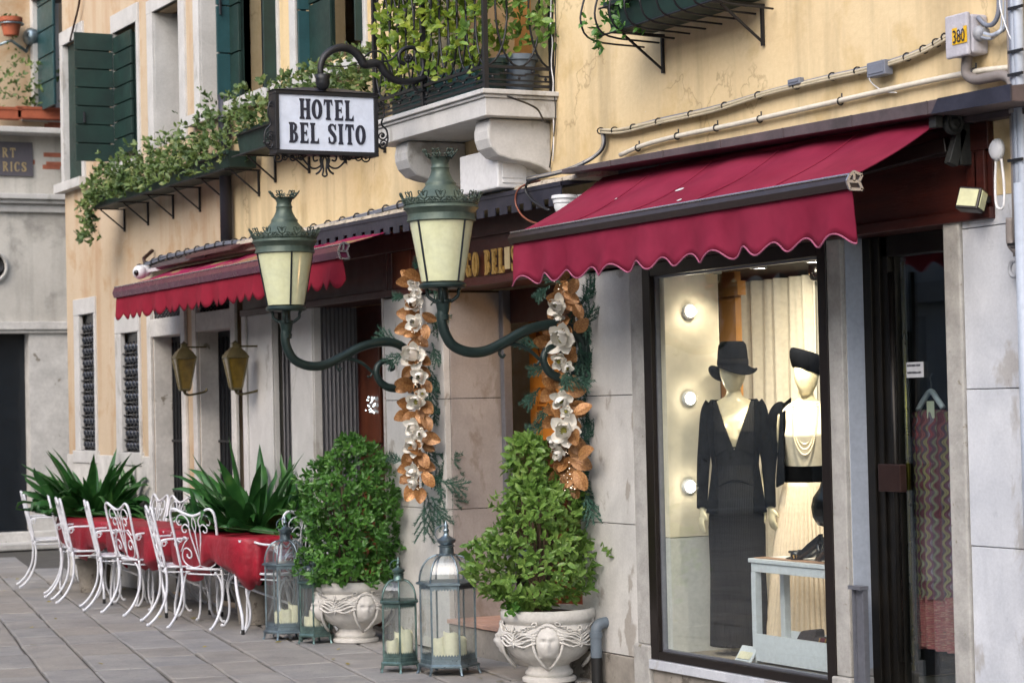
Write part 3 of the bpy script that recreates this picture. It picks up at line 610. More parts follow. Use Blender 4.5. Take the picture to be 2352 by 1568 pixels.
# ---------------- shop door on the right: bronze frames and glass
d0, d1 = x1945+.02, x2187-.0
yd2 = .16
df = MB()
def col(px0, px1, ya, yb, z0=0., z1=FB): df.box(P(px0, 900, y=ya).x, P(px1, 900, y=ya).x, ya, yb, z0, z1)
col(1988, 2006, .10, .2); col(2008, 2026, .115, .2); col(2028, 2046, .13, .22); col(2050, 2062, .16, .24)
df.box(d0, d1, .13, .22, FB-.1, FB)
df.build('bronze_frame', M['bronze'], shop, bev=.004)
s_ = MB(); s_.tube([(P(2053, 900, y=.11).x, .11, .35), (P(2053, 900, y=.11).x, .11, 2.2)], .016, 8); s_.build('pull_rail', M['bronze'], shop, smooth=True)
br = P(2081, 900, y=.2).x; MB().tube([(br, .2, .3), (br, .2, 2.25)], .012, 8).build('brass_rail', plain('brass', '#6d6224', .3, .8, bump=0), shop, smooth=True)
MB().box(P(2062, 900, y=.17).x, d1+.2, .17, .178, .1, FB-.1).build('door_pane', M['glassd'], shop)
bx = P(2020, 1065, y=.08); by = P(2072, 1130, y=.08)
MB().box(bx.x, by.x, .07, .11, by.z, bx.z).build('push_plate', M['doormetal'], shop, bev=.004)
MB().box(P(2062,900,y=.2).x, d1+.6, .12, .5, 0, .1).build('door_threshold', M['plinth'], shop)
MB().box(-8.97, -6.9, .85, .9, .0, FB).build('boutique_wall', M['interiorg'], shop)
MB().box(-8.97, XR, .12, 8, FB+.03, FB+.05).box(-8.96, XR, .2, 3, -.01, .02).build('boutique_ceiling', M['interior'], shop)
# notice on the glass
na, nb = P(2082, 832, y=.165), P(2121, 866, y=.165)
notice = MB().box(na.x, nb.x, .164, .168, nb.z, na.z).build('door_notice', M['plastic'], shop)
# little steel channel on the stone jamb
ch = MB(); ca, cb = P(1964, 1352, y=-.03), P(1990, 1352, y=-.03)
ch.box(ca.x, cb.x, -.035, -.021, 0, ca.z); ch.box(ca.x, ca.x+.012, -.05, -.036, 0, ca.z); ch.box(cb.x-.012, cb.x, -.05, -.036, 0, ca.z); ch.box(ca.x-.005, cb.x+.005, -.07, -.021, ca.z+.002, ca.z+.02)
ch.build('steel_channel', M['alu'], shop)

# ---------------------------------------------------------------- tan house
tan = thing('tan_house', 'tan plastered house with green shutters behind the cafe tables', 'building', (-20, 0, 0))
XL = FX(157, 900)
T = {}
def op(name, l, r, t, b, ref=None):
    T[name] = (FX(l, (t+b)/2), FX(r, (t+b)/2), FZ((l+r)/2, b), FZ((l+r)/2, t)); return T[name]
o1 = op('wA', 176, 223, 684, 1034); o2 = op('wB', 271, 325, 724, 1038)
zl = FZ(390, 770)
d2 = (FX(354), FX(426), 0, 2.62); d1_ = (FX(459), FX(541), 0, 2.62)
u1 = (FX(150, 300), FX(190, 300), FZ(160, 420), 5.35); u2 = (FX(264, 200), FX(318, 200), FZ(300, 372), FZ(262, 78))
u3 = (FX(356, 200), FX(416, 200), FZ(390, 330), 5.21); u4 = U4
mb = wall(MB(), XL, XT, 0, 11.5, [o1, o2, d2, d1_, u1, u2, u3, (u4[0], XT, u4[2], u4[3])], d=.18)
mb.add([(XL,0,0),(XL,8,0),(XL,8,11.5),(XL,0,11.5)], [(3,2,1,0)]); mb.add([(XL,8,0),(XT,8,0),(XT,8,11.5),(XL,8,11.5)], [(0,1,2,3)]); mb.add([(XL,0,11.5),(XT,0,11.5),(XT,8,11.5),(XL,8,11.5)], [(0,1,2,3)])
mb.build('wall', M['tan'], tan, fix=False)
for o_, n_ in ((o1, 'w'), (o2, 'w')):
    x0, x1, z0, z1 = o_
    f_ = MB(); f_.box(x0-.02, x0+.15, -.02, .03, z0, z1-.16); f_.box(x1-.04, x1+.01, -.02, .03, z0, z1-.16); f_.box(x0-.02, x1+.01, -.022, .03, z1-.16, z1); f_.box(x0-.05, x1+.05, -.04, .1, z0-.12, z0)
    wf = f_.build('window', M['white_st'], tan, bev=.006)
    MB().box(x0+.15, x1-.04, .045, .055, z0, z1-.16).build('pane', M['oppwin'], wf)
    gr = MB(); nz = int((z1-z0-.16)/.115); w_ = x1-.04-(x0+.15)
    for k in range(nz):
        zc = z0+.06+k*.115
        for i in range(5):
            xc = x0+.15+w_*(i+.5)/5
            gr.loft([[(xc+w_*.095*s*math.cos(a), -.012+.045*s, zc+.052*s*math.sin(a)-.3*w_/5*s*math.cos(a)*.3) for a in [2*PI*j/8 for j in range(8)]] for s in (1, .75, .35)])
        gr.box(x0+.15, x1-.04, .0, .02, zc-.063, zc-.053)
    tag(gr.build('bottle_glass', M['bottleglass'], wf, smooth=True), kind='stuff')
for o_ in (d2, d1_):
    x0, x1, z0, z1 = o_
    f_ = MB(); f_.box(x0-.1, x0+.0, -.03, .0, z0, z1+.06); f_.box(x0, x0+.012, -.0, .17, 0, z1); f_.box(x1-.03, x1+.08, -.03, .0, z0, z1+.06); f_.box(x0+.012, x1-.03, -.03, .17, zl-.0, zl+.16); f_.box(x0, x1-.03, -.028, .0, z1, z1+.08)
    f_.build('stone_doorcase', M['stone_old'], tan, bev=.006)
    dk = MB(); dk.box(x0+.0, x1, .175, .2, 0, z1)
    dr_ = dk.build('door', M['blackpaint'], tan)
    g_ = MB()
    for k in range(7): g_.box(x0+.05+k*.09, x0+.065+k*.09, .155, .17, .3, zl-.05)
    g_.box(x0+.02, x1, .15, .17, .9, .93); g_.box(x0+.02, x1, .15, .17, 1.35, 1.37); g_.build('grille', M['black'], dr_)
    tg = MB()
    for k in range(-3, 10):
        xa = x0+k*.09
        for s in (1, -1):
            p0 = [xa, zl+.17]; p1 = [xa+s*.3, 2.6]; tg.tube([(min(max(p0[0], x0), x1), .02, p0[1]), (min(max(p1[0], x0), x1), .02, p1[1])], .008, 4)
    tg.build('transom_grille', M['black'], tan)
bs = MB(); bs.box(XL, d2[0]-.1, -.025, -.001, 0, FZ(250, 1040)-.02); bs.build('stone_base', M['stone_old'], tan, bev=.005)
MB().box(d2[1]+.08, d1_[0]-.1, -.02, -.001, 0, .9).build('stone_base', M['stone_old'], tan, bev=.005)
MB().box(d1_[1]+.08, x565, -.02, -.001, 0, .9).build('stone_base', M['stone_old'], tan, bev=.005)
# upstairs openings: stone surrounds
def surround(o_, wl=.12, wr=.1, wt=.14, sill=True):
    x0, x1, z0, z1 = o_; f_ = MB()
    f_.box(x0-wl, x0, -.02, .02, z0, z1); f_.box(x0+.0005, x0+.006, -.0, .24, z0, z1); f_.box(x1, x1+wr, -.02, .02, z0, z1); f_.box(x0-wl, x1+wr, -.022, .03, z1, z1+wt)
    if sill: f_.box(x0-wl-.05, x1+wr+.05, -.09, .02, z0-.09, z0)
    return f_.build('window_surround', M['white_st'], tan, bev=.006)
surround(u1, .1, .1); surround(u2, .05, .06, .17); surround(u3, .16, .16, .12, False); surround(u4, .14, .05)
MB().box(u3[0]+.3, u3[1], .19, .23, u3[2], u3[3]).build('shutter', M['greenlt'], tan)
def shutter(x, ya, yb, z0, z1, n, mat, par, th=.035, facing='x', x1=None, batt=True):
    """leaf of wide boards: facing 'x' stands out from the wall, 'y' lies along it; every board is a part of its own"""
    fr_ = MB(); zs = [z0+(z1-z0)*i/n for i in range(n+1)]
    if facing == 'x': fr_.box(x-.004-th, x-.004, ya+.03, yb-.03, z0+.02, z1-.02)
    else: fr_.box(x+.02, x1-.02, ya+.006, ya+th, z0+.02, z1-.02)
    lf_ = fr_.build('shutter', mat, par)
    for i in range(n):
        b_ = MB(); g_ = .006
        if facing == 'x': b_.box(x-.004, x+.016+rnd.uniform(-.002, .002), ya, yb, zs[i]+g_, zs[i+1]-g_)
        else: b_.box(x, x1, ya-.02+rnd.uniform(-.002, .002), ya+.005, zs[i]+g_, zs[i+1]-g_)
        b_.build('board', mat, lf_, bev=.003)
    if batt:
        ym = ya+(yb-ya)*.75 if facing == 'x' else 0
        if facing == 'x': MB().tube([(x+.03, ya+(yb-ya)*.22, z0+(z1-z0)*.38), (x+.035, ya+(yb-ya)*.22, z0+(z1-z0)*.3)], .012, 6).tube([(x+.018, ya+(yb-ya)*.22, z0+(z1-z0)*.34), (x+.033, ya+(yb-ya)*.22, z0+(z1-z0)*.34)], .01, 6).build('latch', M['black'], lf_)
    return lf_
# second window: leaf folded straight out from the wall, inner leaf half closed
xh = u2[0]; ya = P(171, 200, x=xh).y; zt = P(171, 73, x=xh).z; zb_ = P(171, 371, x=xh).z
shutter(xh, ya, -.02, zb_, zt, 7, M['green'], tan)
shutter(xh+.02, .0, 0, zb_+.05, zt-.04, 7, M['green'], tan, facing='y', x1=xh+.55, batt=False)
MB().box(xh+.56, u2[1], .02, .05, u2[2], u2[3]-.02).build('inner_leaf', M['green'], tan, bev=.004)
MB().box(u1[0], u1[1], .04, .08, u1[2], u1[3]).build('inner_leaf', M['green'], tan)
# fourth window
x4 = FX(500, 120); ya = P(497, 120, x=x4+.28).y
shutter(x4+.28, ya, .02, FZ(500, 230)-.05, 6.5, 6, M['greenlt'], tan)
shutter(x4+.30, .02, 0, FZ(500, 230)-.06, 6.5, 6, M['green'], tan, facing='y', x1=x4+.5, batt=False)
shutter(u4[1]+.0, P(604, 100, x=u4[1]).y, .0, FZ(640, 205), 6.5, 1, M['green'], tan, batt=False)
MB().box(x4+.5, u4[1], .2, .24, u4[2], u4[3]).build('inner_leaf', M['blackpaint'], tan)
# fifth window is on the ochre house
x5 = W5[0]+.22
MB().box(W5[0]-.12, W5[0], -.02, .02, W5[2]-.05, W5[3]).box(W5[1], W5[1]+.08, -.02, .02, W5[2]-.05, W5[3]).box(W5[0]-.17, W5[1]+.12, -.08, .02, W5[2]-.14, W5[2]-.05).build('window_surround', M['white_st'], shop, bev=.005)
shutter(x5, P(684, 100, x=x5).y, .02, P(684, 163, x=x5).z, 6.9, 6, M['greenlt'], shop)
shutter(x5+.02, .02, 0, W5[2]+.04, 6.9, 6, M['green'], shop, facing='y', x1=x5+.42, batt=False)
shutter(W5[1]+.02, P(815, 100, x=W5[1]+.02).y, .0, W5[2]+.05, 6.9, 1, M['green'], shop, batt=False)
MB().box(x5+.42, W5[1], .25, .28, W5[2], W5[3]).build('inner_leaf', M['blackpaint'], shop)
# pilaster mouldings between tan house windows: downpipe
dp = thing('drainpipe', 'dark metal downpipe on the seam between the tan and ochre houses', 'drainpipe', (FX(537, 450), -.08, 2.9))
MB().tube([(FX(537, 450), -.07, 2.95), (FX(537, 450), -.07, 3.95), (FX(537, 450), -.07, 4.2)], .05, 12).build('pipe', M['drain'], dp, smooth=True)

# ---------------------------------------------------------------- grey house closing the square at the far left
far = thing('grey_house', 'grey weathered stone and plaster house end with a black door at the far left', 'building', (-27.5, 0, 0))
XQ = -27.3
PQ = lambda px, py: P(px, py, x=XQ)
dz0, dz1 = PQ(70, 1250).z, PQ(70, 765).z; dy1 = PQ(70, 1000).y; zc = PQ(100, 452).z; zbd = PQ(100, 752).z; zs_ = PQ(70, 300).z
fw = MB()
def yzwall(mb, y0, y1, z0, z1, ops, x, d):
    ys = sorted({y0, y1, *[q for o in ops for q in o[:2]]}); zs = sorted({z0, z1, *[q for o in ops for q in o[2:4]]})
    for i in range(len(ys)-1):
        for k in range(len(zs)-1):
            a, b, c, e = ys[i], ys[i+1], zs[k], zs[k+1]
            if any(o[0] < (a+b)/2 < o[1] and o[2] < (c+e)/2 < o[3] for o in ops): continue
            mb.add([(x,a,c),(x,b,c),(x,b,e),(x,a,e)], [(0,1,2,3)])
    for a, b, c, e in ops:
        mb.add([(x,b,c),(x-d,b,c),(x-d,b,e),(x,b,e)], [(0,1,2,3)]); mb.add([(x,a,c),(x-d,a,c),(x-d,a,e),(x,a,e)], [(0,1,2,3)])
        mb.add([(x,a,e),(x-d,a,e),(x-d,b,e),(x,b,e)], [(0,1,2,3)]); mb.add([(x,a,c),(x-d,a,c),(x-d,b,c),(x,b,c)], [(0,1,2,3)])
    return mb
uw = (PQ(83, 150).y, PQ(124, 150).y, PQ(100, 262).z, 7.6)
yzwall(fw, -12, 4, zbd, zs_, [], XQ, .3); fw.build('wall', M['greywall'], far, fix=False)
f2 = MB(); yzwall(f2, -12, 4, 0, zbd, [(dy1-1.5, dy1, dz0, dz1)], XQ, .25)
f2.add([(XQ,-12,0),(XQ-8,-12,0),(XQ-8,-12,12),(XQ,-12,12)], [(0,1,2,3)]); f2.build('stone_wall', M['stone_old'], far, fix=False)
f3 = MB(); yzwall(f3, -12, 4, zs_, 12, [uw], XQ, .2); f3.add([(XQ,-12,12),(XQ-8,-12,12),(XQ-8,4,12),(XQ,4,12)], [(0,1,2,3)]); f3.build('upper_wall', M['tan'], far, fix=False)
MB().box(XQ-.25, XQ-.2, dy1-1.5, dy1, dz0, dz1).box(XQ-.2, XQ-.16, dy1-1.5, dy1, dz0+.0, dz0+.18).build('door', M['blackpaint'], far, bev=.01)
MB().box(XQ, XQ+.04, -12, 4, zbd-.07, zbd-.03).box(XQ, XQ+.07, -12, 4, zbd-.028, zbd+.07).build('string_course', M['stone_old'], far, bev=.008)
MB().box(XQ, XQ+.06, -12, 4, zc-.2, zc-.1).box(XQ, XQ+.12, -12, 4, zc-.098, zc-.05).box(XQ, XQ+.17, -12, 4, zc-.048, zc+.02).build('cornice', M['white_st'], far, bev=.01)
MB().box(XQ, XQ+.35, -12, 2, zs_-.07, zs_).build('balcony_slab', M['white_st'], far, bev=.01)
MB().box(XQ, XQ+.12, uw[0]-.07, uw[0], uw[2], 7.6).box(XQ, XQ+.03, uw[1]+.001, uw[1]+.06, uw[2], 7.6).box(XQ, XQ+.1, uw[0]-.2, uw[1]+.12, uw[2]-.1, uw[2]).build('window_surround', M['white_st'], far, bev=.005)
def xzsh():
    x1_ = P(124, 150, y=uw[0]).x; MB().box(XQ-.19, XQ-.17, uw[0], uw[1], uw[2], 7.6).build('inner_leaf', M['green'], far)
    lf_ = MB().box(XQ+.02, x1_-.02, uw[0]+.01, uw[0]+.03, uw[2]+.02, 7.6).build('shutter', M['greenlt'], far)
    n = 7
    for i in range(n): MB().box(XQ+.01, x1_, uw[0]-.012, uw[0]+.008, uw[2]+(7.6-uw[2])*i/n+.01, uw[2]+(7.6-uw[2])*(i+1)/n-.01).build('board', M['greenlt'], lf_, bev=.004)
xzsh()
# round window ring at the frame edge
cy_, cz_ = PQ(-12, 612).y, PQ(-12, 612).z; R_ = PQ(10, 612).y-cy_
rw = MB(); ring = lambda r, x: [(x, cy_+r*math.cos(a), cz_+r*math.sin(a)*1.25) for a in [2*PI*i/40 for i in range(40)]]
rw.loft([ring(R_*1.28, XQ), ring(R_*1.28, XQ+.05), ring(R_*1.1, XQ+.06), ring(R_, XQ+.02), ring(R_, XQ-.0)], cap=False)
wr_ = rw.build('round_window', M['stone_old'], far, smooth=True, auto=30)
MB().loft([ring(R_, XQ+.001), ring(R_*.02, XQ+.002)]).build('pane', M['oppwin'], wr_)
gw = MB()
for k in range(5): gw.tube([ (XQ+.03, cy_+.2*R_*k-.4*R_+.35*R_*math.cos(a), cz_+.5*R_*math.sin(a)) for a in [2*PI*i/16 for i in range(16)]], .015, 5, closed=True)
gw.build('grille', M['black'], wr_)
MB().box(XQ, XQ+.12, -12, 4.5, .0, .21).box(XQ+.12, XQ+.42, -12, 1.2, 0, .09).build('doorstep', M['stone_old'], far, bev=.02)
# exposed bricks in the broken plaster: each its own brick
for (px, py) in ((118,272),(127,274),(116,262),(28,353),(33,366),(120,356),(126,377),(118,384),(60,372),(131,283),(122,290),(52,361)):
    c = P(px, py+(200 if py > 340 else 0)*0, x=XQ)
    MB().box(XQ-.02, XQ+.006, c.y-.11, c.y+.11, c.z-.028, c.z+.028).build('brick', plain('old_brick', '#a0604a', .9, bump=.5, bs=40) if 'old_brick' not in bpy.data.materials else bpy.data.materials['old_brick'], far, bev=.006)
# plaque
pl = thing('stone_plaque', 'dark slate plaque with gold capitals RT and RICS on the far grey wall', 'sign', tuple(PQ(30, 365)))
pa, pb = PQ(-45, 324), PQ(75, 406); MB().box(XQ, XQ+.03, pa.y, pb.y, pb.z, pa.z).build('plaque', M['slate'], pl, bev=.005)
# pots on the far balcony and the pot bracket on its wall
def fpot(label, px, py, r, h, y_=0, wide=0):
    c = PQ(px, py); c.x = XQ+.2; t = thing('flowerpot', label, 'flowerpot', tuple(c))
    if wide: MB().box(c.x-.08, c.x+.08, c.y-wide/2, c.y+wide/2, c.z, c.z+h).box(c.x-.09, c.x+.09, c.y-wide/2-.01, c.y+wide/2+.01, c.z+h*.75, c.z+h+.002).build('pot', M['terracotta'], t, bev=.004)
    else: MB().lathe(c, [(.001,0),(r*.65,0),(r*.9,h*.75),(r,h*.76),(r,h),(r*.85,h),(.001,h*.9)], 18).build('pot', M['terracotta'], t, smooth=True, auto=40)
    return t, c
far_pots = [fpot('long terracotta trough on the far balcony with a bushy geranium', 84, 279, 0, .14, 0, .62), fpot('terracotta trough at the left edge of the far balcony', 8, 279, 0, .14, 0, .3)]
wp_, wc_ = fpot('terracotta pot in a wrought bracket on the far upper wall', 16, 88, .14, .22)
br_ = MB(); br_.tube([(wc_.x-.18, wc_.y+.25, wc_.z-.1), (wc_.x-.05, wc_.y+.2, wc_.z-.18), (wc_.x, wc_.y, wc_.z-.06), (wc_.x-.02, wc_.y-.15, wc_.z-.12)], .02, 6); br_.tube([(wc_.x+.15*math.cos(a), wc_.y+.15*math.sin(a), wc_.z+.14) for a in [2*PI*i/16 for i in range(16)]], .012, 5, closed=True).ball((wc_.x-.15, wc_.y+.3, wc_.z+.02), .12, 10)
br_.build('bracket', M['patinab'], wp_, smooth=True)
lh = thing('roof_lamp', 'dark rounded wall lamp hood above the far blue-green shutter', 'lamp', tuple(PQ(103, 5)))
c_ = PQ(103, 8); MB().lathe((XQ+.2, c_.y, c_.z), [(.001,.14),(.12,.12),(.20,.05),(.22,0),(.001,.0)], 20).build('hood', M['lead'], lh, smooth=True)
# ---------------------------------------------------------------- house across the square (seen only mirrored in the shop glass)
def opp_house(label, xa, xb, mat, h):
    oh = thing('opposite_house', label, 'building', ((xa+xb)/2, -14, 0)); ow = MB(); ops = []
    x = xa+1.1
    while x < xb-2.2: ops += [(x, x+1.3, 3.9, 5.9), (x, x+1.3, .0 if len(ops) % 4 else 1.0, 2.6)]; x += 4.3
    wall(ow, xa, xb, 0, h, ops, 0, -.3); ow.v = [(a, b-14., c) for a, b, c in ow.v]
    ow.add([(xa,-14,h),(xb,-14,h),(xb,-20,h),(xa,-20,h)], [(0,1,2,3)]).add([(xb,-14,0),(xb,-20,0),(xb,-20,h),(xb,-14,h)], [(0,1,2,3)]).add([(xa,-14,0),(xa,-20,0),(xa,-20,h),(xa,-14,h)], [(0,1,2,3)]).add([(xa,-20,0),(xb,-20,0),(xb,-20,h),(xa,-20,h)], [(0,1,2,3)])
    ow.build('wall', mat, oh, fix=False)
    MB().box(xa, xb, -14.0, -13.85, 3.0, 3.3).build('string_course', M['oppst'], oh); MB().box(xa, xb, -14.0, -13.7, h-.3, h).build('cornice', M['oppst'], oh)
    for o_ in ops:
        wf = MB().box(o_[0]-.18, o_[0], -14, -13.93, o_[2], o_[3]).box(o_[1], o_[1]+.18, -14, -13.93, o_[2], o_[3]).box(o_[0]-.18, o_[1]+.18, -14, -13.93, o_[3]+.001, o_[3]+.2).build('window', M['oppst'], oh)
        MB().box(o_[0], o_[1], -14.28, -14.25, o_[2], o_[3]).build('pane', M['oppwin'], wf)
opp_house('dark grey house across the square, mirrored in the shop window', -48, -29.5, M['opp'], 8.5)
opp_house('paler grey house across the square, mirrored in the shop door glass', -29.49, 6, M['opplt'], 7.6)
# ================================================================= LEDGES, CANOPIES, AWNINGS
def awning(name, label, xa, xb, yb, zb, yf, zf, zv, mtop, mval, mbar, medge, ns, barh=.075, sag=.03, loc=None, seams=5, piped=True, group=None, soil=None):
    t = thing(name, label, 'awning', ((xa+xb)/2, yf, zf), group)
    m_ = MB(); nu, nv_ = 60, 10; rg = random.Random(3)
    V = lambda u, v: (xa+(xb-xa)*u, yb+(yf-yb)*v, zb+(zf-zb)*v-sag*math.sin(PI*v)*(.6+.4*math.cos(u*seams*2*PI))+.006*math.sin(u*37+v*5)*v)
    top = [[V(i/nu, j/nv_) for i in range(nu+1)] for j in range(nv_+1)]
    m_.loft(top+[[(p[0], p[1], p[2]-.004) for p in r] for r in top[::-1]], cap=False, closed=False)
    c_ = m_.build('canopy_cloth', mtop, t, smooth=True)
    for k in range(1, seams):
        u = k/seams; MB().tube([Vector(V(u, j/nv_))+Vector((0, 0, .003)) for j in range(nv_+1)], .004, 4).build('seam', mtop, c_)
    # valance with a scalloped hem
    n = 22*ns; vb = MB(); h = zf-barh-zv
    bot = []
    for i in range(n+1):
        u = i/n; ph = u*ns; s = abs(math.sin(PI*ph))**.9
        bot.append(zv+.055*(1-s) if not piped else zv+.05*(1-math.cos(2*PI*ph))/2)
    def wv(u, v): return yf-.012-.012*v*math.sin(u*ns*2*PI*.5+1)-.012*v*math.sin(u*61)-.009*v*noise.noise(Vector((u*26, v*1.6+u*9, 3)))
    rows = []
    for j in range(7):
        v = j/6; rows.append([(xa+(xb-xa)*i/n, wv(i/n, v), (zf-barh+.01)*(1-v)+bot[i]*v) for i in range(n+1)])
    vb.loft(rows+[[(p[0], p[1]+.003, p[2]) for p in r] for r in rows[::-1]], cap=False, closed=False)
    vb.build('valance', mval, t, smooth=True)
    if piped: MB().tube([(p[0], p[1]-.002, p[2]) for p in rows[-1]], .0045, 5).build('piping', M['piping'], t, smooth=True)
    prof = [(yf-.03, zf-barh*.95), (yf-.045, zf-barh*.5), (yf-.03, zf-.012), (yf-.01, zf+.004), (yf+.03, zf-.01), (yf+.03, zf-barh)]
    MB().prism(prof, lambda y, z, x: (x, y, z), xa-.01, xb+.01).build('front_bar', mbar, t)
    MB().tube([(xa-.008, yf-.026, zf-.002), (xb+.008, yf-.026, zf-.002)], .0048, 6).build('bar_edge', medge, t)
    # end cap with its hollow chambers
    ec = MB()
    e = [(yf-.032, zf-barh), (yf-.047, zf-barh*.5), (yf-.032, zf-.008), (yf-.01, zf+.008), (yf+.032, zf-.006), (yf+.014, zf-barh*.5), (yf+.032, zf-barh)]
    for i in range(len(e)): 
        a, b = e[i], e[(i+1) % len(e)]; ec.beam((xb+.015, *a), (xb+.015, *b), .012, .008, up=(1,0,0))
    ec.beam((xb+.015, yf-.047, zf-barh*.5), (xb+.015, yf+.014, zf-barh*.5), .012, .006, up=(1,0,0)).beam((xb+.015, yf-.01, zf), (xb+.015, yf-.01, zf-barh*.5), .012, .006, up=(1,0,0))
    ec.build('end_cap', M['barmetal'], t)
    return t, V
aw, V_ = awning('awning', 'large burgundy awning with scalloped valance over the lit shop window', -11.12, -7.93, -.08, 2.89, -.65, 2.568, 2.268, M['awning'], M['awning'], M['barbrown'], M['barmetal'], 13, barh=.068)
ar = MB(); ar.beam((-8.0, -.08, 2.72), (-9.35, -.60, 2.53), .05, .07).beam((-11.0, -.08, 2.72), (-9.9, -.60, 2.53), .05, .07)
ar.build('folding_arm', M['frame'], aw, bev=.006)
MB().tube([(-11.1, -.12, 2.83), (-7.9, -.12, 2.83)], .035, 10).build('roller', M['awning'], aw, smooth=True)
bk = MB(); bk.lathe((0,0,0), [(.02,0),(.05,0),(.052,.02),(.045,.035),(.03,.03),(.018,.04)], 20)
bk.v = [(-7.9+z, -.14+x, 2.80+y) for x, y, z in bk.v]
bk.box(-7.93, -7.89, -.10, -.02, 2.62, 2.87).box(-7.93, -7.88, -.24, -.20, 2.78, 2.83).beam((-7.91, -.14, 2.80), (-7.91, -.22, 2.81), .03, .04).beam((-7.91, -.08, 2.78), (-7.91, -.14, 2.62), .04, .05)
bk.build('end_bracket', plain('dirty_cast_bracket', '#2b2d2c', .6, .3, var=.3, vs=20, bump=.4, wear='#6d6f6a', wamt=.68, wsc=40), aw, bev=.003)
sp = MB()
for (u, v, s) in ((.44, .62, .035), (.52, .9, .02), (.2, .5, .012)):
    p = Vector(V_(u, v)); sp.loft([[(p.x+s*math.cos(a), p.y+s*.5*math.sin(a), p.z+.006+(V_(u, v+.01)[2]-p.z)/(V_(u, v+.01)[1]-p.y)*(s*.5*math.sin(a))) for a in [2*PI*i/10 for i in range(10)]]]*1+[[(p.x, p.y, p.z+.008)]*10], cap=False)
sp.build('dropping', M['plastic'], aw)
# small old awning at the cafe
xl0, xl1 = P(270, 670, y=-.55).x, P(790, 580, y=-.55).x
aw2, V2 = awning('awning', 'smaller faded red awning with plum front bar over the cafe tables', xl0, xl1, -.04, FZ(350, 640, -.04)+.05, -.55, P(500, 615, y=-.55).z, P(500, 700, y=-.55).z-.01, M['awningtop'], M['awningold'], M['barplum'], M['barmetal'], 27, barh=.10, sag=.02, piped=False)
# sheet canopies
cn = thing('canopy', 'long weathered lead-covered canopy strip above the burgundy awning', 'canopy', (-9.5, -.2, 2.85))
def PR(px, py, y): return P(px, py, y=y)
e0, e1 = PR(1290, 400, -.28), PR(2322, 232, -.28); f0, f1 = PR(1295, 388, -.28), PR(2322, 196, -.28)
k = MB(); k.hexa([(e0.x, -.28, e0.z), (e1.x, -.28, e1.z), (e1.x, -.0, e1.z+.0), (e0.x, 0, e0.z), (e0.x, -.28, f0.z), (e1.x, -.28, f1.z), (e1.x, 0, f1.z+.035), (e0.x, 0, f0.z+.035)])
k.build('sheet_cover', M['lead'], cn, bev=.003)
jn = MB(); n = 7
for i in range(1, n):
    t = i/n; x = e0.x+(e1.x-e0.x)*t; za = e0.z+(e1.z-e0.z)*t; zb2 = f0.z+(f1.z-f0.z)*t
    jn.box(x-.004, x+.004, -.284, -.2805, za, zb2)
jn.build('lap_joint', M['lead'], cn)
kk = MB(); xk = P(2140, 220, y=-.282).x; zk = e1.z+(e0.z-e1.z)*(e1.x-xk)/(e1.x-e0.x)
kk.hexa([(xk, -.29, zk-.002), (e1.x+.01, -.29, e1.z-.002), (e1.x+.01, -.281, e1.z-.002), (xk, -.281, zk-.002), (xk+.05, -.29, zk+.06), (e1.x+.01, -.29, f1.z+.004), (e1.x+.01, -.281, f1.z+.004), (xk+.05, -.281, zk+.06)])
kk.build('end_sheet', M['navy'], cn)
MB().hexa([(e0.x+.3, -.08, e0.z-.03), (e1.x, -.08, e1.z-.03), (e1.x, -.0, e1.z-.03), (e0.x+.3, 0, e0.z-.03), (e0.x+.3, -.08, e0.z-.003), (e1.x, -.08, e1.z-.003), (e1.x, 0, e1.z-.003), (e0.x+.3, 0, e0.z-.003)]).build('soffit', M['lead'], cn)
cn2 = thing('canopy', 'navy sheet-metal canopy strip with a notched lower edge behind the lamps', 'canopy', (-14, -.2, 2.8))
g0_, g1_ = PR(682, 536, -.24), PR(1290, 415, -.24)
zt0, zb0 = PR(682, 536, -.24).z, PR(682, 575, -.24).z
def lz(x, a, b): return a+(b-a)*(x-g0_.x)/(g1_.x-g0_.x)
zt1, zb1 = PR(1290, 418, -.24).z, PR(1290, 470, -.24).z
st = MB(); n = 26; L = g1_.x-g0_.x
for i in range(n):
    a, b = g0_.x+L*i/n, g0_.x+L*(i+1)/n; mid = a+(b-a)*.62
    st.box(a, mid, -.244, -.238, lz(a, zb0, zb1), lz(a, zt0, zt1)); st.box(mid, b, -.244, -.238, lz(a, zb0, zb1)+.045, lz(a, zt0, zt1))
tag(st.build('notched_fringe', M['navy'], cn2), kind='stuff')
MB().hexa([(g0_.x, -.25, zt0-.02), (g1_.x, -.25, zt1-.02), (g1_.x, 0, zt1+.01), (g0_.x, 0, zt0+.01), (g0_.x, -.25, zt0+.005), (g1_.x, -.25, zt1+.005), (g1_.x, 0, zt1+.05), (g0_.x, 0, zt0+.05)]).build('sheet_cover', M['navy'], cn2)
hk = MB()
hx = P(742, 600, y=-.22).x; hk.tube(smooth([(hx, -.22, P(742, 572, y=-.22).z), (hx, -.22, P(742, 598, y=-.22).z), (hx+.0, -.20, P(742, 606, y=-.22).z), (hx+.0, -.16, P(742, 604, y=-.22).z), (hx, -.15, P(742, 592, y=-.22).z)], 4), .006, 5)
hk.build('hook', M['black'], cn2)
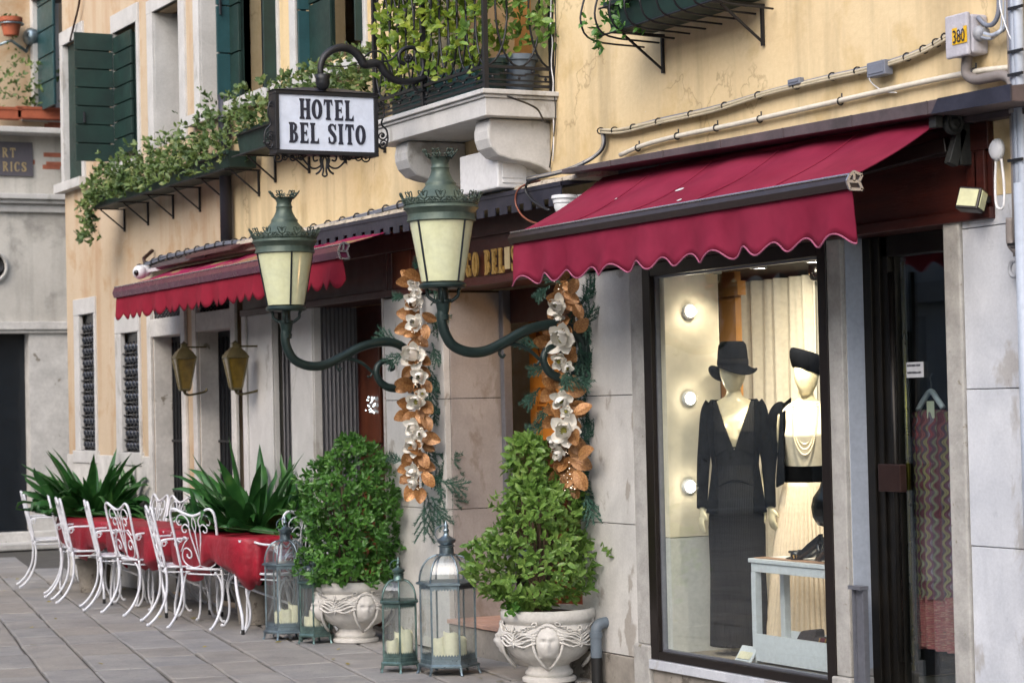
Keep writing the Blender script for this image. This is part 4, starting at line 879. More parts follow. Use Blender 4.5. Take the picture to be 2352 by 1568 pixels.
# mortar ledge with cables above the canopies
lg = thing('ledge', 'crumbling whitish mortar ledge carrying cables above the notched canopy', 'ledge', (-14, -.1, 2.9))
l0, l1 = PR(560, 552, -.12), PR(1400, 395, -.12)
lm = MB(); n = 60; rr_ = random.Random(5)
rg_ = []
for i in range(n+1):
    x = l0.x+(l1.x-l0.x)*i/n; z = lz(x, zt0, zt1)+.012; a = rr_.uniform(-.012, .012)
    rg_.append([(x, -.19+a, z), (x, -.18+a*1.5, z+.028+a*.5), (x, -.06, z+.05+a), (x, .0, z+.055), (x, .0, z-.0)])
lm.loft(rg_); lm.build('mortar', M['roofing'], lg)
# left canopy scraps above the small awning
cn3 = thing('canopy', 'small tilted brown sheet covers above the faded cafe awning', 'canopy', (-18.5, -.1, 2.95))
for (p0, p1, yy, hh, mat_) in (((347, 614), (470, 588), -.22, .012, M['lead']), ((425, 592), (530, 570), -.26, .012, plain('brown_tin_cover', '#5a3c3c', .5, .3, bump=.3))):
    a, b = PR(*p0, yy), PR(*p1, yy)
    MB().hexa([(a.x, yy, a.z-hh), (b.x, yy, b.z-hh), (b.x, 0, b.z-hh+.09), (a.x, 0, a.z-hh+.09), (a.x, yy, a.z+hh), (b.x, yy, b.z+hh), (b.x, 0, b.z+hh+.09), (a.x, 0, a.z+hh+.09)]).build('sheet_cover', mat_, cn3, bev=.003)
lg2 = thing('ledge', 'cable-covered mortar ledge above the faded cafe awning', 'ledge', (-18.3, -.1, 3.0))
a, b = PR(335, 608, -.06), PR(600, 556, -.06); lm = MB()
lm.hexa([(a.x, -.12, a.z-.06), (b.x, -.12, b.z-.06), (b.x, 0, b.z-.06), (a.x, 0, a.z-.06), (a.x, -.1, a.z), (b.x, -.1, b.z), (b.x, 0, b.z+.02), (a.x, 0, a.z+.02)]); lm.build('mortar', M['roofing'], lg2, bev=.01)

# ================================================================= CABLES, PIPES AND BOXES
def cable(name, label, cat, pts, r, mat, par=None, y=None, n=6, group=None, seg=5):
    q = smooth([P(a[0], a[1], y=(a[2] if len(a) > 2 else y)) for a in pts], seg)
    o = MB().tube(q, r, n).build(name, mat, par, smooth=True)
    if not par: tag(o, label, cat, group)
    return o
bun = thing('cable_bundle', 'sagging bundle of cream and grey cables strapped across the ochre wall to the numbered box', 'cables', tuple(P(1850, 190, y=-.03)))
bp = [(1380, 300), (1430, 298), (1520, 277), (1640, 250), (1760, 213), (1900, 178), (1990, 158), (2080, 132), (2140, 105), (2172, 85)]
rc = random.Random(2)
for k in range(6):
    off = [(-3+k*1.6+rc.uniform(-1.2, 1.2)) for _ in bp]
    cable('cable', None, None, [(p[0], p[1]+off[i], -.02-.012*(k % 3)) for i, p in enumerate(bp)], .0075, M['greycable'] if k == 0 else M['cream'], bun)
for i in range(15):
    t = i/14; j = t*(len(bp)-1.01); a = int(j); fr_ = j-a; px = bp[a][0]*(1-fr_)+bp[a+1][0]*fr_; py = bp[a][1]*(1-fr_)+bp[a+1][1]*fr_
    c = P(px, py+1, y=-.033); MB().tube([(c.x+.004*math.cos(u), c.y+.021*math.cos(u), c.z+.019*math.sin(u)) for u in [2*PI*q_/10 for q_ in range(10)]], .004, 4, closed=True).build('cable_tie', M['blackcable'], bun)
b2 = [(1382, 298), (1384, 330), (1372, 352), (1340, 372), (1290, 392), (1200, 412), (1150, 430)]
cb = thing('cable_bundle', 'grey cable bundle running down over the ledge beside the long canopy', 'cables', tuple(P(1380, 350, y=-.03)))
for k in range(4): cable('cable', None, None, [(p[0]+k*1.8*(1 if i < 3 else 0), p[1]+k*1.7*(0 if i < 3 else 1), -.03 if i < 3 else -.10) for i, p in enumerate(b2)], .007, (M['greycable'], M['cream'], M['greycable'], M['blackcable'])[k], cb)
b3 = [(1140, 436), (1000, 452), (920, 475), (820, 503), (720, 527), (620, 545)]
b4 = [(620, 548), (560, 557), (500, 566), (430, 582), (370, 597), (320, 618)]
for bb, lb in ((b3, 'dark thin cables clipped along the ledge behind the near street lamp'), (b4, 'untidy cables lying on the ledge over the faded awning')):
    cc = thing('cable_bundle', lb, 'cables', tuple(P(*bb[2], y=-.12)))
    for k in range(4): cable('cable', None, None, [(p[0], p[1]-k*2+rc.uniform(-1, 1), -.12-.02*(k % 2)) for p in bb], .009, (M['blackcable'], M['greycable'], M['cream'], M['greycable'])[k], cc)
    for i in range(16):
        t = i/15*(len(bb)-1.01); a = int(t); fr_ = t-a; c = P(bb[a][0]*(1-fr_)+bb[a+1][0]*fr_, bb[a][1]*(1-fr_)+bb[a+1][1]*fr_-3, y=-.13)
        MB().tube([(c.x, c.y+.03*math.cos(u), c.z+.03*math.sin(u)) for u in [2*PI*q_/9 for q_ in range(9)]], .006, 4, closed=True).build('cable_tie', M['blackcable'], cc)
cdt = thing('conduit', 'slim cream conduit clipped to the wall just above the long canopy', 'conduit', tuple(P(1800, 270, y=-.03)))
cable('pipe', None, None, [(1425, 356), (1480, 333), (1560, 312), (1700, 283), (1900, 238), (2100, 193), (2240, 165), (2325, 155)], .0135, M['conduit'], cdt, y=-.03, n=8)
for (px, py) in ((1465, 340), (1555, 313), (1645, 294), (1745, 274), (1930, 233), (2238, 166)):
    c = P(px, py, y=-.03); MB().tube([(c.x, c.y+.017*math.cos(u), c.z+.017*math.sin(u)) for u in [2*PI*q_/10 for q_ in range(10)]], .005, 4, closed=True).tube([(c.x, -.02, c.z+.015), (c.x, -.02, c.z+.04)], .005, 4).build('clip', M['black'], cdt)
# junction boxes on the bundle
def jbox(label, a, b, yy=-.07, d=.05):
    A_, B_ = P(*a, y=yy), P(*b, y=yy)
    t = thing('junction_box', label, 'junction box', ((A_.x+B_.x)/2, yy, (A_.z+B_.z)/2))
    MB().box(A_.x, B_.x, yy, yy+d, B_.z, A_.z).build('housing', M['greycable'], t, bev=.004)
    MB().box(A_.x+.012, B_.x-.012, yy-.004, yy, B_.z+.012, A_.z-.012).build('lid', M['greycable'], t, bev=.002)
jbox('small grey junction box in the middle of the cable bundle on the ochre wall', (1990, 146), (2032, 170))
jbox('tiny flat grey clip box on the cable bundle left of the junction box', (1808, 184), (1836, 192), -.06, .03)
cable('wire', 'thin white wire looping from the junction box to the conduit', 'wire', [(1992, 168), (2002, 190), (2030, 210), (2060, 213)], .003, M['whitecable'], y=-.03)
# electrical box 380
xb0, xb1 = P(2170, 80, y=-.12).x, P(2221, 80, y=-.12).x; z0_, z1_ = P(2190, 128, y=-.12).z-.01, P(2190, 34, y=-.12).z
eb = thing('electrical_box', 'grey electrical box with yellow 380 tag at the top right of the ochre wall', 'electrical box', (xb0, -.12, z0_))
MB().box(xb0, xb1, -.095, -.0, z0_+.008, z1_-.008).build('housing', M['boxgrey'], eb, bev=.012)
MB().box(xb0, xb1, -.12, -.097, z0_, z1_).build('lid', M['boxgrey'], eb, bev=.008)
for a in (xb0+.025, xb1-.025):
    for b in (z0_+.025, z1_-.025): MB().lathe((0,0,0), [(.001,.0),(.009,0),(.009,.006),(.001,.006)], 10).build('screw', M['plasticg'], eb).matrix_local = Matrix.Translation(Vector((a, -.125, b))-Vector((xb0, -.12, z0_))) @ Matrix.Rotation(PI/2, 4, 'X')
sw_ = MB(); sw_.lathe((0,0,0), [(.001,0),(.02,0),(.02,.004),(.001,.004)], 16); sw_.v = [(xb0+.115+x, -.1235-z, z0_+.12+y*1.3) for x, y, z in sw_.v]; sw_.build('lock', M['boxgrey'], eb)
tgc = MB().box(xb0+.055, xb0+.155, -.124, -.121, z1_-.135, z1_-.062).build('tag', M['tagy'], eb)
el = MB(); el.lathe((0,0,0), [(.001,0),(.035,0),(.035,.02),(.022,.035),(.022,.05)], 16); el.v = [(xb1+z, -.055+x, (z0_+z1_)/2+y) for x, y, z in el.v]; el.build('gland', M['plasticg'], eb, smooth=True, auto=40)
cable('conduit', 'fat grey conduit bending from under the numbered box to the corner pipes', 'conduit', [(2222, 128, -.05), (2220, 152, -.05), (2222, 172, -.05), (2242, 183, -.05), (2275, 178, -.05), (2305, 174, -.05), (2325, 190, -.06), (2330, 260, -.07)], .024, M['conduitg'], n=10)
gc = thing('cable_bundle', 'short thick cables leaving the numbered box towards the corner pipes', 'cables', tuple(P(2270, 75, y=-.1)))
for k in range(4): cable('cable', None, None, [(2240, 70+k*4, -.055), (2256, 76+k*3, -.06), (2275, 82+k*2, -.07), (2292, 76, -.08+.01*k), (2303+k*2, 60, -.06), (2304+k*3, 0, -.05), (2304+k*3, -60, -.05)], .010, (M['pipeblue'], M['cream'], M['plasticg'], M['pipeblue'])[k], gc)
cable('cable', 'grey cable hanging in a loop behind the numbered box', 'cable', [(2246, 40), (2262, 56), (2276, 58), (2288, 46), (2294, 20), (2294, -40)], .011, M['greycable'], y=-.06)
# pipes at the right corner
rp = thing('pipe_cluster', 'cluster of pale pipes and cables strapped down the right edge of the shop front', 'pipes', (P(2335, 300, y=-.06).x, -.06, 1.5))
for (px, r, mt, dz) in ((2328, .012, M['greycable'], 0), (2335, .016, M['pipeblue'], 0), (2345, .022, M['pipeblue'], 0), (2322, .009, M['conduitg'], 0)):
    c = P(px, 250, y=-.07); MB().tube([(c.x, -.07, P(px, 590, y=-.07).z if r < .02 else 0), (c.x+.002, -.07, 2.6), (c.x, -.07, 3.0), (c.x-.01, -.06, 6)], r, 10).build('pipe', mt, rp, smooth=True)
for py in (17, 117, 170, 207, 367, 560): 
    c = P(2337, py, y=-.09); MB().box(c.x-.055, c.x+.04, -.10, -.09, c.z-.006, c.z+.006).build('strap', M['blackcable'], rp)
cable('conduit', 'thick grey elbow conduit turning right at the corner beside the marble', 'conduit', [(2322, 500), (2322, 540), (2325, 562), (2338, 574), (2358, 577), (2400, 570)], .022, M['conduitg'], y=-.06, n=10)
MB().tube([(P(2352, 700, y=-.10).x, -.10, 0), (P(2352, 700, y=-.10).x, -.10, 2.5)], .03, 12).build('pipe', M['pipeblue'], rp, smooth=True)
rg2 = MB(); c = P(2330, 617, y=-.06); rg2.tube([(c.x+.03*math.cos(u), -.06, c.z+.035*math.sin(u)) for u in [PI*.35+1.4*PI*i/12 for i in range(13)]], .01, 6); tag(rg2.build('pipe_clamp', M['plasticg']), 'open grey pipe clamp ring with no pipe on the marble', 'clamp')
cable('wire', 'slack white wire hanging from the top beside the corner pipes', 'wire', [(2296, -10), (2298, 20), (2310, 60), (2325, 95), (2340, 110)], .003, M['whitecable'], y=-.08)
cable('wire', 'white wire looping under the round sensor beside the awning bracket', 'wire', [(2288, 360), (2286, 420), (2288, 468), (2297, 480), (2306, 470), (2306, 420), (2300, 365)], .006, M['whitecable'], y=-.07)
sn = MB(); c = P(2297, 344, y=-.06); sn.lathe((0,0,0), [(.001,.03),(.03,.028),(.042,.015),(.045,.0),(.001,0)], 24); sn.v = [(c.x+x, -.07-z, c.z+y*1.1) for x, y, z in sn.v]
tag(sn.build('sensor', M['plastic'], smooth=True), 'round white sensor on the wall below the awning bracket', 'sensor')
# floodlight
c = P(2237, 458, y=-.1)
fl = thing('floodlight', 'small black floodlight with pale glass on the fascia over the shop door', 'floodlight', (c.x, -.1, c.z-.1))
rt = Matrix.Translation((c.x, -.12, c.z)) @ Matrix.Rotation(math.radians(-18), 4, 'X') @ Matrix.Rotation(math.radians(25), 4, 'Z')
def tb(x0, x1, y0, y1, z0, z1): q_ = MB().box(*[.78*v for v in (x0, x1, y0, y1, z0, z1)]); q_.v = [tuple(rt @ Vector(v)) for v in q_.v]; return q_
tb(-.07, .07, -.03, .05, -.065, .065).build('housing', M['frame'], fl, bev=.006)
tb(-.058, .058, -.036, -.031, -.05, .05).build('lens', M['floodglass'], fl)
tb(.072, .076, -.02, .045, -.05, .05).build('side_glass', M['floodglass'], fl)
MB().beam((c.x, -.06, c.z+.0), (c.x, -.02, c.z), .04, .03).build('bracket', M['frame'], fl)
# two small wires by the balcony and cracks of cable on the wall
cable('wire', 'white wire hanging straight down the corner beside the balcony', 'wire', [(1266, -20), (1265, 60), (1269, 100), (1266, 150), (1271, 190), (1268, 240), (1272, 290), (1270, 370)], .004, M['whitecable'], y=-.02)
cable('wire', 'black wire running down the wall corner beside the balcony slab', 'wire', [(1275, -20), (1277, 100), (1273, 200), (1276, 260), (1270, 330), (1262, 385)], .004, M['blackcable'], y=-.02)
cable('cable', 'black cable drooping over the side of the balcony slab', 'cable', [(1165, 221, -.49), (1195, 232, -.40), (1215, 240, -.30), (1235, 252, -.22), (1250, 278, -.1), (1262, 283, -.02)], .006, M['blackcable'])
cable('cable', 'brown cable hanging in a wide loop beside the white dome camera', 'cable', [(1240, 415), (1205, 425), (1188, 440), (1184, 465), (1195, 490), (1215, 507), (1240, 515)], .006, M['redcable'], y=-.25)
cable('cable', 'black cable looped over the navy canopy end beside the dome camera', 'cable', [(1235, 410), (1212, 420), (1208, 440), (1222, 460), (1245, 475), (1262, 483)], .009, M['blackcable'], y=-.27)
# white dome camera on the right canopy end
c = P(1297, 468, y=-.2)
dc = thing('dome_camera', 'white dome security camera under the canopy left of the burgundy awning', 'security camera', (c.x, -.2, c.z))
MB().lathe((c.x, -.2, c.z), [(.001,.048),(.075,.048),(.078,.03),(.068,.022),(.068,.004),(.062,-.002),(.062,-.02),(.05,-.05),(.025,-.066),(.001,-.07)], 28).build('housing', M['plastic'], dc, smooth=True, auto=35)
MB().box(c.x-.02, c.x+.1, -.14, -.0, c.z+.0, c.z+.05).build('bracket', M['plastic'], dc, bev=.004)
# bullet camera at the far awning corner
c = P(321, 625, y=-.35)
bc = thing('bullet_camera', 'white round security camera at the left end of the faded awning', 'security camera', (c.x, -.35, c.z))
T0 = (-AX-R0*.45-Vector((0,0,.15))).normalized()
MB().ball(c, .062, 16).tube([c-T0*.01, c-T0*.12], [.06, .05], 16).build('housing', M['plastic'], bc, smooth=True)
MB().ball(c+T0*.042, .030, 12).build('lens', M['leather'], bc, smooth=True)
MB().beam(c, (c.x+.05, -.02, c.z+.06), .03, .03).build('arm', M['plastic'], bc)
# air conditioner under the balcony
A_, B_ = P(1088, 362, y=-.2), P(1150, 438, y=-.2)
ac = thing('air_conditioner', 'white box air conditioner tucked under the balcony corbels', 'air conditioner', (A_.x, -.2, B_.z))
x1_ = A_.x+.52
MB().box(A_.x, x1_, -.30, -.10, B_.z, A_.z).build('housing', M['plastic'], ac, bev=.01)
MB().box(A_.x+.02, x1_-.02, -.10, -.005, B_.z+.03, A_.z-.03).build('back_housing', M['plastic'], ac, bev=.008)
MB().box(x1_, x1_+.008, -.27, -.13, B_.z+.03, B_.z+.05).box(x1_, x1_+.006, -.27, -.13, B_.z+.06, A_.z-.03).build('side_panel', M['plastic'], ac, bev=.003)
# grey drain stub beside the near urn
c = P(1377, 1500, y=-.06)
ds = thing('drain_stub', 'grey plastic drain elbow with a black foot beside the near urn', 'pipe', (c.x, -.08, 0))
zt = P(1377, 1440, y=-.08).z; zm = P(1377, 1510, y=-.08).z
MB().tube(smooth([(c.x, -.08, zm), (c.x, -.08, zt-.03), (c.x, -.06, zt+.01), (c.x, -.02, zt+.02), (c.x, .0, zt+.02)], 5), .033, 14).tube([(c.x, -.08, zt-.06), (c.x, -.08, zt-.03)], .038, 14).build('pipe', M['pvc'], ds, smooth=True, auto=40)
MB().tube([(c.x, -.08, 0), (c.x, -.08, zm)], .032, 14).build('foot', M['blacktip'], ds, smooth=True, auto=40)

# ================================================================= STREET LAMPS
XLm = P(1352, 810, y=0).x
def street_lamp(label):
    t = thing('street_lamp', label, 'street lamp', (XLm, 0, P(1352, 810, y=0).z), 'scroll-bracket street lamps')
    Q = lambda px, py: P(px, py, x=XLm)
    base = Q(1017, 655); bx_, by_, bz_ = base
    main = smooth([Q(1017, 700), Q(1015, 735), Q(1022, 765), Q(1040, 793), Q(1075, 808), Q(1115, 806), Q(1160, 785), Q(1205, 760), Q(1250, 747), Q(1290, 747), Q(1320, 762), Q(1338, 790), Q(1341, 822), Q(1330, 850), Q(1308, 866), Q(1282, 866), Q(1260, 852), Q(1249, 828), Q(1254, 806), Q(1270, 796), Q(1286, 802), Q(1292, 815), Q(1284, 820)], 6)
    n = len(main); rad = [.030 if i < n*.62 else .030-(.018*(i-n*.62)/(n*.38)) for i in range(n)]
    MB().tube(main, rad, 12).build('scroll_arm', M['verdidark'], t, smooth=True)
    s = MB(); br2 = smooth([Q(1150, 800), Q(1175, 790), Q(1210, 800), Q(1240, 826), Q(1262, 848)], 6); s.tube(br2, .011, 8)
    s.tube(smooth([Q(1150, 800), Q(1147, 812), Q(1154, 820), Q(1160, 814)], 4), .009, 6); s.tube(smooth([Q(1240, 826), Q(1233, 838), Q(1226, 836)], 4), .008, 6)
    s.build('scroll_branch', M['verdidark'], t, smooth=True)
    pl_ = MB(); zc_ = Q(1350, 818).z
    pr = [(-.17,.02),(-.155,.045),(-.14,.03),(-.12,.05),(-.06,.04),(0,.05),(.06,.04),(.12,.05),(.14,.03),(.155,.045),(.17,.02)]
    pl_.loft([[(XLm+w_*1.0*c_[0], -.0-c_[1]*1.2, zc_+z) for c_ in ((-1,0),(-1,w_*.7),(-.5,w_),(.5,w_),(1,w_*.7),(1,0))] for z, w_ in pr])
    pl_.build('wall_plate', M['verdidark'], t, bev=.004)
    c_ = (bx_, by_, bz_)
    MB().lathe(c_, [(.001,.02),(.105,.018),(.128,.010),(.134,0),(.132,-.012),(.12,-.018),(.001,-.02)], 36).build('bottom_ring', M['verdidark'], t, smooth=True, auto=40)
    MB().lathe(c_, [(.022,-.20),(.034,-.195),(.036,-.17),(.03,-.165),(.034,-.15),(.044,-.10),(.05,-.095),(.05,-.08),(.03,-.075),(.028,-.0)], 20).build('collar', M['verdidark'], t, smooth=True, auto=35)
    for k in range(4):
        a = PI/4+k*PI/2+.25; d = Vector((math.cos(a), math.sin(a), 0)); B0 = Vector(c_)
        MB().tube(smooth([B0+d*.03+Vector((0,0,-.10)), B0+d*.055+Vector((0,0,-.085)), B0+d*.085+Vector((0,0,-.06)), B0+d*.088+Vector((0,0,-.035)), B0+d*.10+Vector((0,0,-.012))], 4), .010, 8).build('support', M['verdidark'], t, smooth=True)
    hgt = .345; rb, rt_ = .120, .183; a0_ = math.atan2(-AX.y, -AX.x)+PI/6+.10
    cp_ = lambda r, z, a: Vector((bx_+r*math.cos(a), by_+r*math.sin(a), bz_+.02+z))
    a0_ = math.atan2(-AX.y, -AX.x)+PI/4+.04
    for k in range(4):
        f_ = MB(); rws = []
        for i in range(11):
            a = a0_+k*PI/2+PI/2*i/10; rws.append([cp_(rb, 0, a), cp_(rt_, hgt, a), cp_(rt_-.008, hgt, a), cp_(rb-.008, 0, a)])
        f_.loft(rws); f_.build('glass_pane', M['lampglass'], t, smooth=True, auto=30)
        a = a0_+k*PI/2; MB().tube([cp_(rb+.003, 0, a), cp_(rt_+.003, hgt, a)], .0065, 5).build('glazing_bar', M['blackpaint'], t)
    MB().lathe(c_, [(.18,.355),(.198,.362),(.192,.378),(.190,.40),(.205,.425),(.214,.432),(.212,.445),(.203,.452),(.17,.455),(.001,.455)], 40).build('cornice', M['verdigris'], t, smooth=True, auto=35)
    MB().lathe(c_, [(.172,.455),(.150,.488),(.118,.525),(.090,.560),(.087,.566),(.089,.576),(.083,.584),(.070,.600),(.056,.630),(.051,.655),(.055,.664),(.050,.672),(.048,.69),(.055,.71),(.066,.725),(.05,.722),(.001,.70)], 40).build('roof', M['verdigris'], t, smooth=True, auto=50)
    cr = MB()
    def palm(cr, r, z, a, s, lean):
        e_ = Vector((-math.sin(a), math.cos(a), 0)); o_ = Vector((math.cos(a), math.sin(a), 0)); B0 = Vector((bx_, by_, bz_))+o_*r+Vector((0,0,z))
        pt = lambda u, v: B0+e_*u*s+o_*v*lean*s+Vector((0,0,v*s))
        cr.tube([pt(0, 0), pt(0, .5)], .0045, 4)
        for su in (-1, 1):
            cr.tube([pt(su*(.05+.28*math.sin(u)), .25+.42*(1-math.cos(u))*.5+.28*math.sin(u)) for u in [PI*i/7 for i in range(8)]], .0035, 4)
            cr.tube([pt(su*(.08+.36*math.sin(u)), .12+.2*(1-math.cos(u))*.5+.16*math.sin(u)) for u in [PI*i/6 for i in range(7)]], .0035, 4)
        cr.tube([pt(0, .45), pt(.05, .6), pt(0, .85), pt(-.05, .6), pt(0, .45)], .003, 4)
    for k in range(14): palm(cr, .203, .45, 2*PI*k/14, .085, .45)
    for k in range(14): palm(cr, .203, .45, 2*PI*(k+.5)/14, .045, .45)
    cr.tube([(bx_+.205*math.cos(u), by_+.205*math.sin(u), bz_+.458) for u in [2*PI*i/40 for i in range(40)]], .006, 5, closed=True)
    cr.build('crown_frieze', M['verdigris'], t, smooth=True)
    c2 = MB()
    for k in range(7): palm(c2, .060, .715, 2*PI*k/7+.2, .062, .8)
    c2.build('finial_crown', M['verdigris'], t, smooth=True)
    return t
lamp1 = street_lamp('nearer green cast-iron street lamp on a scroll bracket left of the shop window')
XL2 = P(972, 850, y=0).x
q1 = P(657, 708, x=XL2); q0 = P(1017, 655, x=XLm)
lamp2 = copy_tree(lamp1, loc=(XL2, q1.y-q0.y, lamp1.location.z+q1.z-q0.z), label='farther green cast-iron street lamp, its bracket behind the left flower garland')

cc_ = P(1017, 655, x=XLm)-lamp1.location
for o_ in lamp2.children:
    if o_.name.startswith(('glass_pane', 'glazing_bar')): o_.matrix_local = Matrix.Translation(cc_) @ Matrix.Rotation(math.radians(-28), 4, 'Z') @ Matrix.Translation(-cc_) @ o_.matrix_local
# ================================================================= HOTEL SIGN
XS = P(975, 180, y=-.475).x
S = lambda px, py: P(px, py, x=XS)
sg = thing('hanging_sign', 'white illuminated hanging sign reading HOTEL BEL SITO in a black wrought-iron frame', 'sign', tuple(S(745, 215)))
s0, s1 = S(637, 219), S(862, 350); sy0, sy1, sz1, sz0 = s0.y, s1.y, S(750, 219).z, S(750, 349).z
MB().box(XS-.09, XS-.0, sy0+.005, sy1-.005, sz0+.005, sz1-.005).build('light_box', M['signwhite'], sg)
fb = MB()
for (a, b) in (((sy0-.02, sz1-.005), (sy1+.02, sz1+.02)), ((sy0-.02, sz0-.02), (sy1+.02, sz0+.005))): fb.box(XS-.10, XS+.012, a[0], b[0], a[1], b[1])
fb.box(XS-.10, XS+.012, sy0-.02, sy0+.006, sz0+.0055, sz1-.0055).box(XS-.10, XS+.012, sy1-.006, sy1+.02, sz0+.0055, sz1-.0055)
fb.build('sign_frame', M['black'], sg, bev=.003)
# low pitched cover
ym = (sy0+sy1)/2
MB().add([(XS+.02, sy0-.03, sz1+.021), (XS+.02, sy1+.03, sz1+.021), (XS-.11, sy1+.03, sz1+.021), (XS-.11, sy0-.03, sz1+.021), (XS-.045, ym-.12, sz1+.05), (XS-.045, ym+.12, sz1+.05)], [(0,1,5,4),(1,2,5),(2,3,4,5),(3,0,4),(0,3,2,1)]).build('sign_cover', M['navy'], sg)
# lettering: condensed slab capitals with flared feet
def stem(x, w_, h, z=0, fl=.55): # vertical stroke with flared ends
    f_ = w_*fl; return [(x-w_/2-f_*.5, z), (x+w_/2+f_*.5, z), (x+w_/2+f_*.45, z+h*.07), (x+w_/2, z+h*.14), (x+w_/2, z+h*.86), (x+w_/2+f_*.45, z+h*.93), (x+w_/2+f_*.5, z+h), (x-w_/2-f_*.5, z+h), (x-w_/2-f_*.45, z+h*.93), (x-w_/2, z+h*.86), (x-w_/2, z+h*.14), (x-w_/2-f_*.45, z+h*.07)]
def band(pts, ws):
    P2 = [Vector(p) for p in pts]; o_ = []; L_, R_2 = [], []
    for i, p in enumerate(P2):
        d = (P2[min(i+1, len(P2)-1)]-P2[max(i-1, 0)]).normalized(); n_ = Vector((-d.y, d.x)); w_ = ws[i] if isinstance(ws, list) else ws
        L_.append(p+n_*w_/2); R_2.append(p-n_*w_/2)
    return [[L_[i], L_[i+1], R_2[i+1], R_2[i]] for i in range(len(P2)-1)]
def glyph(ch, bold=1.0, serif=True):
    t = .19*bold; o_ = []; fl = .55 if serif else .0
    if ch == 'H': o_ = [stem(.13, t, 1, fl=fl), stem(.47, t, 1, fl=fl), [(.13, .43), (.47, .43), (.47, .55), (.13, .55)]]; w_ = .60
    elif ch == 'O': o_ = band([(.26+.20*math.cos(a), .5+.43*math.sin(a)) for a in [2*PI*i/24 for i in range(25)]], [t*(.55+.5*abs(math.cos(2*PI*i/24))) for i in range(25)]); w_ = .52
    elif ch == 'T': o_ = [stem(.27, t, .98, fl=fl), [(.05, .88), (.49, .88), (.50, 1), (.04, 1)], [(.02, .70), (.06, .72), (.13, .90), (.04, 1)], [(.52, .70), (.50, 1), (.41, .90), (.48, .72)]]; w_ = .54
    elif ch == 'E': o_ = [stem(.13, t, 1, fl=fl), [(.1, 0), (.42, 0), (.42, .11), (.1, .11)], [(.1, .89), (.42, .89), (.42, 1), (.1, 1)], [(.15, .45), (.36, .45), (.36, .55), (.15, .55)], [(.34, .36), (.38, .36), (.38, .64), (.34, .64)], [(.38, .0), (.46, .0), (.45, .26), (.36, .08)], [(.38, 1), (.45, 1), (.44, .74), (.36, .92)]]; w_ = .48
    elif ch == 'L': o_ = [stem(.13, t, 1, fl=fl), [(.1, 0), (.44, 0), (.44, .11), (.1, .11)], [(.38, .0), (.48, .0), (.46, .28), (.36, .08)]]; w_ = .49
    elif ch == 'B': o_ = [stem(.13, t, 1, fl=fl)]+band([(.12, .94), (.26, .94), (.36, .87), (.37, .75), (.33, .62), (.24, .55), (.12, .54)], [.1, .11, .14, .17, .14, .11, .1])+band([(.12, .52), (.28, .51), (.39, .42), (.41, .28), (.37, .13), (.27, .06), (.12, .06)], [.1, .11, .15, .18, .15, .11, .1]); w_ = .52
    elif ch == 'S': o_ = band([(.43, .73), (.40, .86), (.30, .95), (.18, .94), (.10, .84), (.11, .70), (.20, .58), (.32, .46), (.40, .34), (.40, .18), (.31, .06), (.18, .05), (.09, .14), (.06, .28)], [.08, .08, .1, .12, .17, .19, .2, .2, .19, .17, .12, .1, .09, .08])+[[(.40, .68), (.46, .68), (.46, .99), (.40, .93)], [(.04, .02), (.10, .08), (.10, .34), (.04, .34)]]; w_ = .50
    elif ch == 'I': o_ = [stem(.14, t, 1, fl=fl)]; w_ = .28
    elif ch == 'R': o_ = [stem(.13, t, 1, fl=fl)]+band([(.12, .94), (.28, .94), (.39, .86), (.40, .73), (.35, .60), (.25, .53), (.12, .52)], [.1, .11, .13, .15, .13, .11, .1])+band([(.26, .5), (.38, .25), (.48, .04), (.54, .03)], [.14, .14, .12, .08]); w_ = .57
    elif ch == 'C': o_ = band([(.46+.0, .78), (.42, .90), (.32, .96), (.2, .92), (.11, .76), (.08, .5), (.11, .24), (.2, .08), (.32, .04), (.43, .10), (.47, .24)], [.06, .08, .09, .12, .15, .17, .15, .12, .09, .07, .05])+[[(.44, .70), (.49, .70), (.49, .98), (.44, .93)]]; w_ = .54
    elif ch == 'G': o_, w_ = glyph('C', bold); o_ = o_+[[(.30, .38), (.50, .38), (.50, .48), (.30, .48)], [(.41, .05), (.50, .05), (.50, .46), (.41, .46)]]
    else: w_ = .3
    return o_, w_
def letters(text, h, fn, depth, mat, par, sp=.07, wid=1., bold=1., name='letter'):
    """fn(u, v, w) maps (along, up, out) to the world; every letter is one part"""
    u = 0
    for ch in text:
        polys, w_ = glyph(ch, bold)
        if polys:
            m_ = MB()
            for k, pg in enumerate(polys): m_.prism([(p[0], p[1]) for p in pg], lambda a, b, c, u=u, k=k: fn(u+a*h*wid, b*h, c+.00004*k*(1 if c > 0 else 0)), 0, depth)
            m_.build(name, mat, par)
        u += (w_+sp)*h*wid
    return u
def tw(text, sp, wid, h): return sum((glyph(c)[1]+sp) for c in text)*h*wid-sp*h*wid
for txt, (l, t_, r, b) in (('HOTEL', (688, 229, 812, 276)), ('BEL SITO', (664, 284, 838, 331))):
    a, b_ = S(l, (t_+b)/2), S(r, (t_+b)/2); h = S((l+r)/2, t_).z-S((l+r)/2, b).z; W_ = b_.y-a.y
    wd_ = W_/tw(txt, .10, 1, h)
    letters(txt, h, lambda u, v, w_, a=a, zb=S((l+r)/2, b).z: (XS+.001+w_, a.y+u, zb+v), .003, M['ink'], sg, .10, wd_, .98)
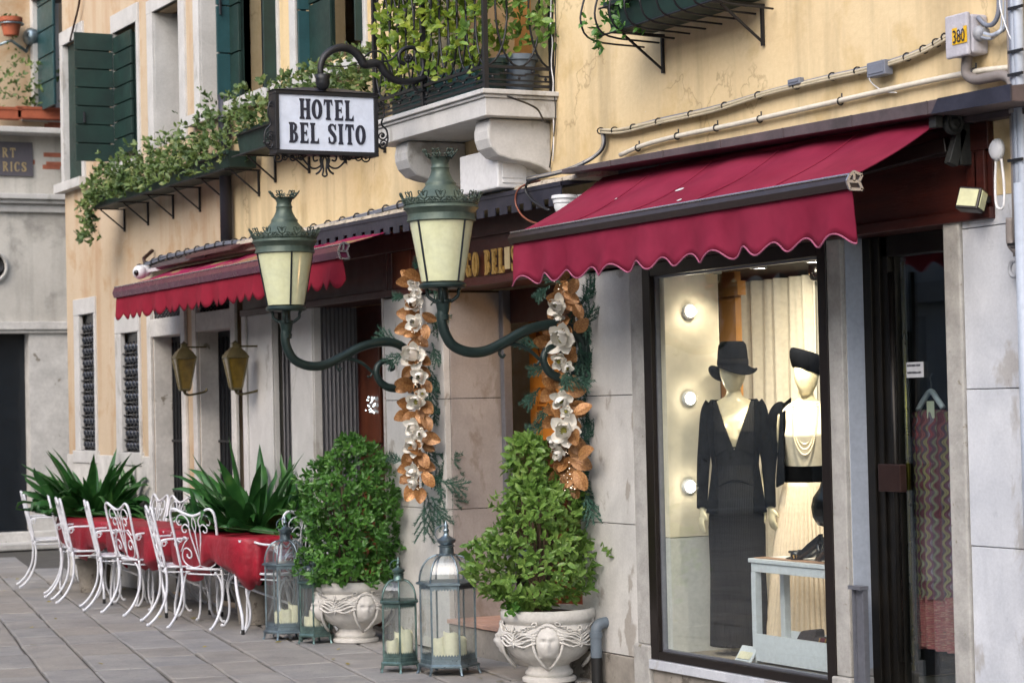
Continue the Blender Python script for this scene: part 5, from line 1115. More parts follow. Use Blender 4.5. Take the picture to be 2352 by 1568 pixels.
# wrought iron: scrolls
SC = MB()
def sctube(px_pts, r=.006, x=XS-.045, sm=5): SC.tube(smooth([P(a, b, x=x) for a, b in px_pts], sm), r, 5)
def scsp(cx, cy, r, a0, turns, dirn=1, rr=.005): SC.tube([P(p[0], p[1], x=XS-.045) for p in spiral((cx, cy), r, a0, turns, dirn=dirn, n=22)], rr, 5)
for cx_, r_, d_ in ((638, 13, 1), (655, 8, -1), (672, 10, 1), (692, 8, -1), (842, 13, -1), (822, 10, 1), (803, 8, -1), (785, 8, 1)): scsp(cx_, 360+r_*.2, r_, -PI/2, 1.6, d_)
for sx in (-1, 1):
    c0_ = 746
    sctube([(c0_+sx*55, 352), (c0_+sx*48, 368), (c0_+sx*30, 386), (c0_+sx*14, 384), (c0_+sx*6, 372), (c0_+sx*14, 356), (c0_+sx*26, 360), (c0_+sx*24, 370), (c0_+sx*16, 368)])
    sctube([(c0_+sx*95, 356), (c0_+sx*70, 364), (c0_+sx*50, 362), (c0_+sx*36, 352)])
    sctube([(c0_, 352), (c0_+sx*10, 366), (c0_+sx*7, 382), (c0_+sx*12, 394), (c0_+sx*20, 400)], .007)
    sctube([(c0_, 356), (c0_+sx*5, 372), (c0_+sx*3, 390), (c0_+sx*5, 402), (c0_, 406)], .006)
    ex = 626 if sx < 0 else 872
    sctube([(ex, 232), (ex+sx*8, 240), (ex+sx*10, 262), (ex+sx*4, 285), (ex+sx*16, 300), (ex+sx*18, 325), (ex+sx*6, 342), (ex-sx*2, 330)])
    scsp(ex+sx*6, 312, 11, 0, 1.5, sx); scsp(ex+sx*8, 330, 13, PI, 1.5, -sx); scsp(ex+sx*3, 240, 8, 0, 1.4, sx)
    for (px, py) in ((ex+sx*6, 312), (ex+sx*9, 330), (c0_+sx*88, 354), (c0_+sx*55, 354)): SC.ball(P(px, py, x=XS-.045), .010, 6)
SC.build('scrollwork', M['black'], sg, smooth=True)
# bracket arm from the balcony rail
ap = [S(741, 192), S(736, 165), S(740, 140), S(753, 122), S(775, 111), S(797, 111), S(815, 120), S(828, 135), S(837, 148), S(860, 146), S(873, 150), S(885, 168), S(905, 183), S(935, 188), S(965, 182), S(978, 178)]
q_ = smooth(ap, 5); MB().tube(q_, [.016+.012*math.sin(PI*i/len(q_)) for i in range(len(q_))], 9).build('arm', M['black'], sg, smooth=True)
SC = MB()
scx = XS-.02
def t2(pts, r): SC.tube(smooth([P(a, b, x=scx) for a, b in pts], 5), r, 6)
t2([(965, 182), (972, 160), (970, 130), (955, 112), (935, 110), (918, 122), (918, 140), (930, 148)], .014)
t2([(905, 183), (895, 160), (885, 130), (868, 118), (850, 121), (838, 131)], .006); t2([(878, 122), (880, 140), (898, 138), (915, 120)], .006)
t2([(835, 140), (800, 152), (760, 152), (742, 148)], .004)
t2([(812, 118), (800, 108), (795, 96)], .006); t2([(965, 185), (950, 196), (960, 210), (975, 208)], .010)
for i in range(12): a = 2*PI*i/6; SC.ball(P(938+6*math.cos(a)*(i < 6), 134+6*math.sin(a)*(i < 6), x=scx), .016, 6)
tul = S(741, 190); SC.lathe((XS, tul.y, S(741, 205).z-.012), [(.012,.0),(.035,.02),(.045,.05),(.042,.07),(.052,.10),(.045,.10),(.03,.05),(.01,.04)], 10)
SC.build('bracket_scrolls', M['black'], sg, smooth=True)

cable('rod', 'thin rusty rod leaning down the upper wall at the far left', 'rod', [(186, -30), (181, 12), (172, 50), (161, 94)], .011, M['doormetal'], y=-.05)
hk2 = MB(); q = P(338, 590, y=-.08); hk2.tube([(q.x-.02, -.02, q.z+.06), (q.x+.02, -.12, q.z-.02), (q.x+.06, -.12, q.z-.07)], .018, 5); tag(hk2.build('iron_hook', M['doormetal'], smooth=True), 'short rusty iron hook above the round security camera', 'hook')
# ================================================================= FOLIAGE HELPERS
LEAF = [(0,0,0),(.28,-.20,.05),(.28,0,0),(.28,.20,.05),(.68,-.21,.05),(.68,0,.0),(.68,.21,.05),(1,0,-.06)]
LEAFF = [(0,1,2),(0,2,3),(1,4,5,2),(2,5,6,3),(4,7,5),(5,7,6)]
def frame(d, up, roll=0):
    d = d.normalized(); s = up.cross(d)
    if s.length < 1e-4: s = d.orthogonal()
    s.normalize(); u = d.cross(s)
    if roll: s, u = s*math.cos(roll)+u*math.sin(roll), u*math.cos(roll)-s*math.sin(roll)
    return d, s, u
def leafset(mb, c, d, s, u, L, W_):
    n = len(mb.v)
    for a, b, e in LEAF: q = c+d*(a*L)+s*(b*W_)+u*(e*L); mb.v.append((q.x, q.y, q.z))
    mb.f += [tuple(n+i for i in g_) for g_ in LEAFF]
_lm = {}
def foliage(par, pts, L, mat, rg, n_single=0, k=(4, 7), wid=1.0, name='leaf', spread=1.0, front=None):
    """pts: (centre, outward dir). Leaves grow in little rosettes; those nearest the viewer are leaf objects, the rest one mass"""
    ls = []
    for c, o in pts:
        kk = rg.randint(*k); base = rg.uniform(0, 6.28); d0, s0, u0 = frame(o+Vector((rg.uniform(-.35,.35), rg.uniform(-.35,.35), rg.uniform(0,.5))), Vector((0,0,1)))
        for i in range(kk):
            a = base+2*PI*i/kk+rg.uniform(-.3, .3); t = rg.uniform(.35, 1.25)*spread
            d = d0*math.cos(t)+(s0*math.cos(a)+u0*math.sin(a))*math.sin(t)
            l = L*rg.uniform(.5, 1.25); ls.append((c+Vector([rg.uniform(-.3, .3)*L for _ in range(3)]), *frame(d, d0, rg.uniform(-.4, .4)), l))
    ls.sort(key=lambda q: (q[0]-CAM).length)
    key = (mat.name, wid)
    if n_single and key not in _lm:
        m_ = MB(); leafset(m_, Vector(), Vector((1,0,0)), Vector((0,1,0)), Vector((0,0,1)), 1, 1*wid); me = bpy.data.meshes.new('leaf'); me.from_pydata(m_.v, [], m_.f); me.materials.append(mat); _lm[key] = me
    org = ORG[par.name]; step = 2
    sing = set(range(0, min(len(ls), n_single*step), step)) if n_single else set()
    mb = MB()
    for i, (c, d, s, u, l) in enumerate(ls):
        if i in sing:
            o = bpy.data.objects.new(name, _lm[key]); COL.objects.link(o); o.parent = par
            mt = Matrix.Identity(4)
            for r in range(3): mt[r][0] = d[r]*l; mt[r][1] = s[r]*l; mt[r][2] = u[r]*l; mt[r][3] = c[r]-org[r]
            o.matrix_local = mt
        else: leafset(mb, c, d, s, u, l, l*wid)
    return tag(mb.build('foliage', mat, par, fix=False), kind='stuff')
# ================================================================= BALCONY
XB = -11.83; yb_ = -.455
bal = thing('balcony', 'stone balcony on scrolled corbels with interlaced wrought-iron railing above the hotel entrance', 'balcony', (XB, 0, 3.4))
XBl = P(862, 200, y=yb_).x
zt_ = 3.47
for (o_, z0, z1) in ((.0, zt_-.155, zt_-.05), (.015, zt_-.048, zt_-.03), (.035, zt_-.028, zt_)):
    MB().box(XBl-o_, XB+.03+o_, yb_-.02-o_, 0, z0, z1).build('slab_moulding', M['white_st'], bal, bev=.004)
cp = [P(a, b, x=-11.88) for a, b in ((1125,292),(1120,300),(1121,318),(1128,338),(1146,357),(1175,367),(1215,373),(1243,383),(1262,398),(1266,300))]
yc0 = cp[0].y; poly = [(q.y, q.z) for q in cp]; poly[0] = (poly[0][0], zt_-.16); poly[-1] = (.0, zt_-.16); poly[-2] = (.0, poly[-2][1])
for x_ in (-11.88, P(938, 345, y=yc0).x):
    MB().prism(poly, lambda y, z, x: (x, y, z), x_-.19, x_).build('corbel', M['white_st'], bal, bev=.012)
zz_ = lambda py: P(1190, py, x=XB).z
r0, r1, r2, r3 = zt_+.035, zz_(156), zz_(156)+.70, zz_(156)+.86
rl = MB()
for z, w_ in ((r0, .016), (r0+.03, .010), (r1, .018), (r2, .016), (r3, .022)):
    rl.box(XBl, XB, yb_-w_/2, yb_+w_/2, z-w_*.5, z+w_*.5); rl.box(XB-w_/2+.0005, XB+w_/2+.0005, yb_+w_/2, 0, z-w_*.5, z+w_*.5)
rl.build('rail', M['black'], bal)
for (x, y) in ((XB, yb_), (XBl, yb_), (P(972, 150, y=yb_).x, yb_), (XB, -.01)):
    MB().box(x-.014, x+.014, y-.014, y+.014, zt_, r3+.02).build('post', M['black'], bal)
def panel(p0, p1, wo=.25, step=.125):
    p0 = Vector(p0); p1 = Vector(p1); L = (p1-p0).length; d = (p1-p0).normalized(); m_ = MB(); n = max(2, round(L/step)); st_ = L/n
    zc, hz = (r1+r2)/2, (r2-r1)/2-.006
    for i in range(n+1):
        c = p0+d*(st_*i); pts = [c+d*(wo/2*math.cos(a))+Vector((0, 0, zc+hz*math.sin(a))) for a in [2*PI*k/28 for k in range(28)]]
        run = []
        for q in pts+pts[:1]:
            if -.001 <= (q-p0).dot(d) <= L+.001: run.append(q)
            else:
                if len(run) > 1: m_.tube(run, .007, 5)
                run = []
        if len(run) > 1: m_.tube(run, .007, 5)
    m_.build('oval_bars', M['black'], bal, smooth=True)
    for (za, zb2) in ((r0+.035, r1-.012), (r2+.012, r3-.012)):
        k = MB(); n = max(2, round(L/.085)); s = L/n; h0, h1 = za+.025, zb2-.025
        for i in range(n):
            a = p0+d*(s*i); hh = h1 if i % 2 else h0; zo = Vector((0, 0, hh)); k.beam(a+zo, a+d*s+zo, .012, .010)
            k.beam(a+Vector((0,0,h0)), a+Vector((0,0,h1)), .012, .010, up=(1,0,0)); e_ = a+d*s/2; k.beam(e_+zo, e_+Vector((0,0,zb2+.01 if i % 2 else za-.01)), .008, .008, up=(1,0,0)); k.ball(e_+Vector((0,0,zb2-.01 if i % 2 else za+.01)), .010, 6)
        k.build('greek_key', M['black'], bal)
panel((XBl, yb_, 0), (P(972, 150, y=yb_).x, yb_, 0)); panel((P(972, 150, y=yb_).x, yb_, 0), (XB, yb_, 0)); panel((XB, yb_, 0), (XB, -.01, 0), .3, .19)
rg = random.Random(11)
# planters standing on the balcony
def pot(name, label, cat, c, r, h, mat, group=None):
    t = thing(name, label, cat, c, group)
    MB().lathe(c, [(.001,0),(r*.72,0),(r*.92,h*.85),(r*1.04,h*.86),(r*1.04,h),(r*.94,h),(r*.9,h*.9),(.001,h*.88)], 20).build('pot', mat, t, smooth=True, auto=40)
    return t
bt = thing('planter', 'long dark green planter with a yellow-green leafy shrub behind the balcony railing', 'potted plant', (-12.5, -.3, zt_))
MB().box(XBl+.12, XB-.28, yb_+.06, yb_+.26, zt_, zt_+.2).build('trough', M['greenlt'], bt, bev=.01)
pts = []
for i in range(860):
    x = rg.uniform(XBl+.02, XB-.08); z = zt_+.12+rg.random()**.8*1.25; y = yb_+rg.uniform(-.03, .25)
    pts.append((Vector((x, y, z)), Vector((rg.uniform(.2, 1), -1, rg.uniform(-.2, .5)))))
foliage(bt, pts, .068, M['lime'], rg, 160, (3, 6), 1.15)
b2_ = pot('potted_plant', 'glossy grey-green pot with a broad-leaved shrub at the balcony corner', 'potted plant', (XB-.17, -.15, zt_), .12, .24, M['pvc'])
pts = [(Vector((XB-.15+rg.gauss(0, .11), -.20+rg.gauss(0, .13), zt_+.3+rg.random()*.75)), Vector((1, rg.uniform(-1, .5), .4))) for i in range(125)]
pts += [(Vector((XB+.02, .02-rg.random()*.1, zt_+.25+rg.random()*.3)), Vector((1,-.3,0))) for i in range(8)]
foliage(b2_, pts, .066, M['box2'], rg, 90, (3, 6), 1.15)
pot('flowerpot', 'small terracotta-free dark pot beside the glossy pot on the balcony', 'pot', (XB-.09, yb_+.12, zt_), .07, .2, M['green'])['label'] = 'small dark green pot behind the balcony corner post'
# ================================================================= WINDOW BOXES
def wbox(label, x0, x1, zb, y0=-.30, y1=-.05, nbr=5, h=.17, group='window boxes on iron brackets'):
    t = thing('window_box', label, 'window box', ((x0+x1)/2, y1, zb), group)
    a = .02; MB().add([(x0+a, y0+a, zb), (x1-a, y0+a, zb), (x1-a, y1, zb), (x0+a, y1, zb), (x0, y0, zb+h), (x1, y0, zb+h), (x1, y1, zb+h), (x0, y1, zb+h)], [(0,3,2,1),(4,5,6,7),(0,1,5,4),(1,2,6,5),(2,3,7,6),(3,0,4,7)]).build('trough', M['green'], t, bev=.006)
    MB().box(x0-.008, x1+.008, y0-.012, y0+.012, zb+h-.03, zb+h+.004).build('rim', M['green'], t, bev=.004)
    for k in range(nbr):
        x = x0+.08+(x1-x0-.16)*k/max(1, nbr-1); b = MB()
        b.beam((x, y0-.02, zb-.012), (x, -.0, zb-.012), .018, .012).beam((x, -.012, zb-.012), (x, -.012, zb-.22), .016, .016, up=(1,0,0)).beam((x, y0+.06, zb-.018), (x, -.015, zb-.20), .010, .012)
        b.build('bracket', M['black'], t)
    f_ = MB(); f_.tube([(x0-.02, y0-.03, zb-.02), (x1+.02, y0-.03, zb-.02)], .006, 5).tube([(x0-.02, y0-.03, zb+h-.03), (x1+.02, y0-.03, zb+h-.03)], .006, 5)
    f_.build('cage_rail', M['black'], t)
    return t
zb1 = P(420, 420, y=-.28).z
zbx = FZ(375, 441, -.02)+.02
xa_, xb_ = P(215, 480, y=-.28).x, P(528, 380, y=-.28).x
wb1 = wbox('long planter box of small variegated leaves under the green shutters', xa_, xb_, P(375, 430, y=-.28).z, nbr=6, h=.13)
pts = []
zt1_ = P(375, 430, y=-.28).z+.13
for i in range(760):
    x = xa_+rg.random()*(xb_-xa_); top = .16+.22*noise.noise(Vector((x*2.2, 0, 0)))+.16*rg.random()
    if x > xb_-1.0: top += .16
    pts.append((Vector((x, rg.uniform(-.40, -.08) if i % 4 else rg.uniform(-.41, -.33), zt1_-(.14 if i % 4 == 0 else .06)+rg.random()*(top*.9+.10)*(1 if i % 4 else .5))), Vector((rg.uniform(-.2,.8), -1, rg.uniform(0, .8)))))
for i in range(60): pts.append((Vector((xa_-.02+rg.uniform(-.12, .14), rg.uniform(-.4, -.25), zt1_-.08-rg.random()*.36)), Vector((.3, -1, -.3))))
foliage(wb1, pts, .058, M['ivy'], rg, 0, (3, 6), 1.15)
xa2, xb2 = P(548, 330, y=-.28).x, P(852, 300, y=-.28).x
zz2 = P(590, 342, y=-.28).z
wb2 = wbox('planter box with trailing plants behind the hanging hotel sign', xa2, xb2-.3, zz2, nbr=4)
pts = [(Vector((rg.uniform(xa2-.05, xb2+.1), rg.uniform(-.40, -.06), zz2+.15+rg.random()**1.3*.34)), Vector((rg.uniform(-.2,.8), -1, .4))) for i in range(420)]
foliage(wb2, pts, .058, M['ivy'], rg, 0, (3, 6), 1.15)
a3, b3_ = P(1392, 75, y=-.32), P(1650, 8, y=-.32)
wb3 = wbox('dark green planter box high on the ochre wall right of the balcony', a3.x, P(1652, 8, y=-.32).x, a3.z+.0, y0=-.32, nbr=2, h=.16)
cg = MB()
for x in [a3.x-.10+.16*i for i in range(9)]: cg.tube(smooth([(x, -.02, a3.z-.05), (x, -.34, a3.z-.03), (x, -.42, a3.z+.06), (x, -.40, a3.z+.18), (x, -.37, a3.z+.24), (x, -.40, a3.z+.30)], 4), .006, 5)
cg.build('cage', M['black'], wb3, smooth=True)
pts = [(Vector((a3.x+rg.uniform(-.1, .30), rg.uniform(-.38, -.2), a3.z+rg.uniform(-.04, .35))), Vector((rg.uniform(-.2,.8), -1, rg.uniform(-.6, .4)))) for i in range(46)]
pts += [(P(1375+rg.uniform(-4, 8), 60+i*6, y=-.34), Vector((0,-1,-1))) for i in range(9)]
foliage(wb3, pts, .055, M['box1'], rg, 30, (3, 5), 1.0)
for (t_, c_), w_ in zip(far_pots, (.5, .25)):
    foliage(t_, [(c_+Vector((rg.uniform(-.1, .15), rg.uniform(-w_/2, w_/2)*1.1, .15+rg.random()**1.2*.55)), Vector((1, 0, .6))) for i in range(int(90*w_))], .07, M['ivy'], rg, 0, (3, 5), 1.1)
foliage(wp_, [(wc_+Vector((rg.uniform(-.08, .1), rg.uniform(-.1, .12), .22-rg.random()*.9*(i % 2))), Vector((1, 0, -.3))) for i in range(26)], .06, M['ivy'], rg, 0, (2, 4), 1.0)
# wall lanterns between the doors of the tan house
def wall_lantern(label, px, py0, py1):
    y_ = -.20; a = P(px, py0, y=y_); b = P(px, py1, y=y_); h = a.z-b.z; t = thing('wall_lantern', label, 'lantern', (a.x, 0, b.z), 'brass wall lanterns by the doors')
    sq = lambda r, z: [(a.x+r*math.cos(PI/4+k*PI/2-.12), y_+r*math.sin(PI/4+k*PI/2-.12), b.z+z*h) for k in range(4)]
    MB().loft([sq(.118, .66), sq(.128, .665), sq(.128, .69), sq(.09, .80), sq(.045, .88), sq(.035, .89), sq(.035, .96), sq(.05, .965), sq(.02, .99), sq(.004, 1.02)]).build('roof', M['brass'], t)
    MB().loft([sq(.052, .0), sq(.06, .02), sq(.06, .05), sq(.055, .05)]).loft([sq(.012, -.05), sq(.02, .0)]).build('base', M['brass'], t)
    lo, hi = sq(.057, .05), sq(.115, .66)
    for k in range(4):
        MB().tube([lo[k], hi[k]], .008, 5).build('corner_bar', M['brass'], t)
        j = (k+1) % 4; cen = Vector((a.x, y_, 0)); q = [Vector(lo[k]), Vector(lo[j]), Vector(hi[j]), Vector(hi[k])]; q2 = [v+(Vector((cen.x-v.x, cen.y-v.y, 0)).normalized()*.003) for v in q]
        MB().hexa([q[0], q[1], q2[1], q2[0], q[3], q[2], q2[2], q2[3]]).build('glass_pane', M['oldglass'], t)
    MB().tube(smooth([(a.x, y_, b.z-.05*h), (a.x-.01, y_+.05, b.z-.08*h), (a.x-.01, -.02, b.z-.02*h), (a.x-.01, 0, b.z+.05*h)], 4), .01, 6).beam((a.x, y_, b.z+.9*h), (a.x, 0, b.z+.9*h), .015, .015).build('bracket', M['brass'], t)
wall_lantern('old brass wall lantern with amber glass between the two stone doorways', 422, 786, 898)
wall_lantern('old brass wall lantern with amber glass right of the second doorway', 540, 784, 896)
# ================================================================= URNS AND TOPIARY
def face_relief(t, c, ang, R, z, s, mat):
    """bas-relief mask with flowing hair and chain swags on the bowl; ang = direction it looks"""
    o_ = Vector((math.cos(ang), math.sin(ang), 0)); e_ = Vector((-o_.y, o_.x, 0)); B = Vector(c)
    def on(u, v, h=0.):     # u,v metres on the bowl surface
        a = ang+u/R; rr = R+h-(.0 if v > -.03 else (v+.03)**2*4.5); return B+Vector((math.cos(a)*rr, math.sin(a)*rr, z+v))
    m_ = MB(); rows = []
    for i in range(15):
        v = -1+2*i/14; row = []
        for j in range(13):
            u = -1+2*j/12; r2_ = u*u+v*v*(1.0 if v > 0 else 1.05)
            h = .034*math.sqrt(max(0, 1-min(1, u*u*.9+v*v*.85)))
            h += .026*math.exp(-(u/.13)**2)*math.exp(-((v+.08)/.28)**2)          # nose
            h += .014*math.exp(-((v-.30)/.10)**2)*math.exp(-(u/.6)**2)           # brow
            for su in (-.36, .36): h -= .018*math.exp(-((u-su)/.17)**2-((v-.14)/.10)**2); h += .005*math.exp(-((u-su)/.10)**2-((v-.14)/.05)**2); h += .006*math.exp(-((u-su*1.1)/.22)**2-((v+.22)/.2)**2)
            h += .008*math.exp(-(u/.24)**2-((v+.45)/.07)**2); h -= .006*math.exp(-(u/.26)**2-((v+.5)/.03)**2); h += .009*math.exp(-(u/.3)**2-((v+.78)/.14)**2)
            row.append(on(u*s*.42*(1-.18*max(0, -v)), v*s*.55, h))
        rows.append(row)
    m_.loft(rows, cap=False, closed=False); f_ = m_.build('face_relief', mat, t, smooth=True)
    hr = MB()
    for su in (-1, 1):
        for k in range(7):
            a0 = .2+k*.25; st = (su*s*.42*math.sin(a0)*.95, s*.56*math.cos(a0))
            ln = s*(1.35 if k > 1 else .8); pts = []
            for i in range(9):
                q = i/8; pts.append(on(st[0]+su*ln*q*(.95), st[1]*(1-.45*q)+.010*math.sin(q*9+k*1.3)-s*.15*q+k*.0, .006+.012*(1-q)))
            hr.tube(pts, [.0085*(1-.6*i/8) for i in range(9)], 5)
        hr.tube([on(su*s*(.46+.05*math.sin(i)), s*(.35-.2*i), .012) for i in range(5)]+[on(su*s*.22, -s*.82, .012), on(0, -s*1.0, .014)], .009, 6)
    hr.tube([on(s*.42*math.sin(a)*1.05, s*.56*math.cos(a)*1.08, .012) for a in [-1.4+2.8*i/10 for i in range(11)]], .011, 6)
    hr.build('hair_relief', mat, f_, smooth=True)
    ch = MB()
    for k in range(9):
        q = k/8; u = s*.35+q*s*1.7; v = s*.62-.030*math.sin(PI*q)*1.6
        for cc in (1,):
            ctr = on(u, v, .008); ax1 = (on(u+.01, v-.002*math.cos(PI*q), .008)-ctr).normalized(); ax2 = Vector((0,0,1)) if k % 2 == 0 else (ctr-B).normalized()
            ch.tube([ctr+ax1*.016*math.cos(a)+ax2*.010*math.sin(a) for a in [2*PI*i/10 for i in range(10)]], .0045, 4, closed=True)
    for k in range(5):
        u = s*1.2; v = s*.45-.024*k; ctr = on(u, v, .010); ax2 = e_ if k % 2 == 0 else o_
        ch.tube([ctr+Vector((0,0,1))*.014*math.cos(a)+ax2*.009*math.sin(a) for a in [2*PI*i/10 for i in range(10)]], .0045, 4, closed=True)
    ch.build('chain_relief', mat, f_, smooth=True)
UP = [(.001,0),(.148,0),(.158,.006),(.158,.024),(.148,.030),(.128,.034),(.140,.048),(.138,.062),(.126,.072),(.118,.095),(.128,.108),(.175,.128),(.222,.165),(.25,.21),(.262,.26),(.262,.325),(.252,.342),(.256,.35),(.270,.36),(.278,.378),(.278,.412),(.270,.424),(.25,.424),(.242,.395),(.001,.38)]
def urn(label, c, rot, k=1.0):
    t = thing('urn', label, 'urn', c, 'stone urns by the hotel entrance')
    MB().lathe(c, [(r*k, z*k) for r, z in UP], 48).build('bowl', M['urn'], t, smooth=True, auto=50)
    for i in range(4): face_relief(t, c, rot+i*PI/2, .262*k, .25*k, .165*k, M['urn'])
    MB().lathe((c[0], c[1], c[2]+.385*k), [(.24*k, 0), (.15, .018), (.05, .03), (.001, .03)], 20, cap=False).build('soil', M['soil'], t, smooth=True)
    return t
u1c = tuple(P(1262, 1557, y=-.235)); u1c = (u1c[0], -.235, 0); u2c = (P(817, 1470, y=-.26).x, -.26, 0)
va1 = math.atan2(CAM.y-u1c[1], CAM.x-u1c[0]); va2 = math.atan2(CAM.y-u2c[1], CAM.x-u2c[0])
urn('carved white urn with mask reliefs holding the nearer clipped bush', u1c, va1-.02); urn('carved white urn behind the small green lanterns holding the farther bush', u2c, va2+.28, 1.0)
def topiary(label, c, prof, n, L, mat, seed, ns, sx=1, sy=1, trunk=True, k=(4, 6), hole=.28):
    t = thing('topiary_bush', label, 'bush', c, 'clipped bushes in the urns'); rg = random.Random(seed); pts = []
    zs = [p[0] for p in prof]; z0, z1 = zs[0], zs[-1]
    def rad(z):
        for i in range(len(prof)-1):
            if prof[i][0] <= z <= prof[i+1][0]: q = (z-prof[i][0])/(prof[i+1][0]-prof[i][0]); return prof[i][1]*(1-q)+prof[i+1][1]*q, prof[i][2]*(1-q)+prof[i+1][2]*q
        return prof[-1][1], prof[-1][2]
    while len(pts) < n:
        z = rg.uniform(z0, z1); r, ox = rad(z)
        if rg.random() > (r+.08)/.5: continue
        a = rg.uniform(0, 2*PI); nn = noise.noise(Vector((math.cos(a)*2.2, math.sin(a)*2.2, z*5))+Vector((seed, 0, 0)))
        if nn > hole and rg.random() < .75: continue
        rr = r*(.95+.38*nn)*(rg.uniform(.80, 1.04) if rg.random() < .68 else rg.uniform(.3, .85) if rg.random() < .85 else rg.uniform(1.1, 1.22)); o = Vector((math.cos(a), math.sin(a), .25))
        e = R0*ox
        q_ = Vector((c[0]+rr*math.cos(a)*sx, c[1]+rr*math.sin(a)*sy, c[2]+z))+Vector((e.x, e.y, 0))
        if q_.y > -.03: q_.y = -.03-rg.random()*.02
        pts.append((q_, o))
    foliage(t, pts, L, mat, rg, ns, k, .95)
    s = MB()
    for i in range(12):
        a = rg.uniform(0, 6.28); s.tube(smooth([(c[0]+.02*math.cos(a), c[1]+.02*math.sin(a), c[2]), (c[0]+.07*math.cos(a), c[1]+.07*math.sin(a), c[2]+.25), (c[0]+.14*math.cos(a), min(-.06, c[1]+.14*math.sin(a)), c[2]+.5+.2*rg.random())], 3), [.009]*7, 5)
    s.tube([(c[0], c[1], c[2]-.02), (c[0]+.01, c[1], c[2]+.5), (c[0]-.01, c[1]-.02, c[2]+.85)], [.022, .016, .008], 6)
    s.build('trunk', M['stemm'], t, smooth=True)
    return t
c1_ = (u1c[0]+.0, u1c[1]-.05, .40)
topiary('tiered light-green clipped bush growing from the nearer urn', c1_, [(.0,.09,-.1),(.06,.17,-.05),(.14,.33,-.03),(.26,.39,-.03),(.38,.38,-.03),(.46,.29,-.02),(.52,.23,.0),(.57,.25,.02),(.66,.25,.02),(.72,.19,.01),(.76,.125,-.03),(.88,.125,-.05),(.97,.085,-.05),(1.03,.02,-.05)], 820, .060, M['box2'], 5, 290, hole=.16)
tf = thing('leaf_cluster', 'low sprig of broad leaves hanging over the front rim of the nearer urn', 'leaves', tuple(P(1182, 1405, y=-.48)))
foliage(tf, [(P(1180+rg.uniform(-16, 16), 1395+rg.uniform(-16, 16), y=-.47+rg.uniform(-.03, .03)), -AX+Vector((0,0,.2))) for i in range(9)], .06, M['box1'], rg, 30, (4, 6), 1.1)
c2_ = (u2c[0]+.0, u2c[1]-.07, .42)
topiary('darker green bushy shrub growing from the farther urn', c2_, [(-.02,.27,.07),(.06,.34,.06),(.2,.36,.06),(.35,.365,.06),(.50,.37,.05),(.62,.36,.03),(.71,.33,.02),(.80,.25,.06),(.88,.18,.10),(.94,.10,.08),(1.0,.03,.06)], 1250, .052, M['box1'], 9, 290, hole=.36)
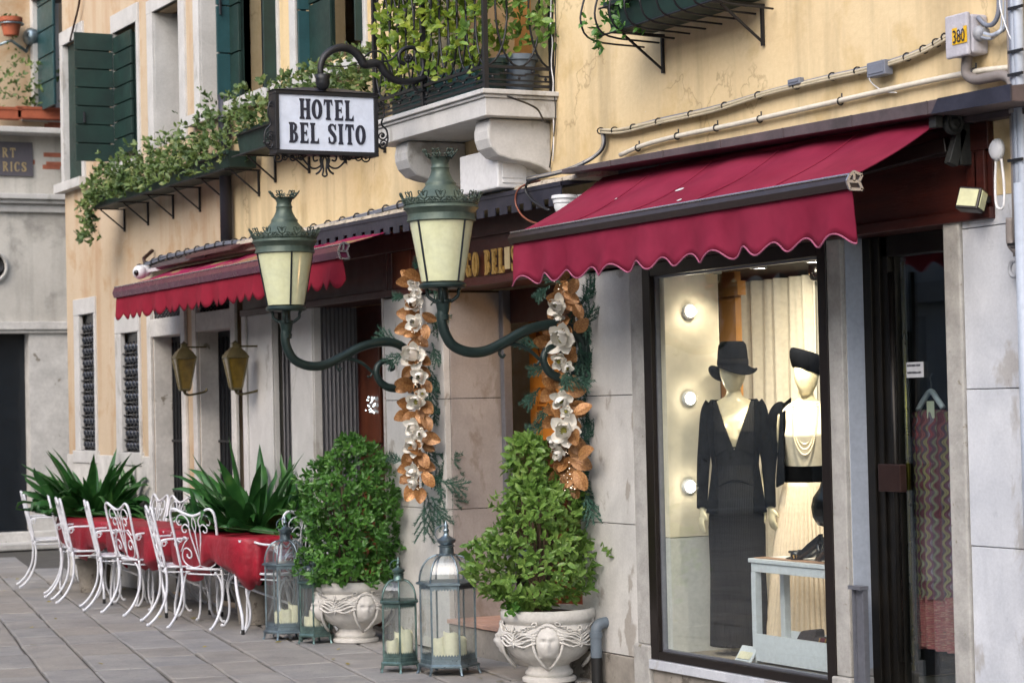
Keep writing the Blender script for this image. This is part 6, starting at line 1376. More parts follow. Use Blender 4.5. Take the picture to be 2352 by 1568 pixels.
# ================================================================= CANDLE LANTERNS
def lantern(label, c, H, R, rot, mat, wind):
    t = thing('candle_lantern', label, 'lantern', c, 'metal candle lanterns on the paving'); C = Vector(c)
    hx = lambda r, z, k, o=0: C+Vector((r*math.cos(rot+(k+o)*PI/3), r*math.sin(rot+(k+o)*PI/3), z))
    def hring(r, z): return [hx(r, z, k) for k in range(6)]
    b = MB(); b.loft([hring(R*1.02, .045), hring(R*1.06, .052), hring(R*1.06, .06), hring(R*.97, .068), hring(R*.97, .09), hring(R*.90, .094)])
    b.build('base', mat, t)
    for k in range(6):
        f_ = MB(); p = hx(R*1.0, 0, k); q = C+Vector(((p-C).x*.8, (p-C).y*.8, .05)); f_.tube([hx(R*1.08, .0, k), hx(R*1.02, .02, k), hx(R*.98, .05, k)], [.010, .007, .013], 5); f_.build('foot', mat, t)
    hg = H*.56; post = MB()
    for k in range(6): post.tube([hx(R*.93, .09, k), hx(R*.93, .09+hg, k)], .0065, 5)
    post.build('post', mat, t)
    for k in range(6):
        g_ = MB(); a, b_ = hx(R*.90, .095, k), hx(R*.90, .095, k+1); u = Vector((0,0,hg-.01)); i_ = (C-(a+b_)/2); i_.z = 0; i_ = i_.normalized()*.002
        g_.add([a, b_, b_+u, a+u], [(0,1,2,3)]); g_.build('glass_pane', M['glassl'], t)
        # lace trims
        for (zz0, sg_) in ((.094, 1), (.09+hg, -1)):
            n = 9; tr_ = MB()
            for i in range(n):
                p = a+(b_-a)*(i/n); p2 = a+(b_-a)*((i+1)/n); p.z = p2.z = C.z+zz0; off = -i_*2.2; h0 = Vector((0,0,sg_*.020)); h1 = Vector((0,0,sg_*.034)); tr_.add([p+off, p2+off, p2+off+h0, (p+p2)/2+off+h1, p+off+h0], [(0,1,2,3,4)])
            tr_.build('lace_trim', mat, t)
    zt = .09+hg
    m_ = MB(); m_.loft([hring(R*.93, zt-.004), hring(R*1.08, zt+.002), hring(R*1.08, zt+.012), hring(R*.98, zt+.018), hring(R*.93, zt+.018)]); m_.build('top_rim', mat, t)
    hd = H*.20; dome = lambda q: (R*.95*math.cos(q*PI/2*.86)**.8+.0, zt+.018+hd*math.sin(q*PI/2*.92))
    for k in range(6):
        rb = MB(); rb.tube([hx(*dome(i/8), k) for i in range(9)], .006, 5); rb.build('dome_rib', mat, t, smooth=True)
        gp = MB(); gp.loft([[hx(dome(i/8)[0]*.98, dome(i/8)[1], k), hx(dome(i/8)[0]*.98, dome(i/8)[1], k+1)] for i in range(9)], cap=False, closed=False); gp.build('dome_glass', M['glassl'], t, smooth=True)
    rt = dome(1)[0]; zc = dome(1)[1]; s = R/.16*.9
    MB().lathe((c[0], c[1], c[2]+zc), [(rt*1.1,-.006),(rt*1.15,.0),(.045*s,.008),(.043*s,.045*s),(.05*s,.05*s),(.052*s,.055*s),(.036*s,.06*s),(.055*s,.075*s),(.058*s,.09*s),(.035*s,.105*s),(.018*s,.115*s),(.014*s,.135*s),(.02*s,.145*s),(.012*s,.16*s),(.016*s,.172*s),(.009*s,.185*s),(.001,.205*s)], 18).build('chimney', mat, t, smooth=True, auto=50)
    zr = c[2]+zc+.075*s; MB().tube([(c[0]-.06*s*math.sin(TH)*math.sin(a)*1.0-.02, c[1]-.06*s*math.cos(TH)*math.sin(a), zr+.05*s+.05*s*math.cos(a)) for a in [PI*i/10+.0 for i in range(11)]], .0028, 4).build('ring_handle', mat, t)
    for i, (dx, dy, h, r) in enumerate(wind[1]):
        cc = (c[0]+R0.x*dx-AX.x*dy, c[1]+R0.y*dx-AX.y*dy, c[2]+.095)
        o_ = MB(); o_.loft([[(cc[0]+r*math.cos(a), cc[1]+r*math.sin(a), cc[2]+z+(sl*r*math.cos(a+i) if sl else 0)+(.008*math.sin(3*a+i) if sl else 0)) for a in [2*PI*j/20 for j in range(20)]] for z, sl in ((0, 0), (h*.5, 0), (h*.93, .45), (h, .5))]+[[(cc[0]+r*.6*math.cos(a), cc[1]+r*.6*math.sin(a), cc[2]+h*.96+.3*r*math.cos(a+i)) for a in [2*PI*j/20 for j in range(20)]]])
        q = o_.build('candle', M['wax'], smooth=True, auto=60); tag(q, '%s ivory candle in the %s' % (('left', 'middle', 'right')[i], wind[0]), 'candle', 'candles in the lanterns')
        w2 = MB(); w2.tube([(cc[0], cc[1], cc[2]+h*.94), (cc[0], cc[1], cc[2]+h+.012)], .0015, 4); w2.build('wick', M['blacktip'], q)
    return t
L1 = P(1030, 1552, z=0); L2 = P(918, 1545, z=0); L3 = P(724, 1478, z=0); L4 = P(655, 1470, z=0)
L1 = L1+Vector((AX.x, AX.y, 0))*.15; L2 = L2+Vector((AX.x, AX.y, 0))*.10; L3 = L3+Vector((AX.x, AX.y, 0))*.10; L4 = L4+Vector((AX.x, AX.y, 0))*.13
va = math.atan2(-AX.y, -AX.x)
lantern('tall blue-grey candle lantern, the nearest one left of the near urn', (L1.x, L1.y, 0), .80, .178, va+PI/6-.08, M['patinab'], ('tall lantern beside the near urn', [(-.05, .0, .11, .045), (.02, .045, .14, .05), (.07, -.03, .125, .04)]))
lantern('small green-copper candle lantern touching the tall near one', (L2.x, L2.y, 0), .59, .124, va+.06, M['patina'], ('small lantern beside the tall near one', [(-.045, .02, .09, .038), (.0, -.03, .13, .036), (.045, .02, .16, .036)]))
lantern('small green candle lantern in front of the farther urn', (L3.x, L3.y, 0), .57, .122, va-.06, M['patina'], ('small green lantern before the far urn', [(-.05, .0, .08, .034), (-.005, .03, .115, .04), (.05, -.0, .12, .034)]))
lantern('tall silvery candle lantern standing against the white chair', (L4.x, L4.y, 0), .77, .155, va-.32, M['patinab'], ('tall silvery lantern by the chairs', [(-.05, .0, .09, .035), (.01, .03, .10, .045), (.06, .02, .14, .045)]))
# ================================================================= CAFE CHAIRS AND TABLES
def make_chair():
    t = thing('garden_chair', 'x', 'chair', (0,0,0), 'white wrought-iron cafe chairs'); W_ = M['whiteiron']; r = .0095
    seat = MB(); zs = .44
    ring_ = lambda k, z: [(k*.215*math.cos(a)*(1 if abs(math.cos(a)) < .9 else 1), k*.205*math.sin(a), z) for a in [2*PI*i/28 for i in range(28)]]
    sq = lambda k, z: [(k*.215*(abs(math.cos(a))**.6)*(1 if math.cos(a) > 0 else -1), k*.205*(abs(math.sin(a))**.6)*(1 if math.sin(a) > 0 else -1), z) for a in [2*PI*i/28 for i in range(28)]]
    seat.tube(sq(1, zs), r, 6, closed=True); seat.tube(sq(.97, zs-.04), .006, 5, closed=True); s_ = seat.build('seat_frame', W_, t, smooth=True)
    m_ = MB(); m_.loft([sq(.97, zs-.004), sq(.97, zs+.004), sq(.7, zs+.001), sq(.02, zs-.002)]); m_.build('seat', W_, t, smooth=True, auto=30)
    bk = MB(); BY = lambda z: -.195-(z-zs)*.22
    def B(x, z): return (x, BY(z), z)
    top = smooth([B(-.205, zs), B(-.215, zs+.22), B(-.225, zs+.36), B(-.215, zs+.43), B(-.17, zs+.452), B(-.10, zs+.425), B(0, zs+.40), B(.10, zs+.425), B(.17, zs+.452), B(.215, zs+.43), B(.225, zs+.36), B(.215, zs+.22), B(.205, zs)], 5)
    bk.tube(top, r*1.1, 7); bk.build('back_frame', W_, t, smooth=True)
    sc_ = MB()
    for s in (-1, 1):
        def sp(pts, rr=.0055): sc_.tube(smooth([B(s*x, zs+z) for x, z in pts], 4), rr, 5)
        sp([(.0, .03), (.03, .015), (.09, .01), (.15, .04), (.17, .09), (.15, .14), (.11, .155), (.075, .13), (.075, .095), (.10, .08), (.12, .095), (.115, .11)])
        sp([(.0, .03), (.02, .12), (.05, .25), (.055, .31), (.09, .335), (.125, .31), (.12, .28), (.095, .275), (.085, .29)])
        sp([(.175, .13), (.13, .19), (.095, .22), (.12, .24), (.165, .20), (.20, .22)])
        sp([(.055, .31), (.05, .36), (.09, .405), (.14, .40), (.17, .365), (.155, .33), (.13, .335)])
        sp([(.0, .40), (.02, .33), (.0, .26), (-.0, .14), (.0, .03)], .004)
    sc_.build('back_scrolls', W_, t, smooth=True)
    for s in (-1, 1):
        l = MB(); l.tube(smooth([(s*.205, -.195, zs), (s*.205, -.185, .33), (s*.208, -.20, .2), (s*.212, -.26, .08), (s*.215, -.335, .004)], 5), .0105, 7); l.tube(smooth([(s*.14, -.20, zs-.02), (s*.18, -.185, .36), (s*.20, -.19, .25), (s*.21, -.225, .13)], 4), .007, 6); l.ball((s*.215, -.337, .010), .014, 6); l.build('leg', W_, t, smooth=True)
        f = MB(); f.tube(smooth([(s*.16, .195, zs-.01), (s*.19, .20, .36), (s*.215, .20, .30), (s*.19, .195, .18), (s*.195, .20, .08), (s*.22, .225, .015), (s*.235, .24, .012)], 5), .0095, 7); f.tube(smooth([(s*.10, .20, zs-.01), (s*.15, .20, .36), (s*.20, .20, .27), (s*.19, .195, .15)], 4), .006, 5); f.ball((s*.235, .24, .012), .013, 6); f.build('leg', W_, t, smooth=True)
        a = MB(); z = zs+.20; a.tube(smooth([(s*.215, BY(z)+.01, z), (s*.225, BY(z)+.05, z+.012), (s*.24, -.05, z+.015), (s*.245, .08, z+.03), (s*.24, .16, z+.02), (s*.235, .185, z-.04), (s*.225, .17, zs+.08), (s*.215, .14, zs)], 5), .0085, 7)
        a.tube([(s*.235, BY(z)+.03+.028*math.cos(u)*(1-u/16), z-.018+.028*math.sin(u)*(1-u/16)) for u in [i*.55 for i in range(20)]], .005, 5)
        a.build('armrest', W_, t, smooth=True)
    st = MB(); st.tube([(-.19, -.2, .17), (.19, .18, .20)], .006, 5)
    return t
ch0 = make_chair()
# (foot midpoint on the paving, turn, label)
chs = [((478,1448,390,1442), None, 'white scrolled iron chair nearest the camera in the front row, turned a little'),]
def place(px1, px2, label, src=None):
    a = P(*px1, z=0); b = P(*px2, z=0); m_ = (a+b)/2; d = (b-a); ang = math.atan2(d.y, d.x)
    return m_, ang
specs = [  # x, y of chair centre, turn about z, label
 ((390,1442),(481,1449), 'white scrolled iron chair nearest the camera in the front row, back turned to us'),
 ((328,1427),(338,1437), 'white iron chair second from the near end of the front row'),
 ((241,1407),(279,1416), 'white iron chair third from the near end, its back twisted towards us'),
 ((182,1394),(197,1402), 'white iron chair fourth from the near end, pushed under the red cloth'),
 ((119,1378),(132,1385), 'white iron chair fifth from the near end with its arm before the red cloth'),
 ((98,1362),(110,1374), 'white iron chair half hidden behind the fifth one of the front row'),
 ((40,1343),(48,1349), 'white iron chair at the far left end of the front row before the black door')]
front = []
for i, (a, b, lab) in enumerate(specs):
    A3, B3 = P(*a, z=0), P(*b, z=0); m_ = (A3+B3)/2; d = (B3-A3).normalized() if i in (0, 2) else Vector((1, 0, 0)); ang = math.atan2(d.y, d.x)
    ang = (ang+.12, -.20, .12, -.22, -.18, -.26, -.2)[i]
    f = Vector((-math.sin(ang), math.cos(ang), 0)); c = m_+f*.335
    front.append((c, ang, lab))
back = [((632,1186), .0, 'white iron chair with its back to the wall, behind the tall silvery lantern'),
 ((523,1170), .0, 'white iron chair across the table before the right big plant'),
 ((420,1168), -.1, 'white iron chair with its back to the wall, half hidden behind the nearest front chair'),
 ((372,1160), .1, 'white iron chair across the table before the stone door jamb'),
 ((323,1150), .0, 'white iron chair with its back to the wall beside the left big plant')]
for i, (c, ang, lab) in enumerate(front):
    if i == 0: ch0.location = c; ch0.rotation_euler = (0, 0, ang); ch0['label'] = lab; KEEP = [o for o in ch0.children]
    else: copy_tree(ch0, loc=c, rz=ang, label=lab)
for (q, da, lab) in back:
    y_ = -.20; X_ = P(q[0], q[1], y=y_-.09).x
    copy_tree(ch0, loc=(X_, y_-.20, 0), rz=PI+da, label=lab)
X_ = P(703, 1180, y=-.3).x; copy_tree(ch0, loc=(X_-.1, -.42, 0), rz=PI*.5+.25, label='white iron chair mostly hidden between the silvery lantern and the farther bush')
# tables with satin cloths
def table(label, clabel, cx_, cy_, L, W_, seed, h=.695, drop=.27):
    t = thing('cafe_table', label, 'table', (cx_, cy_, 0), 'cafe tables under red cloths')
    MB().box(cx_-L/2+.06, cx_+L/2-.06, cy_-W_/2+.03, cy_+W_/2-.03, h-.03, h-.012).build('tabletop', M['whiteiron'], t, bev=.003)
    for sx in (-1, 1):
        for sy in (-1, 1):
            x, y = cx_+sx*(L/2-.08), cy_+sy*(W_/2-.05); l = MB(); l.tube(smooth([(x-sx*.2, y-sy*.02, h-.03), (x-sx*.12, y, h*.5), (x-sx*.02, y, .16), (x, y, .10), (x, y, .03)], 4), .012, 7); g_ = l.build('leg', M['whiteiron'], t, smooth=True)
            MB().tube([(x, y, 0), (x, y, .04)], .014, 7).build('rubber_foot', M['blacktip'], g_)
    MB().tube([(cx_-L/2+.2, cy_-W_/2+.05, .45), (cx_+L/2-.1, cy_+W_/2-.05, .2)], .009, 6).tube([(cx_+L/2-.2, cy_-W_/2+.05, .45), (cx_-L/2+.1, cy_+W_/2-.05, .2)], .009, 6).build('brace', M['whiteiron'], t)
    rg = random.Random(seed); m_ = MB(); n = 150; rows = []
    def out(a, k):   # rounded rectangle
        ca, sa = math.cos(a), math.sin(a); p = 5.; q = (abs(ca)**p+abs(sa)**p)**(-1/p)
        return ca*q*L/2*k, sa*q*W_/2*k
    ph = [rg.uniform(0, 6) for _ in range(4)]
    for j in range(9): rows.append([(cx_+out(a, (j+.3)/8.3)[0], cy_+out(a, (j+.3)/8.3)[1], h+.004) for a in [2*PI*i/n for i in range(n)]])
    for j in range(1, 17):
        v = j/16; row = []
        for i in range(n):
            a = 2*PI*i/n; x, y = out(a, 1); w_ = 1.2*(1-2*abs(math.sin(a*5+ph[0])))+.9*(1-2*abs(math.sin(a*9.5+ph[1]+v)))+.5*math.sin(a*23+ph[2]+2*v); e = .008+.030*v*w_*.55+.035*v*(1-v)*2-.02*v*v
            dl = math.hypot(x/L, y/W_)+1e-6; nx, ny = x/L/dl, y/W_/dl
            gath = drop*(1+.24*math.sin(a*4+ph[3])+.16*abs(math.sin(a*7+ph[1]))); z = h-gath*v+.012*math.sin(v*9+a*6)*v
            if v > .82: e -= (v-.82)*.35       # hem gathered and tucked back under
            row.append((cx_+x+nx*e, cy_+y+ny*e, z))
        rows.append(row)
    m_.loft(rows, cap=False); m_.f.append(tuple(range(n)))
    o = m_.build('tablecloth', M['velvet'], smooth=True); tag(o, clabel, 'tablecloth', 'red satin tablecloths')
ts = [(-19.4, -.56, 1.5, .46, 1), (-17.8, -.56, 1.62, .46, 2), (-16.1, -.55, 1.66, .48, 3)]
lb = ['far left', 'middle', 'nearest']
for (x, y, L_, W2, s), l_ in zip(ts, ('at the far left end, by the left big plant', 'in the middle of the row', 'nearest the camera, by the silvery lantern')):
    table('white iron cafe table '+l_, 'red satin cloth on the table '+l_, x, y, L_, W2, s)
# ================================================================= ASPIDISTRAS
def aspidistra(label, c, n, seed, H, yf):
    """long arching blades; c is the pot, yf the front limit above the table tops"""
    t = thing('aspidistra_plant', label, 'plant', c, 'big-leaved plants by the wall'); rg = random.Random(seed)
    MB().lathe(c, [(.001,0),(.13,0),(.16,.26),(.18,.26),(.18,.30),(.15,.30),(.14,.27),(.001,.26)], 24).build('pot', M['plinth'], t, smooth=True, auto=40)
    for i in range(n):
        a = rg.uniform(0, 2*PI); ln = H*rg.uniform(.7, 1.08); arch = rg.uniform(.1, 1.0); w_ = rg.uniform(.040, .062)
        d = Vector((math.cos(a), math.sin(a), 0)); b = Vector(c)+Vector((rg.uniform(-.12, .12), rg.uniform(-.10, .10), .25))
        pts = []; k = 11; p = b.copy(); th = rg.uniform(.02, .35)+.35*arch
        for j in range(k+1):
            pts.append(p.copy()); th += arch*.60*(j/k)**1.5+.02; p = p+(d*math.sin(th)+Vector((0,0,math.cos(th))))*(ln/k)
        for q_ in pts:
            if q_.y > -.05: q_.y = -.05-.03*rg.random()
            lim = yf if q_.z > .74 else max(yf, -.34)
            if q_.y < lim: q_.y = lim+.15*(q_.y-lim)
        sd_ = d.cross(Vector((0,0,1))).normalized(); tw_ = rg.uniform(-.7, .7); m_ = MB(); rows = []
        for j, q in enumerate(pts):
            v = j/k; w2 = w_*(.10 if v < .25 else max(.012, math.sin(PI*min(1, .08+(v-.25)/.80))**.8)); tn = (pts[min(j+1, k)]-pts[max(j-1, 0)]).normalized(); tq_ = tw_*(.4+v); s_ = (sd_*math.cos(tq_)+tn.cross(sd_)*math.sin(tq_)); up = tn.cross(s_)
            rows.append([q-s_*w2+up*w2*.35, q-s_*w2*.5+up*w2*.08, q, q+s_*w2*.5+up*w2*.08, q+s_*w2+up*w2*.35])
        m_.loft(rows, cap=False, closed=False); m_.build('leaf', M['iris'], t, smooth=True, fix=False)
    return t
aspidistra('wide big-leaved dark green plant at the left, under the narrow grilled windows', (P(215, 1240, y=-.42).x, -.42, 0), 170, 3, 1.12, -1.0)
aspidistra('big-leaved dark green plant at the right, before the stone pilaster', (P(585, 1240, y=-.34).x, -.34, 0), 190, 8, 1.15, -.80)
# ================================================================= PRINTED TEXT
def text(s, h, mat, par, loc, rz=0., wid=1., name='lettering', bold=0., normal='y', align='LEFT'):
    cu = bpy.data.curves.new('t', 'FONT'); cu.body = s; cu.size = h; cu.extrude = .0006; cu.offset = bold; cu.align_x = align
    ob = bpy.data.objects.new('t', cu); COL.objects.link(ob)
    dg = bpy.context.evaluated_depsgraph_get(); me = bpy.data.meshes.new_from_object(ob.evaluated_get(dg)); me.name = name
    bpy.data.objects.remove(ob); me.materials.clear(); me.materials.append(mat)
    o = bpy.data.objects.new(name, me); COL.objects.link(o); o.parent = par
    M_ = Matrix.Rotation(rz, 4, 'Z') @ Matrix.Rotation(PI/2, 4, 'X')
    if normal == 'x': M_ = Matrix.Rotation(PI/2, 4, 'Z') @ Matrix.Rotation(PI/2, 4, 'X')
    o.matrix_local = Matrix.Translation(Vector(loc)-ORG[par.name]) @ M_ @ Matrix.Diagonal((wid, 1, 1, 1)); return o
# 380 on the electrical box
text('380', .080, M['ink'], tgc, (xb0+.061, -.1275, z1_-.128), wid=.72)
ORG  # (positions are relative to the owning thing)
# gold capitals on the fascia
alb = thing('fascia_lettering', 'worn gold capitals ALBERGO BEL SITO on the red timber fascia, mostly behind lamp and awning', 'lettering', (FX(1120), -.04, 2.5))
xG, xS = P(1074, 600, y=-.04).x, P(1190, 590, y=-.04).x; zb_l, ht = P(1125, 631, y=-.04).z, P(1125, 574, y=-.04).z-P(1125, 631, y=-.04).z
sp_ = .26; wGS = tw('GO BEL S', sp_, 1, ht); wd_ = (xS-xG)/wGS; pre = (tw('ALBER', sp_, 1, ht)+sp_*ht)*wd_
_g0 = glyph
def glyph(ch, bold=1.0, serif=True):
    if ch == 'A': return [[(.04, 0), (.18, 0), (.32, .9), (.32, 1), (.22, 1)], [(.48, 0), (.62, 0), (.44, 1), (.32, 1), (.32, .9)], [(.2, .28), (.46, .28), (.44, .4), (.22, .4)]], .66
    return _g0(ch, bold, serif)
pre = (sum(glyph(c)[1]+sp_ for c in 'ALBER'))*ht*wd_
letters('ALBERGO BEL SITO', ht, lambda u, v, w_: (xG-pre+u, -.046-w_, zb_l+v), .012, M['gold'], alb, sp_, wd_, 1.15)
for (px, w2) in ((1166, 10), ): 
    q = P(px, 600, y=-.045); MB().box(q.x-.035, q.x+.035, -.049, -.0455, zb_l+.02, zb_l+ht-.0).build('missing_letter_patch', M['palegold'], alb)
# slate plaque letters (serif)
def ylet(s, px, py_t, py_b, wmul):
    a = PQ(px, (py_t+py_b)/2); h = PQ(px, py_t).z-PQ(px, py_b).z
    letters(s, h, lambda u, v, w_: (XQ+.031+w_, a.y+u, PQ(px, py_b).z+v), .008, M['palegold'], pl, .14, wmul, .62)
ylet('RT', 3, 340, 362, 1.15); ylet('RICS', 4, 372, 394, 1.1)
# notice on the door
text('INGRESSO MASSIMO 4 PERSONE', .0155, M['ink'], shop, (na.x+.006, .1635, nb.z+.052), wid=.46); text('MAXIMUM 4 PERSONS ALLOWED', .0155, M['ink'], shop, (na.x+.006, .1635, nb.z+.018), wid=.46)
# opera poster inside the entrance
po = thing('opera_poster', 'orange opera poster with black swirl inside the hotel entrance', 'poster', tuple(P(1236, 850, y=.70)))
pa_, pb_ = P(1213, 705, y=.70), P(1300, 1010, y=.70)
MB().box(pa_.x, pb_.x, .70, .704, pb_.z, pa_.z).build('sheet', plain('orange_poster', '#c47a2c', .5, var=.12, vs=3, bump=0), po)
sw_ = MB(); cx_, cz_ = P(1245, 752, y=.698).x, P(1245, 752, y=.698).z
sw_.tube([(cx_+p[0], .697, cz_+p[1]) for p in spiral((0, 0), .10, 0, 1.8)], [.016*(1-.5*i/26) for i in range(27)], 4).tube(smooth([(cx_-.03, .697, cz_+.12), (cx_-.08, .697, cz_-.05), (cx_-.02, .697, cz_-.22), (cx_+.06, .697, cz_-.16)], 5), .012, 4)
for v in range(len(sw_.v)): x, y, z = sw_.v[v]; sw_.v[v] = (x, .6985+(y-.697)*.05, z)
sw_.build('swirl_print', M['inkbrown'], po)
for s, px, py, h in (('LA TRAVIATA', 1234, 893, .030), ('IL BARBIERE', 1234, 924, .030), ('DI SIVIGLIA', 1234, 935, .030), ('RIGOLETTO', 1234, 968, .030)):
    q = P(px, py+4, y=.699); text(s, h, M['inkbrown'], po, (q.x, .6975, q.z), wid=.85)
for px, py in ((1234, 940), (1234, 948), (1234, 975), (1234, 983)):
    q = P(px, py, y=.699); MB().box(q.x, q.x+.16, .6975, .699, q.z-.002, q.z+.002).build('small_print', M['inkbrown'], po)
# ================================================================= GARLANDS
def petal_mesh(mat, cup=.45, w_=.36, name='petal'):
    m_ = MB(); rows = []
    for i in range(8):
        v = i/7; ww = w_*math.sin(PI*min(1, .08+v*.86))**.7*(1 if v < .97 else .5); row = []
        for j in range(5):
            u = -1+j/2; row.append((v, u*ww, cup*(v*v*.55-.0)-.18*(1-u*u)*math.sin(PI*v)*.9+(.10*v*v if abs(u) > .9 else 0)))
        rows.append(row)
    m_.loft(rows, cap=False, closed=False); me = bpy.data.meshes.new(name); me.from_pydata(m_.v, [], m_.f); me.materials.append(mat)
    for p in me.polygons: p.use_smooth = True
    return me
PET = petal_mesh(M['petal'], .75, .40); PETO = petal_mesh(M['petal'], .25, .36)
def copper_mesh():
    m_ = MB(); rows = []
    for i in range(10):
        v = i/9; ww = .33*math.sin(PI*min(1, .06+v*.9))**.75; row = []
        for j in range(7):
            u = -1+j/3; row.append((v, u*ww, .10*math.sin(v*3)+.07*abs(u)+(.018 if (i % 2 and 0 < abs(u) < 1) else 0)))
        rows.append(row)
    m_.loft(rows, cap=False, closed=False).tube([(i/9, 0, .10*math.sin(i/9*3)+.008) for i in range(10)], .012, 4); me = bpy.data.meshes.new('copper_leaf'); me.from_pydata(m_.v, [], m_.f); me.materials.append(M['copper'])
    for p in me.polygons: p.use_smooth = True
    return me
COP = copper_mesh()
def put(me, name, par, at, d, up, L, rel=None):
    o = bpy.data.objects.new(name, me); COL.objects.link(o); o.parent = par; d, s, u = frame(d, up); mt = Matrix.Identity(4); org = ORG[par.name]
    for r in range(3): mt[r][0] = d[r]*L; mt[r][1] = s[r]*L; mt[r][2] = u[r]*L; mt[r][3] = at[r]-org[r]
    o.matrix_local = mt; return o
TOC = (-AX).normalized()
def garland(label, line, flowers, leaves, sprigs, seed):
    t = thing('garland', label, 'garland', tuple(P(*line[0], y=-.10)), 'flower garlands beside the hotel entrance'); rg = random.Random(seed)
    GP = lambda px, py, y=-.14: P(px, py, y=y)
    MB().tube(smooth([GP(a, b, -.08) for a, b in line], 5), .02, 6).build('stem', M['stemm'], t, smooth=True)
    for (px, py, r, ax, az) in flowers:
        r *= .88
        c = GP(px, py, -.20); d0 = (TOC+Vector((0,-.3,0))+R0*ax+Vector((0,0,az))).normalized(); d0, s0, u0 = frame(d0, Vector((0,0,1)))
        m_ = MB(); m_.ball(c+d0*r*.25, r*.16, 7, 1.5)
        for i in range(10): a = i*.63; m_.tube([c+d0*r*.15, c+d0*r*.32+(s0*math.cos(a)+u0*math.sin(a))*r*.2], .003, 3)
        fl_ = m_.build('magnolia_flower', M['stamen'], t, smooth=True)
        for k in range(9):
            inn = k < 4; a = 2*PI*(k if inn else k-4)/(4 if inn else 5)+rg.uniform(-.25, .25); tl = rg.uniform(.5, .8) if inn else rg.uniform(1.0, 1.4); side = s0*math.cos(a)+u0*math.sin(a)
            d = d0*math.cos(tl)+side*math.sin(tl); put(PET if inn else PETO, 'petal', fl_, c-d0*.01, d, d0*math.sin(tl)-side*math.cos(tl), r*rg.uniform(.95, 1.15))
    extra = []
    for i in range(44):
        j = rg.random()*(len(line)-1.3); a_ = int(j); f_ = j-a_; extra.append((line[a_][0]*(1-f_)+line[a_+1][0]*f_+rg.uniform(-14, 12), line[a_][1]*(1-f_)+line[a_+1][1]*f_, rg.uniform(.09, .14), rg.uniform(0, 6.28)))
    for (px, py, L, a) in leaves+extra:
        L *= .86
        c = GP(px, py, -.15); u_ = R0*math.cos(a)+Vector((0,0,math.sin(a))); put(COP, 'copper_leaf', t, c, u_+TOC*rg.uniform(.05, .9), TOC+Vector((rg.uniform(-.5,.5), 0, rg.uniform(-.3,.5))), L)
    nd = MB()
    for (px, py, L, a, y_) in sprigs:
        b = P(px, py, y=y_); d = (R0*math.cos(a)+Vector((0,0,math.sin(a)))+TOC*rg.uniform(-.1,.3)).normalized()
        subs = [(b, d, L)]+[(b+d*L*q, (d+(R0*math.cos(a+s_*1.2)+Vector((0,0,math.sin(a+s_*1.2))))*.9).normalized(), L*.45) for q in (.25, .45, .65) for s_ in (-1, 1)]
        for (p, dd, l) in subs:
            nd.tube([p, p+dd*l+Vector((0,0,-.01))], .003, 3); n = int(l/.0028)
            d_, s_, u_ = frame(dd, Vector((0,0,1)))
            for i in range(n):
                q = p+dd*(l*i/n); aa = rg.uniform(0, 6.28); e = (dd*.75+(s_*math.cos(aa)+u_*math.sin(aa))).normalized()*rg.uniform(.018, .030); w_ = e.cross(TOC).normalized()*.0021
                nd.add([q-w_, q+w_, q+e], [(0,1,2)])
    tag(nd.build('fir_needles', M['fir'], t, fix=False), kind='stuff')
    gl = MB()
    for i in range(70):
        j = rg.random()*(len(line)-1); a = int(j); f_ = j-a; q = GP(line[a][0]*(1-f_)+line[a+1][0]*f_+rg.uniform(-12, 12), line[a][1]*(1-f_)+line[a+1][1]*f_, -.19+rg.uniform(-.05, .03)); gl.ball(q, rg.uniform(.003, .006), 5)
    tag(gl.build('glitter_beads', M['glitter'], t), kind='stuff')
    return t
rg = random.Random(21)
line1 = [(1283, 645), (1290, 720), (1290, 820), (1294, 920), (1298, 1010), (1300, 1085), (1310, 1130)]
fl1 = [(1283,703,.085,-.1,.1),(1284,730,.05,0,-.6),(1293,778,.125,-.2,.1),(1285,828,.075,-.1,-.3),(1303,845,.055,.4,0),(1290,917,.085,-.1,-.5),(1300,945,.05,.2,0),(1297,992,.125,0,.25),(1278,1012,.07,-.5,-.5),(1283,1040,.06,-.2,-.6)]
lv1 = [(1290,690,.15,PI*.95),(1275,680,.13,.9),(1297,700,.14,-.2),(1310,675,.12,1.2),(1320,700,.12,-1.2),(1278,745,.15,-2.6),(1270,790,.16,2.9),(1268,775,.14,-2.4),(1300,800,.12,-1),(1322,760,.14,.8),(1270,838,.12,-2.2),(1300,865,.12,-.6),(1282,885,.14,2.8),(1275,895,.15,-2.5),(1300,900,.14,.1),(1285,945,.15,PI),(1300,938,.16,.1),(1320,950,.13,.4),(1275,960,.13,-2.6),(1308,1005,.17,-.8),(1315,985,.15,-1.3),(1290,1045,.13,-1.8),(1310,1050,.17,-.5),(1330,1050,.15,.5),(1300,1075,.15,-1.5),(1285,1085,.13,-2.4),(1322,1080,.15,-1.1),(1303,640,.1,2)]
sp1 = [(1322+rg.uniform(-6,16), 660+i*21, .16+rg.uniform(0,.07), rg.choice([-.9,-1.3,.6,-.3,.9,-1.5]), -.07) for i in range(23)]+[(1245,800,.16,2.8,-.14),(1240,890,.15,-2.3,-.14),(1262,970,.14,-2.8,-.14),(1290,652,.15,2.6,-.14),(1315,645,.16,.9,-.12),(1332,700,.18,1.0,-.1),(1335,760,.18,1.1,-.1),(1300,862,.16,-.4,-.2),(1303,835,.15,-1.6,-.2),(1340,1120,.22,-1.3,-.08),(1330,1100,.22,-1.1,-.08),(1262,655,.12,-2.4,-.12),(1262,840,.13,-2.9,-.14),(1260,925,.13,-2.0,-.14)]
garland('garland of white magnolias and copper leaves behind the nearer lamp bracket', line1, fl1, lv1, sp1, 4)
